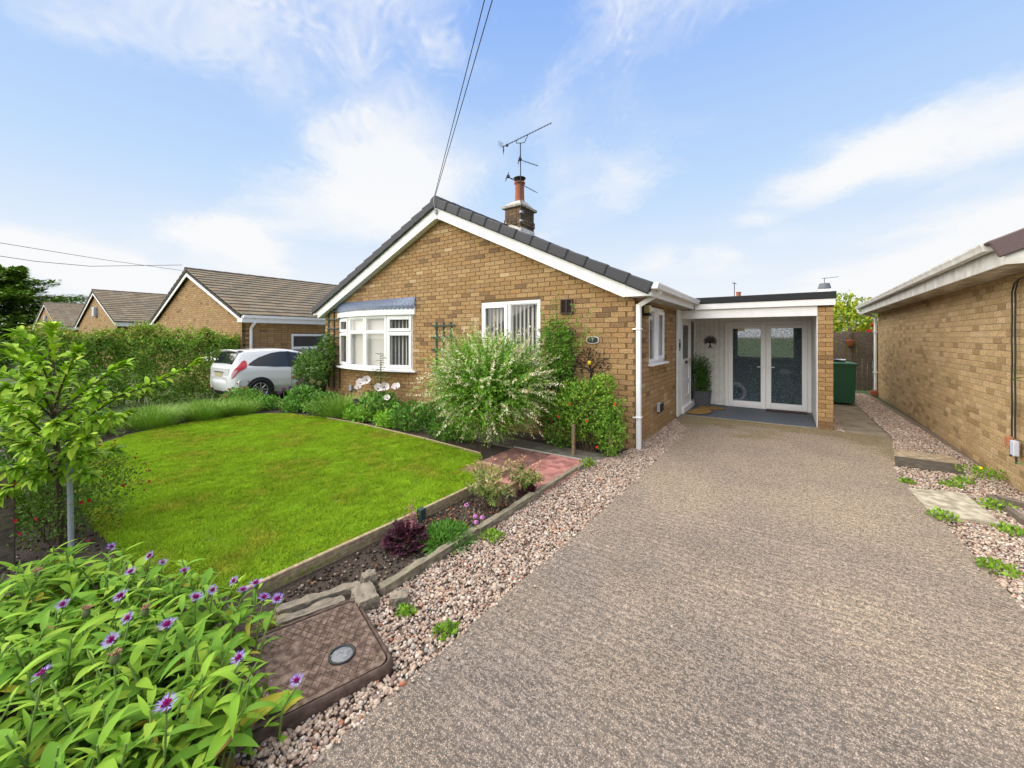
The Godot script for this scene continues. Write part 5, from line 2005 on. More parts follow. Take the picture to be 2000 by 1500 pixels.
# ================================================================ garden: hard things
func trellis(label: String, at: Vector3, xs: Array, ys: Array, x0: float, x1: float, y0: float, y1: float, group := "green trellises on the gable") -> void:
	var t := thing("trellis", label, "trellis", at, 0, group)
	for x in xs:
		var mb := MB.new()
		mb.cbox(Vector3(x - .016, y0, .002), Vector3(x + .016, y1, .022), .003)
		part("upright", mb, M.green_paint, t)
	for y in ys:
		var mb := MB.new()
		mb.cbox(Vector3(x0, y - .016, .023), Vector3(x1, y + .016, .043), .003)
		part("crossbar", mb, M.green_paint, t)
func rough_block(at: Vector3, size: Vector3, turn: float, seed_: int) -> MB:
	# a worn concrete piece: box faces subdivided and dented
	var f := FastNoiseLite.new()
	f.seed = seed_; f.frequency = 7.0; f.fractal_octaves = 4
	var mb := MB.new()
	var n := 14
	var b := Basis(Vector3.UP, turn)
	var ax := [Vector3.RIGHT, Vector3.UP, Vector3.BACK]
	for a in 3:
		for g in [1.0, -1.0]:
			var p: Vector3 = ax[a] * g
			var q: Vector3 = ax[(a + 1) % 3]
			var r: Vector3 = ax[(a + 2) % 3] * g
			var pts := []
			for j in n + 1:
				for i in n + 1:
					var v: Vector3 = p + q * (i * 2.0 / n - 1) + r * (j * 2.0 / n - 1)
					var e := Vector3(v.x, v.y, v.z)
					var rnd := e.normalized() * 1.25
					e = e.lerp(rnd, .07)
					var w := e * size * .5
					w += e.normalized() * (f.get_noise_3dv(w * 1.0 + at) * .022 + f.get_noise_3dv((w + at) * 4.5) * .012)
					pts.append(at + b * w)
			mb.smooth_grid(pts, n + 1, n + 1)
	return mb
func garden_hard() -> void:
	var mb: MB
	# boards along the lawn
	var E := thing("lawn_edging", "weathered timber boards edging the lawn beside the soil bed", "edging")
	for r in [[Vector3(-2.70, .048, -1.06), Vector3(-2.655, .048, -2.38)], [Vector3(-2.655, .048, -2.47), Vector3(-2.645, .048, -3.84)]]:
		mb = MB.new()
		mb.bar(r[0] - Vector3(0, .018, 0), r[1] - Vector3(0, .018, 0), .032, .10, Vector3.UP, .005)
		part("board", mb, M.wood_edge, E)
	mb = MB.new()
	mb.bar(Vector3(-2.64, .02, -3.86), Vector3(-3.18, .02, -3.90), .022, .06, Vector3.UP, .004)
	part("board", mb, M.wood_edge, E)
	for r in [[Vector3(-3.4, .012, -4.21), Vector3(-4.6, .012, -4.335)], [Vector3(-4.61, .012, -4.335), Vector3(-6.4, .012, -4.415)], [Vector3(-6.41, .012, -4.415), Vector3(-7.4, .012, -4.36)]]:
		mb = MB.new()
		mb.bar(r[0], r[1], .02, .05, Vector3.UP, .004)
		part("board", mb, M.wood_edge, E)
	mb = MB.new()
	mb.cbox(Vector3(-2.655, -.02, -2.455), Vector3(-2.595, .10, -2.395), .005)
	part("post", mb, grained(lin(.028, .055, .048), .7, M.grain, 4.0), E)
	# concrete edging, mossy, in short lengths
	var moss := grained(Color.WHITE, .95, stained_concrete(Color(.235, .205, .14), 91), 3.2, M.fine, .5)
	var K := thing("concrete_edging", "mossy grey concrete edging between the soil bed and the gravel", "edging")
	var z := -1.56
	while z > -4.6:
		var L := minf(.915, z + 4.72)
		var at := Vector3(-2.05 + (z + 1.56) * -.012 + rr(-.006, .006), .02, z - L * .5)
		part("kerb_length", rough_block(at, Vector3(.055, .10, L - .008), rr(-.012, .012) , int(z * 50)), moss, K)
		z -= .915
	# broken blocks by the manhole
	var pale := grained(Color.WHITE, .95, stained_concrete(Color(.235, .20, .15), 92), 3.2, M.fine, .6)
	for r in [["long mossy concrete kerb piece lying behind the manhole cover", Vector3(-2.285, .02, -1.305), Vector3(.06, .09, .46), -.39], ["long low concrete strip along the edge of the manhole cover", Vector3(-2.225, .015, -1.225), Vector3(.07, .075, .34), -.37], ["squat broken concrete block at the corner of the manhole cover", Vector3(-2.07, .035, -1.46), Vector3(.18, .09, .12), -.28], ["small upright concrete stub on the corner of the soil bed", Vector3(-2.17, .05, -1.56), Vector3(.065, .11, .085), -.3], ["rounded lump of old mortar among the gravel by the manhole", Vector3(-1.90, .03, -1.58), Vector3(.10, .07, .09), .8]]:
		var o := part("concrete_block", rough_block(r[1], r[2], r[3], int(r[1].x * 900)), pale)
		tag(o, r[0], "concrete block", "broken concrete round the manhole")
	manhole()
	# red slabs
	var cols := [Color(.30, .15, .12), Color(.55, .235, .20), Color(.53, .235, .20), Color(.46, .185, .16)]  # the first tone is darker and serves both left slabs
	var n := 0
	for r in [[-3.185, -4.115, 0], [-2.585, -4.70, 1], [-2.585, -4.105, 2], [-3.185, -4.70, 0]]:
		mb = MB.new()
		mb.cbox(Vector3(r[0], -.03, r[1] if r[2] != 2 else -4.10), Vector3(r[0] + .592, .028, (r[1] + .585) if r[2] != 2 else -3.50), .005)
		var c: Color = cols[r[2]]
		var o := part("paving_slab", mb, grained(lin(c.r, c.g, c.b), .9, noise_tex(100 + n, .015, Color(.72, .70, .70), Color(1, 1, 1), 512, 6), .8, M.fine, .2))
		tag(o, ["darker red paving slab nearest the lawn, behind the pinkish shrub", "clean red paving slab beside the grey path", "red paving slab nearest the soil bed", "darker red paving slab beside the willow"][n], "paving slab", "red slabs beside the lawn")
		n += 1
	mb = MB.new()
	mb.cbox(Vector3(-3.2, -.03, -4.745), Vector3(-1.96, .034, -4.712), .006)
	var ko := part("slab_kerb", mb, grained(lin(.42, .40, .36), .9, M.blot, 2.0))
	tag(ko, "thin pale kerb strip behind the red slabs", "edging")
	# slabs on the right
	for r in [["light tan slab set in the gravel nearest the side path", Color(.44, .35, .235), [Vector2(1.29, -7.68), Vector2(1.86, -7.60), Vector2(1.80, -7.20), Vector2(1.215, -7.22)], .03], ["dark damp grey slab next to the light tan one", Color(.105, .088, .066), [Vector2(1.212, -7.215), Vector2(1.798, -7.195), Vector2(1.72, -6.70), Vector2(1.135, -6.72)], .026], ["large cream slab lying against the drive", Color(.52, .47, .36), [Vector2(1.065, -5.74), Vector2(1.50, -5.87), Vector2(1.515, -5.07), Vector2(1.09, -5.0)], .034]]:
		mb = MB.new()
		var q := PackedVector2Array()
		for a in r[2]: q.append(Vector2(a.x, -a.y))
		mb.prism(q, Vector3(0, r[3], 0), Vector3.RIGHT, Vector3.FORWARD, .06)
		var o := part("stepping_slab", mb, grained(lin(r[1].r, r[1].g, r[1].b), .9, noise_tex(120, .018, Color(.72, .71, .68), Color(1, 1, 1), 512, 6), .9, M.fine, .2))
		tag(o, r[0], "paving slab", "slabs in the gravel on the right")
	for r in [["low grey timber sleeper end in the gravel on the right", Vector3(1.66, .025, -5.84), Vector3(1.70, .025, -4.95)], ["short grey timber lying against the pale wall on the right", Vector3(1.71, .03, -5.83), Vector3(1.97, .03, -5.60)]]:
		mb = MB.new()
		mb.bar(r[1], r[2], .05, .09, Vector3.UP, .008)
		var o := part("timber", mb, M.wood_grey)
		tag(o, r[0], "timber", "old timbers on the right")
	# small rail in the bed
	var R := thing("low_rail", "small low timber rail on two stubby posts in the soil bed", "rail")
	mb = MB.new()
	mb.bar(Vector3(-2.245, .125, -3.03), Vector3(-2.25, .125, -3.38), .045, .03, Vector3.UP, .004)
	part("rail", mb, M.wood_new, R)
	for zz in [-3.06, -3.34]:
		mb = MB.new()
		mb.cbox(Vector3(-2.272, -.03, zz - .022), Vector3(-2.228, .109, zz + .022), .004)
		part("post", mb, M.wood_new, R)
	# stakes in the shrub at the corner
	for r in [["left wooden stake under the red flowered shrub", Vector3(-2.36, 0, -4.93), .42], ["right wooden stake under the red flowered shrub by the downpipe", Vector3(-1.90, 0, -5.11), .40]]:
		mb = MB.new()
		mb.cbox(r[1] + Vector3(-.022, -.03, -.022), r[1] + Vector3(.022, r[2], .022), .004)
		var o := part("stake", mb, wood(Color(.30, .22, .12), 14))
		tag(o, r[0], "stake", "stakes at the corner shrub")
	# conduit support and old post on the left
	var P := thing("support_pole", "grey conduit pole with a black cap supporting the young tree", "pole", Vector3(-4.305, 0, -.575))
	mb = MB.new()
	mb.tube([Vector3(0, -.03, 0), Vector3(-.005, .80, .01)], .0165, 14)
	part("pole", mb, M.galv, P)
	mb = MB.new()
	mb.lathe([[.021, .77], [.023, .80], [.023, .845], [.018, .85], [0, .85]], Vector3(-.005, 0, .01), 14)
	part("cap", mb, M.rubber, P)
	mb = MB.new()
	mb.cbox(Vector3(-4.55, -.03, -.33), Vector3(-4.45, .69, -.23), .008)
	var po := part("wooden_post", mb, M.wood_grey)
	tag(po, "weathered grey wooden post at the left edge of the picture", "post")
	trellis("tall narrow green trellis between the bow window and the left corner", Vector3(-9.22, 0, GZ + .004), [-.24, .0, .24], [.9, 1.15, 1.38, 1.60, 1.82, 2.04, 2.24], -.27, .27, .35, 2.3)
	trellis("green trellis top showing above the willow", Vector3(-5.48, 0, GZ + .004), [-.19, .0, .19], [.9, 1.35, 1.60, 1.83], -.32, .32, .4, 1.90)
	trellis("dark green trellis right of the flat window, overgrown by the climber", Vector3(-2.93, 0, GZ + .004), [-.205, -.02, .205], [.55, .95, 1.32, 1.66], -.24, .24, .35, 1.69)

func manhole() -> void:
	var a := deg_to_rad(-17.6)
	var T := thing("manhole_cover", "rusty brown manhole cover with a raised diamond pattern and a round glass inset", "manhole cover", Vector3(-1.912, 0, -1.00), a)
	# local: x across, +z towards the camera
	var rust := grained(lin(.21, .145, .108), .85, noise_tex(130, .02, Color(.55, .5, .47), Color(1, 1, 1), 512, 6), 1.8, M.fine, .25)
	var W := .275
	var L := .325
	var rr_ := .045
	var outline := func(g: float, rad: float) -> PackedVector2Array:
		var p := PackedVector2Array()
		for q in 4:
			var cx: float = [1, -1, -1, 1][q] * (W + g - rad)
			var cy: float = [1, 1, -1, -1][q] * (L + g - rad)
			for k in 6:
				var an := PI * .5 * q + PI * .5 * k / 5.0
				p.append(Vector2(cx + cos(an) * rad, cy + sin(an) * rad))
		return p
	var mb := MB.new()
	mb.prism(outline.call(.0, rr_), Vector3(0, .060, 0), Vector3.RIGHT, Vector3.FORWARD, .09)
	part("cover", mb, rust, T)
	# frame round it with a gap
	mb = MB.new()
	var o0: PackedVector2Array = outline.call(.007, rr_)
	var o1: PackedVector2Array = outline.call(.020, rr_ + .01)
	var o2: PackedVector2Array = outline.call(.030, rr_ + .015)
	var ring := []
	for lev in [[o0, .03], [o0, .060], [o1, .064], [o2, .045], [o2, -.03]]:
		for k in o0.size(): ring.append(Vector3(lev[0][k].x, lev[1], -lev[0][k].y))
	mb.smooth_grid(ring, o0.size(), 5, true, true)
	part("frame", mb, grained(lin(.13, .085, .066), .8, noise_tex(131, .02, Color(.6, .55, .5), Color(1, 1, 1), 512, 6), 1.8, M.fine, .2), T)
	# raised diagonal ribs, clipped to the plate and kept off the blank name panel and the glass
	mb = MB.new()
	var lens := Vector2(.10, -.16)
	for s in [-1, 1]:
		for k in range(-26, 27):
			var c := k * .0415
			var t := -.7
			var run0 := 99.0
			while t < .7:
				var x := t
				var y: float = c + s * t * .62
				var ok: bool = absf(x) < W - .018 and absf(y) < L - .018 and Vector2(x - lens.x, y - lens.y).length() > .072 and not (absf(x + .02) < .12 and y > -.02 and y < .14)
				if ok and run0 > 50: run0 = t
				if (not ok or t + .012 >= .7) and run0 < 50:
					if t - run0 > .02:
						mb.bar(Vector3(run0, .0615, c + s * run0 * .62), Vector3(t - .012, .0615, c + s * (t - .012) * .62), .0040, .0032, Vector3.UP, .0008)
					run0 = 99.0
				t += .012
	for r in [[-.14, -.02, .10, -.015], [-.14, .14, .10, .145]]: mb.box(Vector3(r[0], .0601, r[1]), Vector3(r[2], .0632, r[3]))
	part("ribs", mb, rust, T)
	mb = MB.new()
	mb.lathe([[.062, .060], [.062, .067], [.055, .068], [.050, .064], [.050, .061]], Vector3(lens.x, 0, lens.y), 28)
	part("inset_ring", mb, M.rubber, T)
	mb = MB.new()
	mb.lathe([[.050, .0615], [.03, .064], [0, .065]], Vector3(lens.x, 0, lens.y), 28)
	part("inset_disc", mb, grained(lin(.20, .21, .23), .35, M.blot, 6.0), T)
	# bits of grit on it
	var xf := []
	var cl := []
	for k in 46:
		var p := Vector3(rr(-W + .02, W - .02), .065, rr(-L + .02, L - .02))
		xf.append(Transform3D(Basis.from_euler(Vector3(rr(0, 6), rr(0, 6), rr(0, 6))).scaled(Vector3.ONE * rr(.15, .36)), p))
		cl.append(vary(Color(.58, .50, .42), .2))
	many("grit", stone_mesh(3), xf, cl, T)

func stone_mesh(seed_: int) -> ArrayMesh:
	var f := FastNoiseLite.new()
	f.seed = seed_; f.frequency = .9
	var mb := MB.new()
	mb.colored = true
	var pts := []
	var nu := 9
	var nv := 6
	for j in nv:
		var th := PI * j / (nv - 1)
		for i in nu:
			var ph := TAU * i / nu
			var d := Vector3(sin(th) * cos(ph), cos(th), sin(th) * sin(ph))
			var r := 1.0 + .42 * f.get_noise_3dv(d * 1.1)
			pts.append(d * r * Vector3(.0125, .0085, .0105))
	mb.smooth_grid(pts, nu, nv, true, false)
	# facing out
	var flip := false
	for k in range(nu, nu * 2):
		if mb.n[k].dot(mb.v[k]) < 0: flip = true
	if flip:
		mb = MB.new()
		mb.colored = true
		mb.smooth_grid(pts, nu, nv, true, true)
	for k in nu:
		mb.n[k] = Vector3.UP; mb.n[nu * (nv - 1) + k] = Vector3.DOWN
	return mb.mesh(M.stone)

func gravel() -> void:
	var pal := [Color(0.529, 0.400, 0.313), Color(0.621, 0.499, 0.395), Color(0.713, 0.626, 0.531), Color(0.460, 0.331, 0.254), Color(0.333, 0.226, 0.177), Color(0.391, 0.348, 0.307), Color(0.598, 0.452, 0.342), Color(0.782, 0.708, 0.625), Color(0.265, 0.186, 0.153), Color(0.517, 0.197, 0.094)]
	var wts := [.19, .16, .12, .14, .10, .07, .12, .05, .035, .015]
	var slabs := [PackedVector2Array([Vector2(1.29, -7.68), Vector2(1.86, -7.60), Vector2(1.72, -6.70), Vector2(1.135, -6.72)]), PackedVector2Array([Vector2(1.065, -5.74), Vector2(1.50, -5.87), Vector2(1.515, -5.07), Vector2(1.09, -5.0)])]
	var areas := [[PackedVector2Array([Vector2(-2.015, .3), Vector2(-2.015, -4.7), Vector2(-1.86, -5.2), Vector2(-1.78, -5.7), Vector2(-1.755, -8.24), Vector2(-1.37, -7.35), Vector2(-1.335, -4.4), Vector2(-1.38, -2.7), Vector2(-1.44, -.8), Vector2(-1.44, .3)]), 24000, "pinkish beige gravel strip between the drive and the beds"], [PackedVector2Array([Vector2(1.17, -3.0), Vector2(1.12, -5.2), Vector2(1.11, -6.6), Vector2(1.42, -8.56), Vector2(1.42, -14.8), Vector2(1.87, -14.8), Vector2(2.01, -6.0), Vector2(2.05, -3.0)]), 27000, "brownish gravel between the drive and the pale wall"], [PackedVector2Array([Vector2(.715, -8.7), Vector2(.855, -8.65), Vector2(.80, -13), Vector2(.715, -13)]), 900, "narrow gravel strip beside the porch pier"]]
	for ai in areas.size():
		var poly: PackedVector2Array = areas[ai][0]
		var G: Node3D = Node3D.new()
		G.name = numbered("gravel")
		G.set_meta("kind", "stuff")
		tag(G, areas[ai][2], "gravel")
		add_child(G)
		var xf := [[], [], [], []]
		var cl := [[], [], [], []]
		var box := Rect2(poly[0], Vector2.ZERO)
		for p in poly: box = box.expand(p)
		var placed := 0
		var tries := 0
		while placed < areas[ai][1] and tries < areas[ai][1] * 4:
			tries += 1
			var x := rr(box.position.x, box.end.x)
			var zf := rng.randf()
			var z := box.end.y - (box.size.y) * pow(zf, 1.35)
			if not inside(poly, x, z): continue
			var skip := false
			if ai == 1:
				for s in slabs:
					if inside(s, x, z): skip = true
			if ai == 0:
				var q := Vector2(x + 1.912, z + 1.00).rotated(deg_to_rad(-17.6))
				if absf(q.x) < .30 and absf(q.y) < .35: skip = true
			if skip: continue
			var k := rng.randi() % 4
			var w := rng.randf()
			var c := 0
			while c < 9 and w > wts[c]:
				w -= wts[c]; c += 1
			var s := rr(.45, .85) if rng.randf() < .86 else rr(.85, 1.35)
			if z < -9: s *= 1.35
			xf[k].append(Transform3D(Basis.from_euler(Vector3(rr(-.5, .5), rr(0, TAU), rr(-.5, .5))) * Basis.from_scale(Vector3(s * rr(.8, 1.25), s * rr(.8, 1.2), s)), Vector3(x, .004 + rr(.0, .016), z)))
			cl[k].append(vary(pal[c], .16))
			placed += 1
		for k in 4: many("pebbles", stone_mesh(20 + k), xf[k], cl[k], G)

func stray_pebbles() -> void:
	var xf := []
	var cl := []
	for k in 330:
		var z := rr(-7.3, -.5)
		var left := rng.randf() < .6
		var off := absf(rng.randfn(0, .05)) + .004
		var x := (lerpf(-1.45, -1.35, clampf((-z - .8) / 3.6, 0, 1)) + off) if left else (1.115 - off if z < -5.0 else 1.14 - off)
		if k > 290: x = rr(-1.2, 1.0)
		var s := rr(.3, .75)
		xf.append(Transform3D(Basis(Vector3.UP, rr(0, TAU)).scaled(Vector3(s, s * .9, s)), Vector3(x, .026 + s * .004, z)))
		cl.append(vary(Color(.60, .50, .42), .3))
	var o := many("stray_pebbles", stone_mesh(27), xf, cl, self)
	tag(o, "stray pebbles kicked from the gravel on to the edges of the drive", "pebbles")

func lawn_grass() -> void:
	var poly := PackedVector2Array(LAWN)
	var f := FastNoiseLite.new()
	f.seed = 4; f.frequency = 1.1; f.fractal_octaves = 4
	var g := FastNoiseLite.new()
	g.seed = 14; g.frequency = 4.5; g.fractal_octaves = 2
	var G := Node3D.new()
	G.name = "lawn"
	G.set_meta("kind", "stuff")
	tag(G, "short bright green mown lawn in front of the bungalow", "lawn")
	add_child(G)
	var meshes := []
	for v in 3:
		var mb := MB.new()
		mb.colored = true
		for k in 44:
			var o := Vector3(rr(-.05, .05), 0, rr(-.05, .05))
			var a := rr(0, TAU)
			var lean := rr(.15, 1.0)
			var h := rr(.018, .034)
			var w := rr(.0013, .0022)
			var d := Vector3(cos(a), 0, sin(a))
			var s := Vector3(-sin(a), 0, cos(a)) * w
			var t1 := o + Vector3.UP * h * .6 + d * h * lean * .35
			var t2 := o + Vector3.UP * h * (1.0 - lean * .3) + d * h * lean
			var c := rr(.82, 1.18)
			mb.col = Color(c * rr(.9, 1.15), c, c * .9)
			mb.quad(o - s, o + s, t1 + s * .85, t1 - s * .85)
			mb.tri(t1 - s * .85, t1 + s * .85, t2)
		meshes.append(mb.mesh(M.grass))
	var xf := [[], [], []]
	var cl := [[], [], []]
	var n := 0
	while n < 19000:
		var x := rr(-9.15, -2.68)
		var z := -.78 - 3.62 * pow(rng.randf(), 1.15)
		if not inside(poly, x, z): continue
		var a := f.get_noise_2d(x, z)
		var b := g.get_noise_2d(x, z)
		var k := rng.randi() % 3
		var s := rr(.8, 1.15) * (1.0 + b * .3)
		xf[k].append(Transform3D(Basis(Vector3.UP, rr(0, TAU)) * Basis.from_scale(Vector3(1, s, 1)), Vector3(x, .010, z)))
		var dry := clampf(smoothstep(.1, .6, -a + b * .5), 0, 1)
		var c := Color(.255, .395, .024).lerp(Color(.40, .40, .05), dry * .75)
		c = c * (1.0 + a * .30 + b * .20)
		cl[k].append(vary(c, .24))
		n += 1
	for k in 3: many("grass", meshes[k], xf[k], cl[k], G)

func wires() -> void:
	var w1 := MB.new()
	var a := Vector3(-5.52, 4.30, -5.43)
	var names := ["left of the two thin overhead cables rising from the gable apex", "right of the two thin overhead cables rising from the gable apex"]
	for q in 2:
		var through: Vector3 = [Vector3(-2.494, 5.0, -3.14), Vector3(-2.43, 5.0, -3.184)][q]
		var st := a + Vector3(.02 * q, 0, 0)
		var e := st + (through - st) * 3.6
		var pts := []
		for k in 25:
			var t := k / 24.0
			pts.append(st.lerp(e, t) + Vector3.DOWN * .12 * t * (1 - t) + Vector3.DOWN * .0)
		var mb := MB.new()
		mb.tube(pts, .0055, 6)
		var o := part("overhead_cable", mb, M.rubber)
		tag(o, names[q], "cable", "overhead cables")
	var br := MB.new()
	br.tube([Vector3(-5.53, 3.98, -5.47), Vector3(-5.53, 4.22, -5.42), Vector3(-5.52, 4.31, -5.43)], .007, 6)
	br.cbox(Vector3(-5.56, 3.98, -5.489), Vector3(-5.50, 4.06, -5.46), .006)
	var bo := part("cable_bracket", br, M.galv)
	tag(bo, "small cable bracket on the white board at the gable apex", "bracket")
	for q in 2:
		var pts := []
		var P: Array = [[Vector3(-19.05, 4.38, -5.42), Vector3(-20.1, 4.10, -3.13), Vector3(-20.2, 4.09, -1.875), Vector3(-19.5, 4.22, 1.0)], [Vector3(-33.6, 5.95, -17.6), Vector3(-28.6, 5.35, -11.2), Vector3(-22.4, 4.70, -3.9), Vector3(-13.0, 4.0, 6.6)]][q]
		for k in 3:
			for s in 8: pts.append(P[k].lerp(P[k + 1], s / 8.0))
		pts.append(P[3])
		
		var mb := MB.new()
		mb.tube(pts, .009, 6)
		var o := part("overhead_cable", mb, M.rubber)
		tag(o, ["thin cable running left from the apex of the bungalow next door", "upper thin cable crossing the sky at the far left"][q], "cable", "overhead cables")

# ================================================================ plants
func leaf_mesh(L: float, W: float, segs: int, droop: float, fold: float, wide := .4, rib := 1.25, m: Material = null) -> ArrayMesh:
	var mb := MB.new()
	mb.colored = true
	mb.leaf(L, W, segs, droop, fold, wide)
	for k in mb.c.size(): mb.c[k] = Color(rib, rib, rib * .9) if k % 3 == 1 else Color(1, 1, 1)
	return mb.mesh(m if m else M.leaf)
func small_leaf(L: float, W: float, droop := .3, m: Material = null) -> ArrayMesh:
	var mb := MB.new()
	mb.colored = true
	mb.flat_leaf(L, W, droop)
	return mb.mesh(m if m else M.leaf)
# nearest as parts with one of a few materials, the rest together
func set_leaves(list: Array, meshes: Array, parent: Node3D, most: int, base: Array, m: StandardMaterial3D) -> void:
	var order := []
	for k in list.size(): order.append([(parent.transform * list[k][0].origin).distance_squared_to(EYE), k])
	order.sort()
	var mats := []
	for c in base:
		var mm := m.duplicate() as StandardMaterial3D
		mm.albedo_color = lin(c.r, c.g, c.b)
		mats.append(mm)
	var xf := []
	var cl := []
	for s in meshes: xf.append([]); cl.append([])
	for q in order.size():
		var l = list[order[q][1]]
		var w: int = l[2] % meshes.size()
		if q < most:
			var o := put("leaf", meshes[w], parent, l[0])
			o.material_override = mats[l[1]]
		else:
			xf[w].append(l[0]); cl[w].append(vary(base[l[1]], .12))
	for w in meshes.size():
		if xf[w].size(): many("foliage", meshes[w], xf[w], cl[w], parent)
# leafy mound: leaves spread through an ellipsoid, denser outside, broken by noise
func mound(parent: Node3D, me: ArrayMesh, n: int, c: Vector3, r: Vector3, cols: Array, gap := .15, nf := 3.0, up := .4, called := "foliage", size := [.75, 1.25], inner := .55) -> void:
	var f := FastNoiseLite.new()
	f.seed = rng.randi() % 1000; f.frequency = nf; f.fractal_octaves = 3
	var xf := []
	var cl := []
	var k := 0
	var tries := 0
	while k < n and tries < n * 6:
		tries += 1
		var d := rdir()
		var q := pow(rr(pow(inner, 3.0), 1.0), 1.0 / 3.0)
		var lump := 1.0 + .38 * f.get_noise_3dv(d * .8 + c)
		var p := c + d * r * q * lump
		if p.y < parent.position.y * 0.0 + .005 and parent.position.y + p.y < ground_y(parent.position.x + p.x): continue
		if f.get_noise_3dv(p * 1.7) < -gap * 1.0 and rng.randf() < .8: continue
		var dd := (d * 1.0 + rdir() * .85 + Vector3.UP * up).normalized()
		xf.append(Transform3D(dir_basis(dd, (d + rdir() * .5).normalized(), rr(-.6, .6)).scaled(Vector3.ONE * rr(size[0], size[1])), p))
		cl.append(vary(cols[rng.randi() % cols.size()], .22))
		k += 1
	many(called, me, xf, cl, parent)
func stems(parent: Node3D, n: int, c: Vector3, r: Vector3, rad := .006, col := Color(.10, .075, .045), called := "stems") -> void:
	var mb := MB.new()
	mb.colored = true
	mb.col = col
	for k in n:
		var d := rdir()
		d.y = absf(d.y) * .9 + .15
		var b := Vector3(c.x + rr(-.06, .06) * r.x * 4, -.02, c.z + rr(-.06, .06) * r.z * 4)
		var t := c + d.normalized() * r * rr(.6, .92)
		mb.tube([b, b.lerp(t, .5) + Vector3(rr(-.05, .05), .06, rr(-.05, .05)), t], [rad, rad * .7, rad * .35], 5)
	part(called, mb, M.twig, parent)
func blades(parent: Node3D, n: int, spread: float, h0: float, h1: float, w: float, lean: float, cols: Array, called := "foliage") -> void:
	var mb := MB.new()
	mb.colored = true
	var pts := []
	for s in 5:
		var t := s / 4.0
		var hw: float = w * .5 * (1.0 - pow(t, 2.2)) + .0004
		pts.append(Vector3(.22 * t * t, t - .06 * t * t, -hw))
		pts.append(Vector3(.22 * t * t, t - .06 * t * t, hw))
	mb.smooth_grid(pts, 2, 5)
	var me := mb.mesh(M.leaf_dull)
	var xf := []
	var cl := []
	for k in n:
		var a := rr(0, TAU)
		var r := spread * sqrt(rng.randf())
		var o := Vector3(cos(a) * r, 0, sin(a) * r) * .45
		var L := rr(h0, h1)
		var tilt := lean * (r / spread) + rr(-.12, .12)
		var out := a + rr(-.5, .5)
		var bas := Basis(Vector3.UP, -out) * Basis(Vector3.BACK, -tilt)
		xf.append(Transform3D(bas * Basis.from_scale(Vector3(L, L, 1)), o))
		cl.append(vary(cols[rng.randi() % cols.size()], .2))
	many(called, me, xf, cl, parent)

func plants() -> void:
	young_tree()
	cornflowers()
	willow()
	hedge_and_trees()
	border_plants()
	bed_plants()

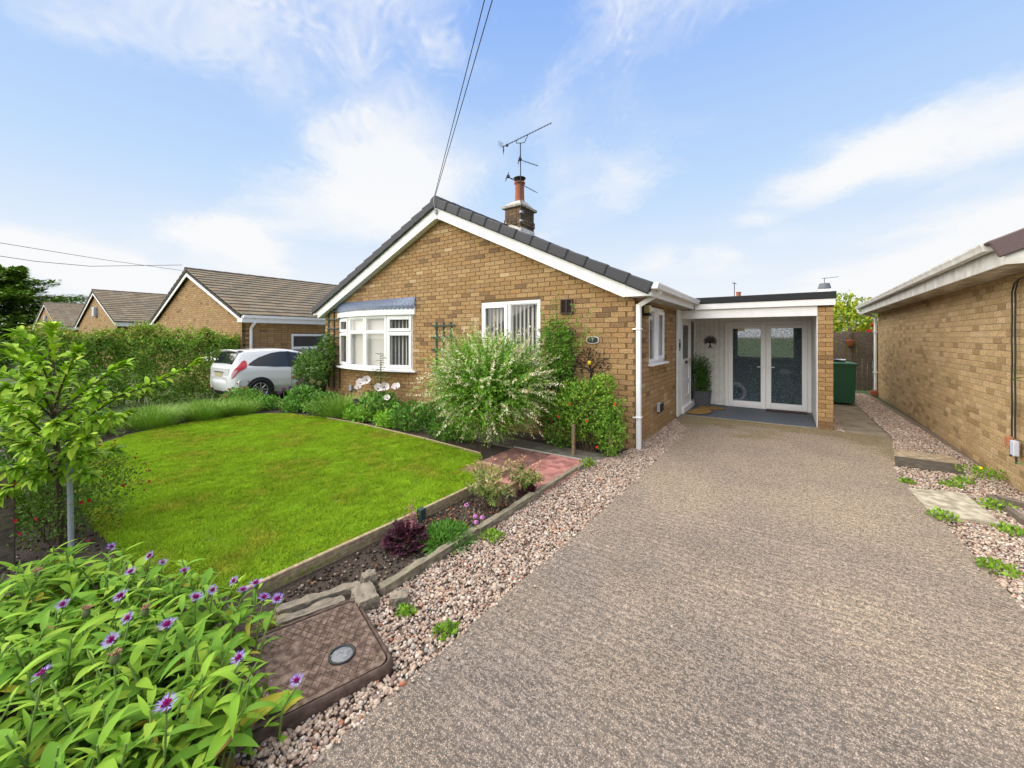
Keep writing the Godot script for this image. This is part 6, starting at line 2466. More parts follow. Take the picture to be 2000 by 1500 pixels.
func young_tree() -> void:
	var T := thing("young_tree", "young fruit tree with fresh green drooping leaves tied to the grey pole", "tree")
	var tr := [Vector3(-4.60, -.02, -.56), Vector3(-4.58, .35, -.55), Vector3(-4.55, .70, -.54), Vector3(-4.57, 1.05, -.51), Vector3(-4.59, 1.38, -.50), Vector3(-4.57, 1.62, -.507)]
	var mb := MB.new()
	mb.tube(tr, [.022, .019, .017, .013, .009, .004], 9)
	part("trunk", mb, M.bark, T)
	var tips := [Vector3(-4.682, 1.615, -0.370), Vector3(-4.116, 1.488, -0.575), Vector3(-4.260, 1.376, -0.840), Vector3(-3.854, 1.213, -0.634), Vector3(-3.988, 1.378, -1.208), Vector3(-4.563, 1.488, -0.269), Vector3(-4.071, 1.311, -0.364), Vector3(-4.593, 0.910, -0.249), Vector3(-4.371, 0.551, -0.279), Vector3(-4.277, 0.621, -0.405), Vector3(-4.201, 0.60, -0.638), Vector3(-4.342, 0.716, -0.784), Vector3(-4.085, 0.892, -0.354), Vector3(-4.772, 1.286, -0.611), Vector3(-3.852, 1.046, -0.695), Vector3(-5.249, 1.142, -0.284), Vector3(-3.857, 1.037, -0.450), Vector3(-3.80, 0.926, -0.572), Vector3(-4.911, 1.072, -0.152), Vector3(-5.017, 1.364, -0.201), Vector3(-5.308, 1.000, -0.365), Vector3(-4.380, 1.142, -0.879), Vector3(-4.806, 0.605, -0.588), Vector3(-4.57, 1.66, -.507), Vector3(-4.3, 1.25, -.30), Vector3(-4.25, 1.42, -.42), Vector3(-4.45, 1.05, -.2), Vector3(-4.0, .78, -.62), Vector3(-4.15, 1.0, -.85), Vector3(-4.8, 1.5, -.35), Vector3(-4.25, .72, -.30), Vector3(-4.1, 1.12, -.30)]
	var bm := MB.new()
	var leaves := []
	for k in tips.size():
		var t: Vector3 = tips[k]
		var hb := clampf(t.y - .22 - rr(0, .2), .55, 1.35)
		var o := Vector3(-4.565, hb, -.52)
		var mid := o.lerp(t, .55) + Vector3(0, .05 if k != 4 else -.10, 0)
		var path := []
		for s in 7:
			var u := s / 6.0
			path.append(o.lerp(mid, u).lerp(mid.lerp(t, u), u))
		bm.tube(path, [.009, .008, .007, .006, .005, .004, .0025], 6)
		var L := 0.0
		for s in 6: L += path[s].distance_to(path[s + 1])
		var n := int(L * (.80 if k != 4 else .55) / .026)
		for q in n * 3 + 16:
			var u: float = lerpf(.25 if k != 4 else .42, 1.0, minf((q % (n + 5)) / float(n), 1.0))
			var i := mini(int(u * 6), 5)
			var p: Vector3 = path[i].lerp(path[i + 1], u * 6 - i)
			var along: Vector3 = (path[i + 1] - path[i]).normalized()
			var side := along.cross(rdir()).normalized()
			var d := (along * (.5 if q < n else .9) + side * (.9 if q < n else .6) + Vector3.UP * .30).normalized()
			leaves.append([Transform3D(dir_basis(d, Vector3.UP, rr(-.5, .5)).scaled(Vector3.ONE * rr(.7, 1.15)), p), rng.randi() % 5, rng.randi() % 3])
	part("branches", bm, M.bark, T)
	var meshes := [leaf_mesh(.100, .034, 6, .9, .30, .5), leaf_mesh(.112, .036, 6, 1.35, .25, .5), leaf_mesh(.085, .030, 6, .5, .4, .48)]
	set_leaves(leaves, meshes, T, 300, [Color(.28, .47, .030), Color(.35, .53, .045), Color(.20, .38, .026), Color(.43, .56, .07), Color(.25, .43, .034)], M.leaf)

func cornflowers() -> void:
	var T := thing("cornflower_clump", "large leafy mountain cornflower clump with violet flowers in the near corner", "plant")
	var leaves := []
	var sm := MB.new()
	sm.colored = true
	sm.col = Color(.17, .27, .06)
	var area := PackedVector2Array([Vector2(-1.80, -.76), Vector2(-1.98, -.70), Vector2(-2.3, -.92), Vector2(-3.2, -.78), Vector2(-3.85, -.45), Vector2(-3.7, .3), Vector2(-2.1, .3), Vector2(-1.45, 0.0), Vector2(-1.58, -.5)])
	var grow := func(b: Vector3, tip: Vector3, n: int, big: float) -> void:
		var mid := b.lerp(tip, .5) + Vector3(rr(-.02, .02), .04, rr(-.02, .02))
		var path := [b, b.lerp(mid, .6).lerp(mid, .3), mid, mid.lerp(tip, .6), tip]
		sm.tube(path, [.0048, .0044, .004, .0036, .003], 6)
		for q in n:
			var u := lerpf(.05, .93, (q + rr(0, .8)) / n)
			var i := mini(int(u * 4), 3)
			var p: Vector3 = path[i].lerp(path[i + 1], u * 4 - i)
			var a := q * 2.4 + rr(-.4, .4)
			var rise := lerpf(.25, .9, u) + rr(-.25, .25)
			var d := Vector3(cos(a), rise, sin(a)).normalized()
			var s := lerpf(1.2, .62, u) * big * rr(.55, 1.35)
			var tone := rng.randi() % 5
			if u < .45 and rng.randf() < .13: tone = 5 if rng.randf() < .6 else 6
			leaves.append([Transform3D(dir_basis(d, Vector3.UP, rr(-.5, .5)).scaled(Vector3.ONE * s), p), tone, rng.randi() % 5])
	var k := 0
	while k < 260:
		var x := rr(-3.85, -1.35)
		var z := rr(-.92, .3)
		if not inside(area, x, z): continue
		k += 1
		var h := rr(.18, .36)
		if x > -1.75: h *= .85
		grow.call(Vector3(x, -.02, z), Vector3(x + rr(-.10, .14), h, z + rr(-.12, .10)), 9 + rng.randi() % 5, 1.0)
	var fl := [Vector3(-3.013, 0.340, -0.710), Vector3(-2.863, 0.340, -0.725), Vector3(-2.686, 0.330, -0.774), Vector3(-2.801, 0.380, -0.583), Vector3(-2.535, 0.400, -0.494), Vector3(-2.710, 0.380, -0.335), Vector3(-2.352, 0.340, -0.789), Vector3(-2.361, 0.330, -0.890), Vector3(-2.236, 0.330, -0.879), Vector3(-2.310, 0.360, -0.707), Vector3(-2.244, 0.330, -0.943), Vector3(-2.092, 0.330, -0.911), Vector3(-2.027, 0.330, -0.947), Vector3(-2.312, 0.400, -0.475), Vector3(-2.118, 0.400, -0.551), Vector3(-2.197, 0.400, -0.402), Vector3(-1.765, 0.340, -0.681), Vector3(-2.105, 0.440, -0.215), Vector3(-1.660, 0.400, -0.431), Vector3(-1.570, 0.260, -0.804), Vector3(-3.496, 0.280, -0.636)]
	var faded := [Vector3(-3.306, 0.340, -0.319), Vector3(-2.369, 0.380, -0.540), Vector3(-2.580, 0.380, -0.389), Vector3(-2.118, 0.380, -0.395)]
	var shapes := [cornflower(1), cornflower(2), cornflower(3)]
	var cen := MB.new()
	cen.colored = true
	cen.col = Color(.33, .015, .16)
	for q in 40:
		var d := rdir()
		d.y = absf(d.y) + .5
		cen.bar(Vector3.ZERO, d.normalized() * rr(.012, .019), .0022, .0022)
	var cenm := cen.mesh(M.petal)
	var cal := MB.new()
	cal.lathe([[.003, -.024], [.0085, -.019], [.0105, -.010], [.008, -.001], [.004, .003]], Vector3.ZERO, 10)
	var calm := cal.mesh(mat(lin(.10, .13, .045), .8))
	for q in fl.size():
		var p: Vector3 = fl[q]
		var b := Vector3(p.x + rr(-.05, .05) - .05, -.02, p.z + rr(-.04, .08) + .04)
		grow.call(b, p - Vector3(0, .02, 0), 8, .72)
		var look := (Vector3(0, .9, .25) + rdir() * .55 + (EYE - p).normalized() * .35).normalized()
		var bas := dir_basis(look.cross(Vector3.RIGHT).normalized(), look, 0).rotated(look, rr(0, TAU))
		var o := put("flower", shapes[q % 3], T, Transform3D(bas.scaled(Vector3.ONE * rr(.8, 1.15)), p))
		put("flower_centre", cenm, o)
		put("calyx", calm, o)
	for p in faded:
		grow.call(Vector3(p.x, -.02, p.z + .04), p - Vector3(0, .02, 0), 7, .7)
		var o := put("seed_head", calm, T, Transform3D(Basis.from_scale(Vector3.ONE * 1.5), p))
		var dm := MB.new()
		dm.colored = true
		dm.col = Color(.42, .24, .15)
		for q in 22:
			var d := rdir()
			d.y = absf(d.y) * .7 + .4
			dm.bar(Vector3.ZERO, d.normalized() * rr(.010, .018), .003, .002)
		part("withered_petals", dm, M.petal, o)
	part("stalks", sm, M.twig, T)
	var meshes := [leaf_mesh(.175, .030, 7, .75, .35, .38, 1.18), leaf_mesh(.195, .034, 8, 1.5, .3, .40, 1.18), leaf_mesh(.15, .026, 7, .3, .5, .36, 1.18), leaf_mesh(.17, .048, 8, 1.0, .2, .42, 1.18), leaf_mesh(.16, .030, 9, 2.3, .45, .38, 1.18)]
	set_leaves(leaves, meshes, T, 300, [Color(.175, .335, .028), Color(.225, .39, .036), Color(.12, .26, .026), Color(.28, .43, .045), Color(.15, .30, .032), Color(.46, .42, .05), Color(.30, .19, .07)], M.leaf)

func cornflower(seed_: int) -> ArrayMesh:
	var g := RandomNumberGenerator.new()
	g.seed = seed_
	var mb := MB.new()
	mb.colored = true
	for k in 12:
		var a := TAU * k / 12.0 + g.randf_range(-.12, .12)
		var d := Vector3(cos(a), g.randf_range(.15, .55), sin(a)).normalized()
		var s := d.cross(Vector3.UP).normalized()
		var L := g.randf_range(.028, .038)
		mb.col = Color(.24, .17, .52).lerp(Color(.42, .33, .68), g.randf())
		var m := d * L * .55
		mb.quad(-s * .0012, s * .0012, m + s * .0022, m - s * .0022)
		# each floret forks
		for f in [-1.2, -.4, .4, 1.2]:
			var e: Vector3 = d * L + s * f * .0065 + Vector3.UP * g.randf_range(-.003, .005)
			mb.tri(m + s * f * .0012 - s * .0014, m + s * f * .0012 + s * .0014, e)
	return mb.mesh(M.petal)

func willow() -> void:
	var c := Vector3(0, .95, 0)
	var T := thing("dappled_willow", "rounded dappled willow shrub with cream and pink tipped shoots in front of the flat window", "shrub", Vector3(-3.54, 0, -4.60))
	var lf := MB.new()
	lf.colored = true
	lf.flat_leaf(.042, .0155, .25)
	var me := lf.mesh(M.leaf)
	var tw := MB.new()
	tw.colored = true
	var tk := MB.new()
	tk.tube([Vector3(0, -.03, 0), Vector3(.01, .25, 0), Vector3(-.01, .5, .01)], [.035, .028, .022], 9)
	part("trunk", tk, M.bark, T)
	var xf := []
	var cl := []
	var f := FastNoiseLite.new()
	f.seed = 9; f.frequency = 1.6
	for k in 900:
		var d := rdir()
		d.y = d.y * .9 + .12
		d = d.normalized()
		var lump := 1.0 + .26 * f.get_noise_3dv(d * 1.3)
		var wild := 1.0 + (rr(.06, .26) if rng.randf() < .22 else 0.0)
		var R := Vector3(1.04, .84 if d.y > 0 else .86, .88)
		var tip := c + d * R * lump * wild * rr(.80, 1.02)
		if d.y < -.2: tip.y = maxf(tip.y, .10 + rr(0, .1))
		if tip.z < -.95: tip.z = -.95
		var o := c + Vector3(rr(-.15, .15), -.35 + rr(-.15, .25), rr(-.15, .15))
		var st := o.lerp(tip, rr(.30, .5))
		var arch := Vector3.UP * (.05 if d.y > .2 else .12)
		var path := []
		for s in 5:
			var u := s / 4.0
			path.append(st.lerp(tip, u) + arch * 4.0 * u * (1 - u) * .6)
		tw.col = Color(0.216, 0.154, 0.055)
		tw.tube(path, [.004, .0035, .003, .0022, .0012], 4, false)
		var L := st.distance_to(tip)
		var n := int(L / .0095)
		var cream := rr(.0, 1.0) * (.9 if d.y > -.3 else .8) + .25 * (wild - 1.0) * 5
		if rng.randf() < .18: cream = 0.0
		for q in n:
			var u := (q + rng.randf()) / n
			var i := mini(int(u * 4), 3)
			var p: Vector3 = path[i].lerp(path[i + 1], u * 4 - i)
			var al: Vector3 = (path[i + 1] - path[i]).normalized()
			var sd := al.cross(rdir()).normalized()
			var dd := (al * .75 + sd).normalized()
			xf.append(Transform3D(dir_basis(dd, Vector3.UP, rr(-1, 1)).scaled(Vector3.ONE * rr(.65, 1.2) * lerpf(1.05, .7, u * u)), p))
			var green := Color(0.160, 0.370, 0.041) if rng.randf() < .6 else Color(0.244, 0.501, 0.062)
			var pale := Color(.86, .82, .62) if rng.randf() < .70 else Color(.80, .62, .46)
			var w := smoothstep(.46, .82, u + rr(-.14, .14)) * clampf(cream * 1.5, 0, 1)
			cl.append(vary(green.lerp(pale, w), .16))
	part("shoots", tw, M.twig, T)
	many("foliage", me, xf, cl, T)
	mound(T, me, 11000, Vector3(0, .88, 0), Vector3(.86, .70, .74), [Color(0.153, 0.362, 0.039), Color(0.229, 0.484, 0.055), Color(0.115, 0.276, 0.034), Color(0.392, 0.581, 0.083)], .22, 2.6, .5, "inner_foliage", [.8, 1.3], .5)

func hedge_and_trees() -> void:
	# privet hedge along the drive next door
	var H := thing("hedge", "tall loose green hedge left of the white car", "hedge", Vector3(-15.0, -.2, -3.55))
	var f := FastNoiseLite.new()
	f.seed = 21; f.frequency = 1.1; f.fractal_octaves = 3
	var me := small_leaf(.075, .036, .3)
	var xf := []
	var cl := []
	var n := 0
	while n < 40000:
		var face := rng.randf()
		var p := Vector3(rr(-.55, .55), rr(.0, 1.98), rr(-2.05, 2.35))
		if face < .50: p.x = .55 - absf(rr(0, .40))
		elif face < .82: p.y = 2.0 - absf(rr(0, .4))
		elif face < .93: p.z = 2.35 - absf(rr(0, .3))
		var b := f.get_noise_3dv(p)
		p.x += b * .34
		p.y += -.03 + f.get_noise_3d(p.x, 7.0, p.z * .8) * .55 + (rr(0, .22) if rng.randf() < .06 else 0.0)
		p.z += f.get_noise_3d(p.x, p.y, 5.0) * .3
		# rounded shoulders
		if p.y > 1.6 and absf(p.x) > .35 + (2.0 - p.y) * .5: continue
		if f.get_noise_3dv(p * 2.6) < -.18 and rng.randf() < .85: continue
		n += 1
		var d := (Vector3(.6, .55, .2) + rdir() * 1.1).normalized()
		xf.append(Transform3D(dir_basis(d, rdir()).scaled(Vector3.ONE * rr(.7, 1.3)), p))
		var c := Color(0.199, 0.346, 0.053)
		var q := rng.randf()
		if q < .25: c = Color(0.312, 0.481, 0.081)
		elif q < .36: c = Color(0.459, 0.530, 0.108)
		elif p.y > 1.75 and q < .75: c = Color(0.389, 0.345, 0.108)
		elif q > .97: c = Color(0.517, 0.431, 0.172)
		cl.append(vary(c, .25))
	many("foliage", me, xf, cl, H)
	var core := MB.new()
	core.colored = true
	core.col = Color(.22, .17, .11)
	for k in 26:
		var b := Vector3(rr(-.2, .2), -.1, rr(-1.9, 2.1))
		core.tube([b, b + Vector3(rr(-.2, .2), .9, rr(-.2, .2)), b + Vector3(rr(-.4, .4), 1.75, rr(-.4, .4))], [.02, .014, .005], 5)
	part("stems", core, M.twig, H)
	# layered conifer far left
	cedar("broad layered evergreen tree behind the farthest bungalow", Vector3(-79, -.2, -5.5), 10.2, 9.5, 3)
	cedar("second evergreen tree showing between the far roofs at the left edge", Vector3(-92, -.2, 6.0), 9.6, 9.0, 5)
	# low trees and shrubs closing the street
	for r in [["rounded green tree at the end of the street", Vector3(-66, -.2, 8.5), 5.0], ["dark green shrub mass beyond the hedge", Vector3(-44, -.2, 2.0), 2.4], ["rounded garden bush in front of the second bungalow", Vector3(-31, -.2, -1.6), 1.7]]:
		var T := thing("garden_tree", r[0], "tree", r[1], 0, "trees down the street")
		var s: float = r[2]
		var tk := MB.new()
		tk.tube([Vector3(0, -.2, 0), Vector3(0, s * .3, 0), Vector3(.1, s * .7, 0)], [s * .03, s * .025, s * .012], 8)
		part("trunk", tk, M.bark, T)
		mound(T, small_leaf(s * .05, s * .03, .3), 4200, Vector3(0, s * .52, 0), Vector3(s * .55, s * .48, s * .55), [Color(.045, .095, .020), Color(.065, .13, .026), Color(.09, .16, .03)], .2, 2.0 / s, .3, "crown", [.8, 1.4], .35)
	# golden shrub over the fence, with red flowers
	var G := thing("golden_shrub", "yellow-green shrub with red flowers rising behind the fence", "shrub", Vector3(1.95, 0, -19.2))
	stems(G, 16, Vector3(0, 1.6, 0), Vector3(1.0, 1.2, .8), .02)
	mound(G, small_leaf(.11, .07, .3), 5200, Vector3(0, 1.75, 0), Vector3(1.1, 1.35, .9), [Color(.36, .42, .03), Color(.44, .46, .05), Color(.28, .36, .03), Color(.16, .27, .03)], .2, 1.6)
	for k in 12:
		var fm := MB.new()
		fm.colored = true
		for q in 9:
			fm.col = Color(.50, .03, .02)
			var d := rdir()
			fm.add(petal_disc(.06, 5), Transform3D(dir_basis(d, rdir()), d * .07))
		var a := rr(-1.2, 1.2)
		part("flower_head", fm, M.petal, G, Transform3D(Basis.IDENTITY, Vector3(sin(a) * 1.1, rr(1.55, 2.15), cos(a) * .9)))
	var bx := thing("garden_tree", "green shrubbery behind the porch roof, right of the path", "shrub", Vector3(4.2, 0, -22), 0)
	stems(bx, 10, Vector3(0, 1.2, 0), Vector3(1.6, 1.0, 1.0), .03)
	mound(bx, small_leaf(.13, .07, .3), 3000, Vector3(0, 1.2, 0), Vector3(1.9, 1.2, 1.2), [Color(.07, .14, .025), Color(.10, .19, .03)], .2, 1.2)

func petal_disc(r: float, n: int) -> MB:
	var mb := MB.new()
	mb.colored = true
	for k in n:
		var a := TAU * k / n
		var b := TAU * (k + 1) / n
		mb.tri(Vector3.ZERO, Vector3(cos(b) * r, r * .25, sin(b) * r), Vector3(cos(a) * r, r * .25, sin(a) * r))
	return mb

func cedar(label: String, at: Vector3, h: float, r: float, seed_: int) -> void:
	var T := thing("cedar_tree", label, "tree", at, 0, "tall evergreens at the far left")
	var g := RandomNumberGenerator.new()
	g.seed = seed_
	var tk := MB.new()
	tk.tube([Vector3(0, -.3, 0), Vector3(.1, h * .4, 0), Vector3(0, h * .95, 0)], [.4, .3, .08], 9)
	var xf := []
	var cl := []
	for k in 70:
		var y := h * lerpf(.10, .97, k / 69.0)
		var R := r * (1.0 - pow(k / 69.0, 2.0) * .72) * g.randf_range(.6, 1.05)
		var a := g.randf_range(0, TAU)
		var tip := Vector3(cos(a) * R, y + g.randf_range(.0, .6), sin(a) * R)
		tk.tube([Vector3(0, y - .4, 0), Vector3(cos(a) * R * .5, y + .2, sin(a) * R * .5), tip], [.10, .06, .02], 5)
		for q in 420:
			var u := g.randf_range(.10, 1.05)
			var c := Vector3(0, y - .4, 0).lerp(tip, u)
			var sp := .34 * R * (1.05 - absf(u - .6))
			var p := c + Vector3(g.randf_range(-1, 1) * sp, g.randf_range(-.3, .4), g.randf_range(-1, 1) * sp)
			var d := Vector3(cos(a) + g.randf_range(-.7, .7), g.randf_range(-.1, .7), sin(a) + g.randf_range(-.7, .7)).normalized()
			xf.append(Transform3D(dir_basis(d, Vector3.UP).scaled(Vector3.ONE * g.randf_range(.7, 1.3)), p))
			cl.append(vary(Color(.13, .24, .03) if g.randf() < .6 else Color(.20, .32, .04), .25))
	part("trunk", tk, M.bark, T)
	many("crown", small_leaf(.55, .26, .25, M.leaf_dull), xf, cl, T)

func poppy(seed_: int, c: Color, r: float) -> ArrayMesh:
	var g := RandomNumberGenerator.new()
	g.seed = seed_
	var mb := MB.new()
	mb.colored = true
	mb.col = c
	for k in 5:
		var a := TAU * k / 5.0 + g.randf_range(-.1, .1)
		var pts := []
		for j in 4:
			var t := j / 3.0
			for i in 7:
				var s := i / 6.0 * 2 - 1
				var an := a + s * .72 * (.35 + .65 * sin(PI * .5 * t + .2))
				var rad := r * t * (1.0 - .12 * s * s)
				pts.append(Vector3(cos(an) * rad, r * (.75 * t * t) + .09 * r * sin(i * 2.1 + j + k) * t, sin(an) * rad))
		mb.smooth_grid(pts, 7, 4, false, true)
	return mb.mesh(M.petal)

func border_plants() -> void:
	var leafy := small_leaf(.06, .026, .5)
	# lavenders
	var lav := [["lavender clump at the far left of the border, nearest the young tree", Vector3(-9.36, 0, -2.2), .47], ["lavender clump in front of the hedge, second along the border", Vector3(-9.42, 0, -3.0), .46], ["lavender clump between the second lavender and the roses", Vector3(-9.46, 0, -3.62), .34], ["lavender clump under the bow window", Vector3(-7.45, 0, -4.72), .52]]
	for l in lav:
		var T := thing("lavender", l[0], "plant", l[1], 0, "lavender clumps in the border")
		blades(T, 950, .85, l[2] * .7, l[2] * 1.12, .006, .8, [Color(0.232, 0.383, 0.056), Color(0.174, 0.312, 0.050), Color(0.290, 0.440, 0.075)])
		mound(T, small_leaf(.05, .007, .2), 900, Vector3(0, .16, 0), Vector3(.34, .2, .3), [Color(0.145, 0.270, 0.044), Color(0.203, 0.334, 0.062)], .4, 4.0, .8, "lower_leaves")
	# roses
	var R := thing("rose_bush", "rose bush with magenta and red blooms in front of the white car's wheel", "shrub", Vector3(-10.35, -.06, -4.05))
	stems(R, 22, Vector3(0, .30, 0), Vector3(.62, .35, .4), .007, Color(0.131, 0.142, 0.037))
	mound(R, small_leaf(.05, .032, .4), 1900, Vector3(0, .22, 0), Vector3(.62, .26, .40), [Color(0.109, 0.227, 0.037), Color(0.145, 0.291, 0.044), Color(0.203, 0.341, 0.062)], .15, 4.0)
	for r in [[Vector3(-.22, .30, .25), Color(0.620, 0.020, 0.240), .055], [Vector3(-.10, .37, .20), Color(0.600, 0.050, 0.280), .035], [Vector3(.24, .52, .05), Color(0.580, 0.015, 0.050), .035], [Vector3(-.1, .57, .05), Color(0.320, 0.050, 0.080), .03], [Vector3(.22, .64, -.05), Color(0.300, 0.040, 0.060), .028], [Vector3(-.26, .26, .3), Color(0.620, 0.020, 0.260), .045]]:
		var mb := MB.new()
		mb.colored = true
		for q in 4:
			mb.col = r[1] * (1.0 - q * .08)
			mb.add(petal_disc(r[2] * (1.0 - q * .2), 6), Transform3D(Basis(Vector3.UP, q * .5).scaled(Vector3(1, 1.0 + q * .8, 1)), Vector3(0, q * .006, 0)))
		part("rose_bloom", mb, M.petal, R, Transform3D(dir_basis(Vector3.RIGHT, (EYE - R.position).normalized() + Vector3(0, .7, 0)), r[0]))
		var sm := MB.new()
		sm.tube([r[0] * Vector3(.4, 0, .4), r[0] * Vector3(.8, .6, .8), r[0]], .004, 5)
		part("bloom_stem", sm, mat(lin(.09, .14, .03), .7), R)
	# alliums
	var al := [Vector3(-9.38, .674, -4.727), Vector3(-9.30, .60, -4.90), Vector3(-9.42, .52, -4.846), Vector3(-8.822, .601, -4.867), Vector3(-8.688, .566, -4.959), Vector3(-9.60, .40, -4.62), Vector3(-9.75, .30, -4.60), Vector3(-9.52, .42, -4.72), Vector3(-9.15, .36, -4.72), Vector3(-7.02, .34, -4.75)]
	var alabel := ["tall allium seed head at the left end of the row before the dark climber", "allium seed head just behind the tallest one", "lower allium seed head tucked under the tallest one", "straw coloured allium seed head left of the bow window", "straw coloured allium seed head nearest the bow window", "purple tinged allium head before the car door", "low purple allium head nearest the car wheel", "small purple allium head close to the car sill", "faded allium head low among the leaves", "dark purple allium head beside the poppies"]
	for k in al.size():
		var p: Vector3 = al[k]
		var T := thing("allium", alabel[k], "flower", Vector3(p.x, 0, p.z), 0, "alliums in the border")
		var mb := MB.new()
		mb.tube([Vector3(.02, -.02, .01), Vector3(0, p.y * .5, 0), Vector3(0, p.y, 0)], .005, 6)
		part("stem", mb, mat(lin(.14, .20, .06), .7), T)
		mb = MB.new()
		mb.colored = true
		var c: Color = Color(0.300, 0.250, 0.130) if k in [0, 3, 4] else (Color(0.220, 0.150, 0.140) if k < 5 else (Color(0.200, 0.100, 0.200) if k < 9 else Color(0.160, 0.030, 0.190)))
		for q in 110:
			mb.col = vary(c, .3)
			var d := rdir()
			mb.bar(d * .02, d * rr(.045, .058), .005, .005)
		part("seed_head", mb, M.petal, T, Transform3D(Basis.IDENTITY, Vector3(0, p.y, 0)))
	# dark climber at the left trellis
	var C := thing("climber", "dark green climbing shrub covering the left trellis and corner", "climber", Vector3(-9.45, 0, -5.25))
	stems(C, 16, Vector3(.1, .9, -.15), Vector3(.6, .6, .2), .009)
	mound(C, small_leaf(.06, .032, .4), 3300, Vector3(-.05, .82, .0), Vector3(.62, .46, .34), [Color(0.065, 0.135, 0.027), Color(0.094, 0.185, 0.035), Color(0.145, 0.241, 0.044)], .12, 3.0, .3)
	mound(C, small_leaf(.06, .032, .4), 900, Vector3(.18, 1.28, -.22), Vector3(.30, .42, .14), [Color(0.080, 0.156, 0.031), Color(0.116, 0.213, 0.037)], .1, 4.0, .3, "upper_foliage")
	# leafy perennials along the foot of the wall
	var per := [["broad leaved peony clump behind the lawn's far corner", Vector3(-8.95, 0, -4.72), .48, .42, Color(0.123, 0.270, 0.050), .085, .034], ["low leafy perennial at the far tip of the lawn", Vector3(-9.6, 0, -4.25), .26, .36, Color(0.152, 0.312, 0.056), .06, .03], ["dense green perennial beside the lavender under the bow window", Vector3(-8.2, 0, -4.82), .40, .40, Color(0.109, 0.234, 0.044), .07, .028], ["light green lady's mantle at the lawn edge below the poppies", Vector3(-6.75, 0, -4.62), .24, .30, Color(0.217, 0.412, 0.056), .06, .05], ["bright green feathery perennial at the lawn edge", Vector3(-5.85, 0, -4.60), .26, .26, Color(0.246, 0.469, 0.050), .075, .016], ["leafy perennial left of the willow, behind the lawn edge", Vector3(-5.35, 0, -4.72), .45, .42, Color(0.109, 0.234, 0.040), .08, .03], ["low leafy ground cover at the lawn edge under the willow", Vector3(-4.35, 0, -4.62), .24, .40, Color(.11, .23, .04), .06, .026], ["mid green ground cover between the path and the lavender", Vector3(-8.0, 0, -4.58), .26, .36, Color(.12, .25, .045), .06, .028], ["spreading green ground cover at the back of the lawn's far tip", Vector3(-8.75, 0, -4.45), .22, .36, Color(.12, .26, .045), .055, .03], ["dark leafy perennial tucked under the willow's left side", Vector3(-4.75, 0, -4.95), .55, .48, Color(0.087, 0.192, 0.037), .075, .028]]
	for p in per:
		var T := thing("perennial", p[0], "plant", p[1], 0, "leafy perennials in the border")
		stems(T, 14, Vector3(0, p[2] * .5, 0), Vector3(p[3], p[2] * .5, p[3] * .8), .005, Color(0.174, 0.241, 0.062))
		var c: Color = p[4]
		mound(T, leaf_mesh(p[5], p[6], 3, .6, .25, .45), 900, Vector3(0, p[2] * .48, 0), Vector3(p[3], p[2] * .55, p[3] * .75), [c, c * 1.3, c * .8], .2, 4.0, .5, "foliage", [.75, 1.25], .35)
	# strappy yellowing leaves
	for s in [["strappy yellowing iris leaves at the lawn's far tip", Vector3(-9.0, 0, -4.42), .34], ["strappy iris leaves at the lawn edge before the lavenders", Vector3(-9.35, 0, -2.75), .30], ["pale strappy leaves left of the poppies", Vector3(-6.55, 0, -4.62), .42]]:
		var T := thing("iris_leaves", s[0], "plant", s[1], 0, "strappy leaved plants in the border")
		blades(T, 26, .16, s[2] * .7, s[2] * 1.1, .016, .75, [Color(0.435, 0.469, 0.100), Color(0.290, 0.426, 0.062), Color(0.360, 0.330, 0.120)])
	var bl := thing("salvia_spike", "small dark blue flower spike in front of the car sill", "flower", Vector3(-9.85, 0, -4.35))
	var bs := MB.new()
	bs.colored = true
	for q in 60:
		bs.col = vary(Color(0.050, 0.040, 0.300), .3)
		var y := rr(.12, .30)
		var d := rdir()
		bs.bar(Vector3(0, y, 0), Vector3(0, y, 0) + d * .022, .006, .006)
	bs.col = Color(0.145, 0.256, 0.062)
	bs.bar(Vector3(0, -.02, 0), Vector3(0, .3, 0), .005, .005)
	part("spike", bs, M.petal, bl)
	# poppies
	var P := thing("poppy_clump", "clump of white oriental poppies below the bow window", "plant", Vector3(-6.62, 0, -4.98))
	mound(P, leaf_mesh(.13, .03, 4, .9, .3, .4), 800, Vector3(0, .24, 0), Vector3(.48, .28, .30), [Color(0.145, 0.298, 0.056), Color(0.189, 0.369, 0.062), Color(0.116, 0.241, 0.050)], .2, 3.0, .6, "foliage", [.7, 1.2], .3)
	var pf := [[Vector3(-7.041, .661, -4.875), .095], [Vector3(-6.939, .733, -4.945), .085], [Vector3(-6.582, .583, -4.946), .095], [Vector3(-6.47, .614, -5.003), .09], [Vector3(-6.122, .629, -5.019), .085], [Vector3(-6.178, .448, -4.86), .06], [Vector3(-7.06, .58, -4.84), .07]]
	for k in pf.size():
		var q: Vector3 = pf[k][0] - P.position
		var st := MB.new()
		st.tube([q * Vector3(.35, 0, .35), q * Vector3(.85, .55, .85), q], .005, 6)
		part("stalk", st, mat(lin(.12, .17, .06), .8), P)
		var look: Vector3 = ((EYE - pf[k][0]).normalized() * (.9 if k != 4 else .1) + Vector3.UP * .55 + rdir() * .3).normalized()
		var o := put("poppy_flower", poppy(k + 3, Color(0.800, 0.740, 0.720), pf[k][1]), P, Transform3D(dir_basis(look.cross(Vector3.RIGHT).normalized(), look), q))
		var cn := MB.new()
		cn.colored = true
		for s in 30:
			cn.col = vary(Color(0.050, 0.020, 0.050), .3)
			var d := rdir()
			d.y = absf(d.y) + .3
			cn.bar(Vector3.ZERO, d.normalized() * rr(.012, .022), .003, .003)
		part("flower_centre", cn, M.petal, o)
	var pb := MB.new()
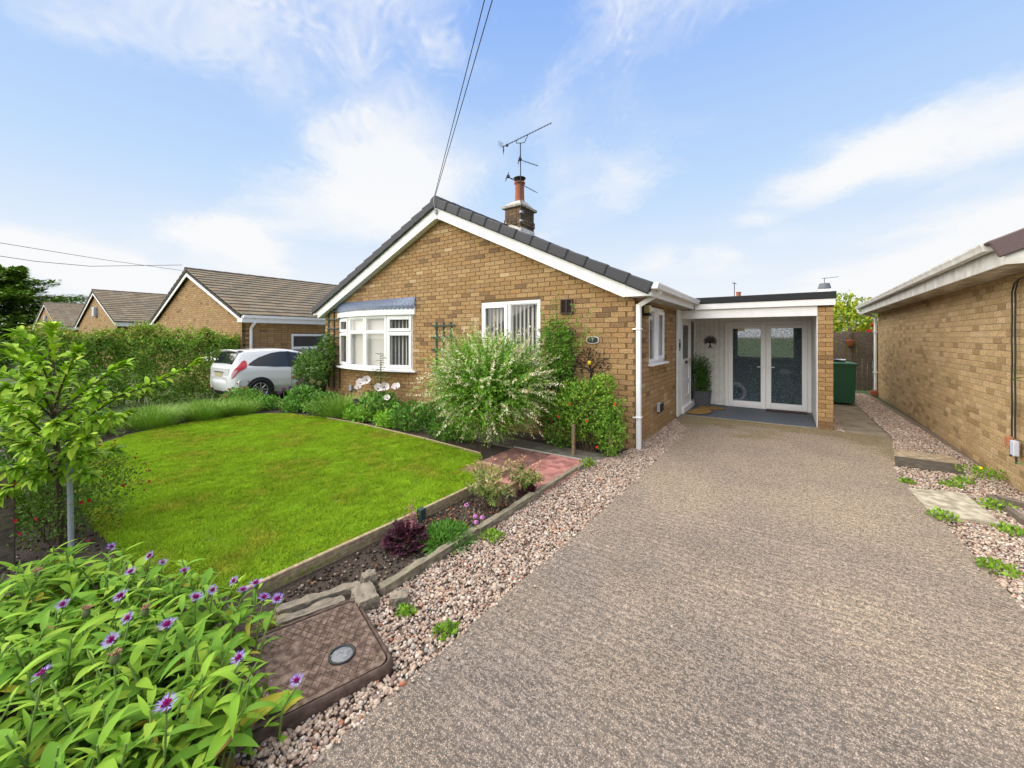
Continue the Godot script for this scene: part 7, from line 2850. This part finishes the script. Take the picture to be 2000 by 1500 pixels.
	pb.lathe([[.002, -.022], [.014, -.015], [.017, 0], [.012, .014], [0, .02]], Vector3(.62, .40, .02), 10)
	pb.tube([Vector3(.4, 0, 0), Vector3(.6, .2, .02), Vector3(.62, .39, .02)], .004, 5)
	part("poppy_bud", pb, mat(lin(.07, .11, .04), .8), P)
	# upright leafy stem before the bow window
	var U := thing("leafy_shrub", "upright dark leaved young shrub standing before the bow window", "shrub", Vector3(-6.78, 0, -5.16))
	var us := MB.new()
	var lv := []
	for k in 5:
		var top: float = [1.30, 1.02, .95, .86, .80][k]
		var lean := Vector3([.0, .12, -.16, .22, -.25][k], 0, [0, .08, .06, .02, .1][k])
		var path := [Vector3(0, -.02, 0), Vector3(0, .35, 0) + lean * .4, Vector3(0, top, 0) + lean]
		us.tube(path, [.010, .007, .003], 6)
		var y := .40
		while y < top:
			var u := (y - .35) / (top - .35)
			var p: Vector3 = path[1].lerp(path[2], clampf(u, 0, 1))
			for s in 3:
				var a := rr(0, TAU)
				var d := Vector3(cos(a), .35, sin(a)).normalized()
				lv.append([Transform3D(dir_basis(d, Vector3.UP, rr(-.3, .3)).scaled(Vector3.ONE * rr(.7, 1.2)), p), rng.randi() % 3, rng.randi() % 2])
			y += .045
	part("stems", us, M.bark, U)
	set_leaves(lv, [leaf_mesh(.135, .046, 4, .9, .3, .45), leaf_mesh(.12, .042, 4, .5, .35, .45)], U, 200, [Color(0.087, 0.149, 0.035), Color(0.123, 0.185, 0.044), Color(0.160, 0.213, 0.062)], M.leaf)
	# climber on the right trellis
	var K := thing("climber", "light green climbing plant straggling over the right trellis and wall", "climber", Vector3(-2.93, 0, -5.50))
	var ks := MB.new()
	ks.colored = true
	ks.col = Color(0.174, 0.185, 0.062)
	var xf := []
	var cl := []
	var ends := [Vector3(.03, 2.38, 0), Vector3(.62, 2.06, 0), Vector3(.74, 1.67, 0), Vector3(-.24, 2.05, 0), Vector3(.3, 2.12, .03), Vector3(.67, 1.76, 0), Vector3(.18, 1.9, .05), Vector3(-.1, 1.8, .05), Vector3(.45, 1.95, 0), Vector3(-.05, 2.2, 0), Vector3(.25, 1.7, .08), Vector3(.5, 1.55, .02)]
	for e in ends:
		var o := Vector3(rr(-.15, .15), rr(.9, 1.35), rr(-.03, .06))
		var path := []
		for s in 9:
			var u := s / 8.0
			path.append(o.lerp(e, u) + Vector3(sin(s * 1.7 + e.x * 9) * .035, 0, rr(-.03, .04)))
		ks.tube(path, .0028, 5, false)
		for q in 75:
			var u := rng.randf()
			var i := mini(int(u * 8), 7)
			var p: Vector3 = path[i].lerp(path[i + 1], u * 8 - i)
			var d := rdir()
			xf.append(Transform3D(dir_basis(d, Vector3.BACK, rr(-1, 1)).scaled(Vector3.ONE * rr(.6, 1.2)), p + d * rr(0, .02)))
			cl.append(vary(Color(0.174, 0.341, 0.037), .25))
	part("stems", ks, M.twig, K)
	many("straggling_leaves", small_leaf(.036, .016, .3), xf, cl, K)
	mound(K, small_leaf(.038, .018, .3), 3000, Vector3(.0, 1.40, .04), Vector3(.34, .50, .12), [Color(0.123, 0.263, 0.031), Color(0.174, 0.348, 0.037), Color(0.087, 0.185, 0.027)], .05, 5.0, .3)
	mound(K, small_leaf(.038, .018, .3), 2200, Vector3(.05, .82, .10), Vector3(.40, .40, .18), [Color(0.109, 0.234, 0.031), Color(0.160, 0.312, 0.037), Color(0.072, 0.156, 0.025)], .1, 5.0, .3, "lower_foliage")
	# red flowered shrub at the corner
	var Q := thing("corner_shrub", "bushy shrub with small scarlet flowers at the corner by the downpipe", "shrub", Vector3(-2.28, 0, -5.22))
	stems(Q, 20, Vector3(0, .55, 0), Vector3(.5, .4, .24), .007)
	mound(Q, small_leaf(.042, .02, .3), 5200, Vector3(-.02, .58, .0), Vector3(.52, .40, .30), [Color(0.152, 0.305, 0.037), Color(0.217, 0.398, 0.050), Color(0.102, 0.220, 0.031), Color(0.275, 0.412, 0.050)], .1, 4.0, .4)
	mound(Q, small_leaf(.042, .02, .3), 1900, Vector3(-.42, .36, .06), Vector3(.34, .36, .24), [Color(.14, .28, .04), Color(.19, .35, .045), Color(.10, .22, .032)], .1, 4.0, .4, "side_foliage")
	mound(Q, small_leaf(.042, .02, .3), 1500, Vector3(.36, .32, .08), Vector3(.18, .32, .20), [Color(0.145, 0.291, 0.037), Color(0.203, 0.369, 0.044)], .1, 4.0, .4, "low_foliage")
	mound(Q, small_leaf(.042, .02, .3), 900, Vector3(.20, .92, -.05), Vector3(.18, .16, .12), [Color(0.174, 0.312, 0.037), Color(0.290, 0.426, 0.062)], .1, 4.0, .5, "upper_foliage")
	for p in [Vector3(-.13, .69, .30), Vector3(.45, .72, .16), Vector3(.13, .49, .32), Vector3(.26, .16, .30), Vector3(-.3, .5, .30), Vector3(.05, .8, .2)]:
		var mb := MB.new()
		mb.colored = true
		for q in 2:
			mb.col = Color(0.600, 0.035, 0.012)
			mb.add(petal_disc(.019 - q * .006, 5), Transform3D(Basis(Vector3.UP, q * .6).scaled(Vector3(1, 1 + q, 1)), Vector3(0, q * .004, 0)))
		part("flower", mb, M.petal, Q, Transform3D(dir_basis(Vector3.RIGHT, Vector3(.2, .4, 1)), p))

func bed_plants() -> void:
	# red salvia behind the pole
	var S := thing("red_salvia", "airy shrub dotted with crimson flowers below the young tree", "shrub", Vector3(-4.78, 0, -.60))
	stems(S, 34, Vector3(0, .36, 0), Vector3(.45, .36, .42), .0035, Color(.09, .07, .04))
	mound(S, small_leaf(.026, .013, .3), 4200, Vector3(0, .34, 0), Vector3(.50, .36, .46), [Color(.12, .21, .035), Color(.085, .16, .03), Color(.16, .25, .05)], .1, 5.0, .4, "foliage", [.7, 1.3], .25)
	for k in 34:
		var d := rdir()
		d.y = d.y * .6 + .3
		if d.x < -.2: d.x = -d.x * .5
		var mb := MB.new()
		mb.colored = true
		mb.col = vary(Color(.40, .008, .035), .2)
		mb.add(petal_disc(.014, 4), Transform3D.IDENTITY)
		mb.add(petal_disc(.011, 3), Transform3D(Basis(Vector3.RIGHT, .9), Vector3(0, .005, 0)))
		part("flower", mb, M.petal, S, Transform3D(dir_basis(rdir(), d), Vector3(0, .36, 0) + d.normalized() * Vector3(.55, .42, .50)))
	# more low growth on the far left of the bed
	for r in [["low green border plant at the left edge behind the wooden post", Vector3(-5.6, 0, -.45), .42], ["leafy border plant left of the lawn beyond the young tree", Vector3(-7.4, 0, -.55), .5], ["green border plant by the far left curve of the lawn", Vector3(-9.2, 0, -1.35), .45]]:
		var T := thing("perennial", r[0], "plant", r[1], 0, "leafy perennials in the border")
		stems(T, 12, Vector3(0, r[2] * .5, 0), Vector3(.4, r[2] * .5, .4), .005, Color(.12, .17, .05))
		mound(T, leaf_mesh(.08, .034, 3, .6, .25, .45), 1000, Vector3(0, r[2] * .45, 0), Vector3(.5, r[2] * .55, .4), [Color(.10, .20, .035), Color(.14, .26, .045), Color(.075, .15, .03)], .15, 3.0, .5, "foliage", [.75, 1.25], .35)
	# heuchera: lobed dark purple leaves
	var H := thing("heuchera", "dark purple heuchera with tiny pink flower sprays in the soil bed", "plant", Vector3(-2.40, 0, -2.06))
	var hm := MB.new()
	hm.colored = true
	var n := 14
	for k in n:
		var a0 := TAU * k / n
		var a1 := TAU * (k + 1) / n
		var r0 := .030 * (1.0 + .20 * sin(a0 * 5.0))
		var r1 := .030 * (1.0 + .20 * sin(a1 * 5.0))
		hm.tri(Vector3(.03, 0, 0), Vector3(.03 + cos(a1) * r1, .006 * sin(a1 * 5.0), sin(a1) * r1), Vector3(.03 + cos(a0) * r0, .006 * sin(a0 * 5.0), sin(a0) * r0))
	var hmesh := hm.mesh(M.leaf_dull)
	var hl := []
	for k in 130:
		var d := rdir()
		d.y = absf(d.y) * .9 + .05
		hl.append([Transform3D(dir_basis((d + Vector3(0, -.25, 0) + rdir() * .3).normalized(), (d + Vector3.UP * .5).normalized()).scaled(Vector3.ONE * rr(.75, 1.3)), d * Vector3(.135, .15, .135) * rr(.6, 1.0)), rng.randi() % 3, 0])
	set_leaves(hl, [hmesh], H, 130, [Color(.072, .020, .036), Color(.10, .026, .048), Color(.045, .015, .026)], M.leaf_dull)
	var sp := MB.new()
	sp.colored = true
	for k in 9:
		var t := Vector3(rr(-.12, .12), rr(.22, .34), rr(-.10, .10))
		sp.col = Color(.22, .08, .07)
		sp.tube([Vector3(t.x * .3, .02, t.z * .3), t * Vector3(.8, .6, .8), t], .0014, 4)
		for q in 16:
			sp.col = vary(Color(.48, .22, .22), .2)
			var c := t.lerp(t * Vector3(.8, .6, .8), rng.randf()) + rdir() * .010
			sp.bar(c, c + rdir() * .006, .004, .004)
	part("flower_sprays", sp, M.petal, H)
	# thrift cushion with pink heads
	var C := thing("thrift_cushion", "bright green cushion plant with three pink flower heads in the soil bed", "plant", Vector3(-2.17, 0, -2.28))
	blades(C, 900, .36, .07, .13, .0085, 1.25, [Color(.105, .25, .035), Color(.14, .31, .045), Color(.08, .19, .03)])
	mound(C, small_leaf(.035, .008, .3), 1800, Vector3(0, .045, 0), Vector3(.17, .085, .16), [Color(.10, .24, .035), Color(.15, .32, .045), Color(.075, .18, .03)], .4, 8.0, .7, "cushion")
	for p in [Vector3(.02, .22, -.20), Vector3(.20, .17, -.18), Vector3(.17, .14, -.14), Vector3(.07, .12, -.25)]:
		var mb := MB.new()
		mb.tube([p * Vector3(.5, 0, .5), p * Vector3(.9, .6, .9), p], .0018, 5)
		part("stalk", mb, mat(lin(.16, .22, .07), .7), C)
		mb = MB.new()
		mb.colored = true
		for q in 40:
			mb.col = vary(Color(.60, .23, .55), .2)
			var d := rdir()
			d.y = absf(d.y)
			mb.add(petal_disc(.006, 4), Transform3D(dir_basis(d.cross(Vector3(.3, .9, .2)), d), d * .018))
		part("flower_head", mb, M.petal, C, Transform3D(Basis.IDENTITY, p))
	# sparse pink-tinged shrubs
	for r in [["sparse nandina shrub with pinkish new leaves, taller one by the lawn board", Vector3(-2.32, 0, -2.98), .44, .34], ["sparse nandina shrub with pinkish new leaves, next to the red slabs", Vector3(-2.20, 0, -3.42), .34, .22]]:
		var T := thing("nandina", r[0], "shrub", r[1], 0, "pinkish shrubs in the soil bed")
		var sm := MB.new()
		sm.colored = true
		sm.col = Color(.12, .075, .05)
		var xf := []
		var cl := []
		for k in 26:
			var a := rr(0, TAU)
			var q := sqrt(rng.randf())
			var t := Vector3(cos(a) * r[3] * q, rr(.35, 1.0) * r[2], sin(a) * r[3] * q)
			var path := [Vector3(rr(-.03, .03), -.02, rr(-.03, .03)), t * Vector3(.35, .55, .35), t]
			sm.tube(path, [.004, .003, .0015], 5)
			for s in 42:
				var u := rr(.35, 1.0)
				var p: Vector3 = path[1].lerp(path[2], (u - .35) / .65)
				var d := (rdir() + Vector3.UP * .4).normalized()
				xf.append(Transform3D(dir_basis(d, Vector3.UP, rr(-.6, .6)).scaled(Vector3.ONE * rr(.6, 1.2)), p + d * rr(0, .02)))
				var c := Color(.20, .27, .07).lerp(Color(.56, .27, .19), smoothstep(.45, 1.0, t.y / r[2] * u + rr(-.2, .2)))
				cl.append(vary(c, .2))
		part("stems", sm, M.twig, T)
		many("foliage", small_leaf(.042, .017, .3), xf, cl, T)
	# another small heuchera by the slabs
	var h2 := thing("heuchera", "small dark purple heuchera tucked beside the red slabs", "plant", Vector3(-2.12, 0, -3.40))
	for k in 40:
		var d := rdir()
		d.y = absf(d.y)
		put("leaf", hmesh, h2, Transform3D(dir_basis(d, Vector3.UP).scaled(Vector3.ONE * rr(.6, 1.0)), d * Vector3(.07, .08, .07))).material_override = leaf_dark()
	# fallen leaves and clods on the soil
	var xf := []
	var cl := []
	for k in 150:
		var x := rr(-2.6, -2.1)
		var z := rr(-3.5, -2.4) if k < 120 else rr(-2.4, -1.3)
		xf.append(Transform3D(Basis.from_euler(Vector3(rr(-.5, .5), rr(0, TAU), rr(-.5, .5))).scaled(Vector3.ONE * rr(.6, 1.2)), Vector3(x, .004, z)))
		cl.append(vary(Color(.30, .11, .04), .4))
	var fo := many("fallen_leaves", small_leaf(.034, .018, .5), xf, cl, self)
	tag(fo, "orange-brown fallen leaves scattered on the soil bed", "leaves")
	xf = []
	cl = []
	for k in 2600:
		var x := rr(-2.62, -2.08)
		var z := rr(-3.45, -1.15)
		if k > 1500:
			x = rr(-5.6, -2.6); z = rr(-.78, .5)
		xf.append(Transform3D(Basis.from_euler(Vector3(rr(0, 6), rr(0, 6), rr(0, 6))).scaled(Vector3.ONE * (rr(.25, 1.0) if k % 14 else rr(1.0, 1.7))), Vector3(x, -.008 + rr(0, .006), z)))
		cl.append(vary(Color(.045, .030, .019) if rng.randf() < .80 else Color(.34, .27, .19), .35))
	var so := many("soil_clods", stone_mesh(8), xf, cl, self)
	tag(so, "crumbs and small stones on the dark soil of the beds", "soil")
	# weeds in the gravel
	var wl := [["bright weed growing at the edge of the cream slab", Vector3(1.14, .02, -4.97), .10], ["spreading yellow flowered weed at the foot of the pale wall", Vector3(1.86, .0, -6.74), .20], ["pair of weeds between the dark slab and the cream slab, left one", Vector3(1.48, .0, -6.14), .09], ["pair of weeds between the dark slab and the cream slab, right one", Vector3(1.62, .0, -6.37), .09], ["yellow-green weed beside the sleeper on the right", Vector3(1.62, .0, -5.56), .12], ["weed low in the gravel near the right picture edge", Vector3(1.52, .0, -4.95), .10], ["bright weed at the drive edge nearest the camera on the right", Vector3(1.19, .02, -4.07), .09], ["yellow-green weed in the gravel below the pink flowers", Vector3(-1.90, .0, -2.50), .085], ["small weed in the gravel near the broken concrete block", Vector3(-1.80, .0, -1.54), .05], ["yellow-green weed at the drive edge right of the manhole", Vector3(-1.50, .0, -1.555), .06], ["yellowish weed at the corner of the red slabs", Vector3(-1.99, .02, -4.56), .10], ["tiny weed at the far corner of the cream slab", Vector3(1.11, .02, -6.0), .05]]
	for w in wl:
		var T := thing("weed", w[0], "weed", w[1], 0, "weeds in the gravel")
		var s: float = w[2]
		mound(T, small_leaf(.032, .022, .3), int(70 + s * 700), Vector3(0, s * .25, 0), Vector3(s, s * .42, s), [Color(.19, .34, .03), Color(.25, .40, .045), Color(.14, .27, .03)], .4, 9.0, .6, "foliage", [.6, 1.2], .2)
		stems(T, 6, Vector3(0, s * .2, 0), Vector3(s * .7, s * .35, s * .7), .0015, Color(.16, .2, .06))
		if s > .15:
			var mb := MB.new()
			mb.colored = true
			mb.col = Color(.75, .58, .02)
			mb.add(petal_disc(.022, 7), Transform3D.IDENTITY)
			part("flower", mb, M.petal, T, Transform3D(Basis(Vector3.RIGHT, .5), Vector3(-.03, s * .62, .05)))
	var mg := thing("grass_tuft", "yellowish moss and grass tuft on the concrete behind the manhole cover", "grass tuft", Vector3(-2.30, .03, -1.03))
	blades(mg, 150, .10, .03, .065, .003, .9, [Color(.36, .30, .05), Color(.26, .27, .05)])
	# sprig reaching in at the right edge
	var sg := thing("shrub_sprig", "large green leaves of a plant reaching in at the right edge", "plant", Vector3(1.99, 0, -5.98))
	var ss := MB.new()
	ss.colored = true
	ss.col = Color(.12, .15, .06)
	ss.tube([Vector3(-.05, -.02, .25), Vector3(-.1, .6, .22), Vector3(-.08, 1.27, .12)], [.01, .008, .004], 6)
	part("stem", ss, M.twig, sg)
	var lf := leaf_mesh(.13, .045, 6, .5, .3, .5)
	for r in [[Vector3(-.08, 1.28, .10), Vector3(-.5, .12, -.85)], [Vector3(-.085, 1.22, .12), Vector3(-.55, -.08, -.8)], [Vector3(-.08, 1.30, .12), Vector3(.1, .5, .8)], [Vector3(-.10, .62, .22), Vector3(-.3, .1, -.9)], [Vector3(-.1, .4, .24), Vector3(-.6, .2, -.5)]]:
		put("leaf", lf, sg, Transform3D(dir_basis(r[1], Vector3.UP), r[0])).material_override = leaf_plain()

var _ld: StandardMaterial3D
var _lp: StandardMaterial3D
func leaf_dark() -> StandardMaterial3D:
	if _ld == null:
		_ld = M.leaf_dull.duplicate()
		_ld.albedo_color = lin(.075, .02, .038)
	return _ld
func leaf_plain() -> StandardMaterial3D:
	if _lp == null:
		_lp = M.leaf.duplicate()
		_lp.albedo_color = lin(.09, .24, .06)
	return _lp
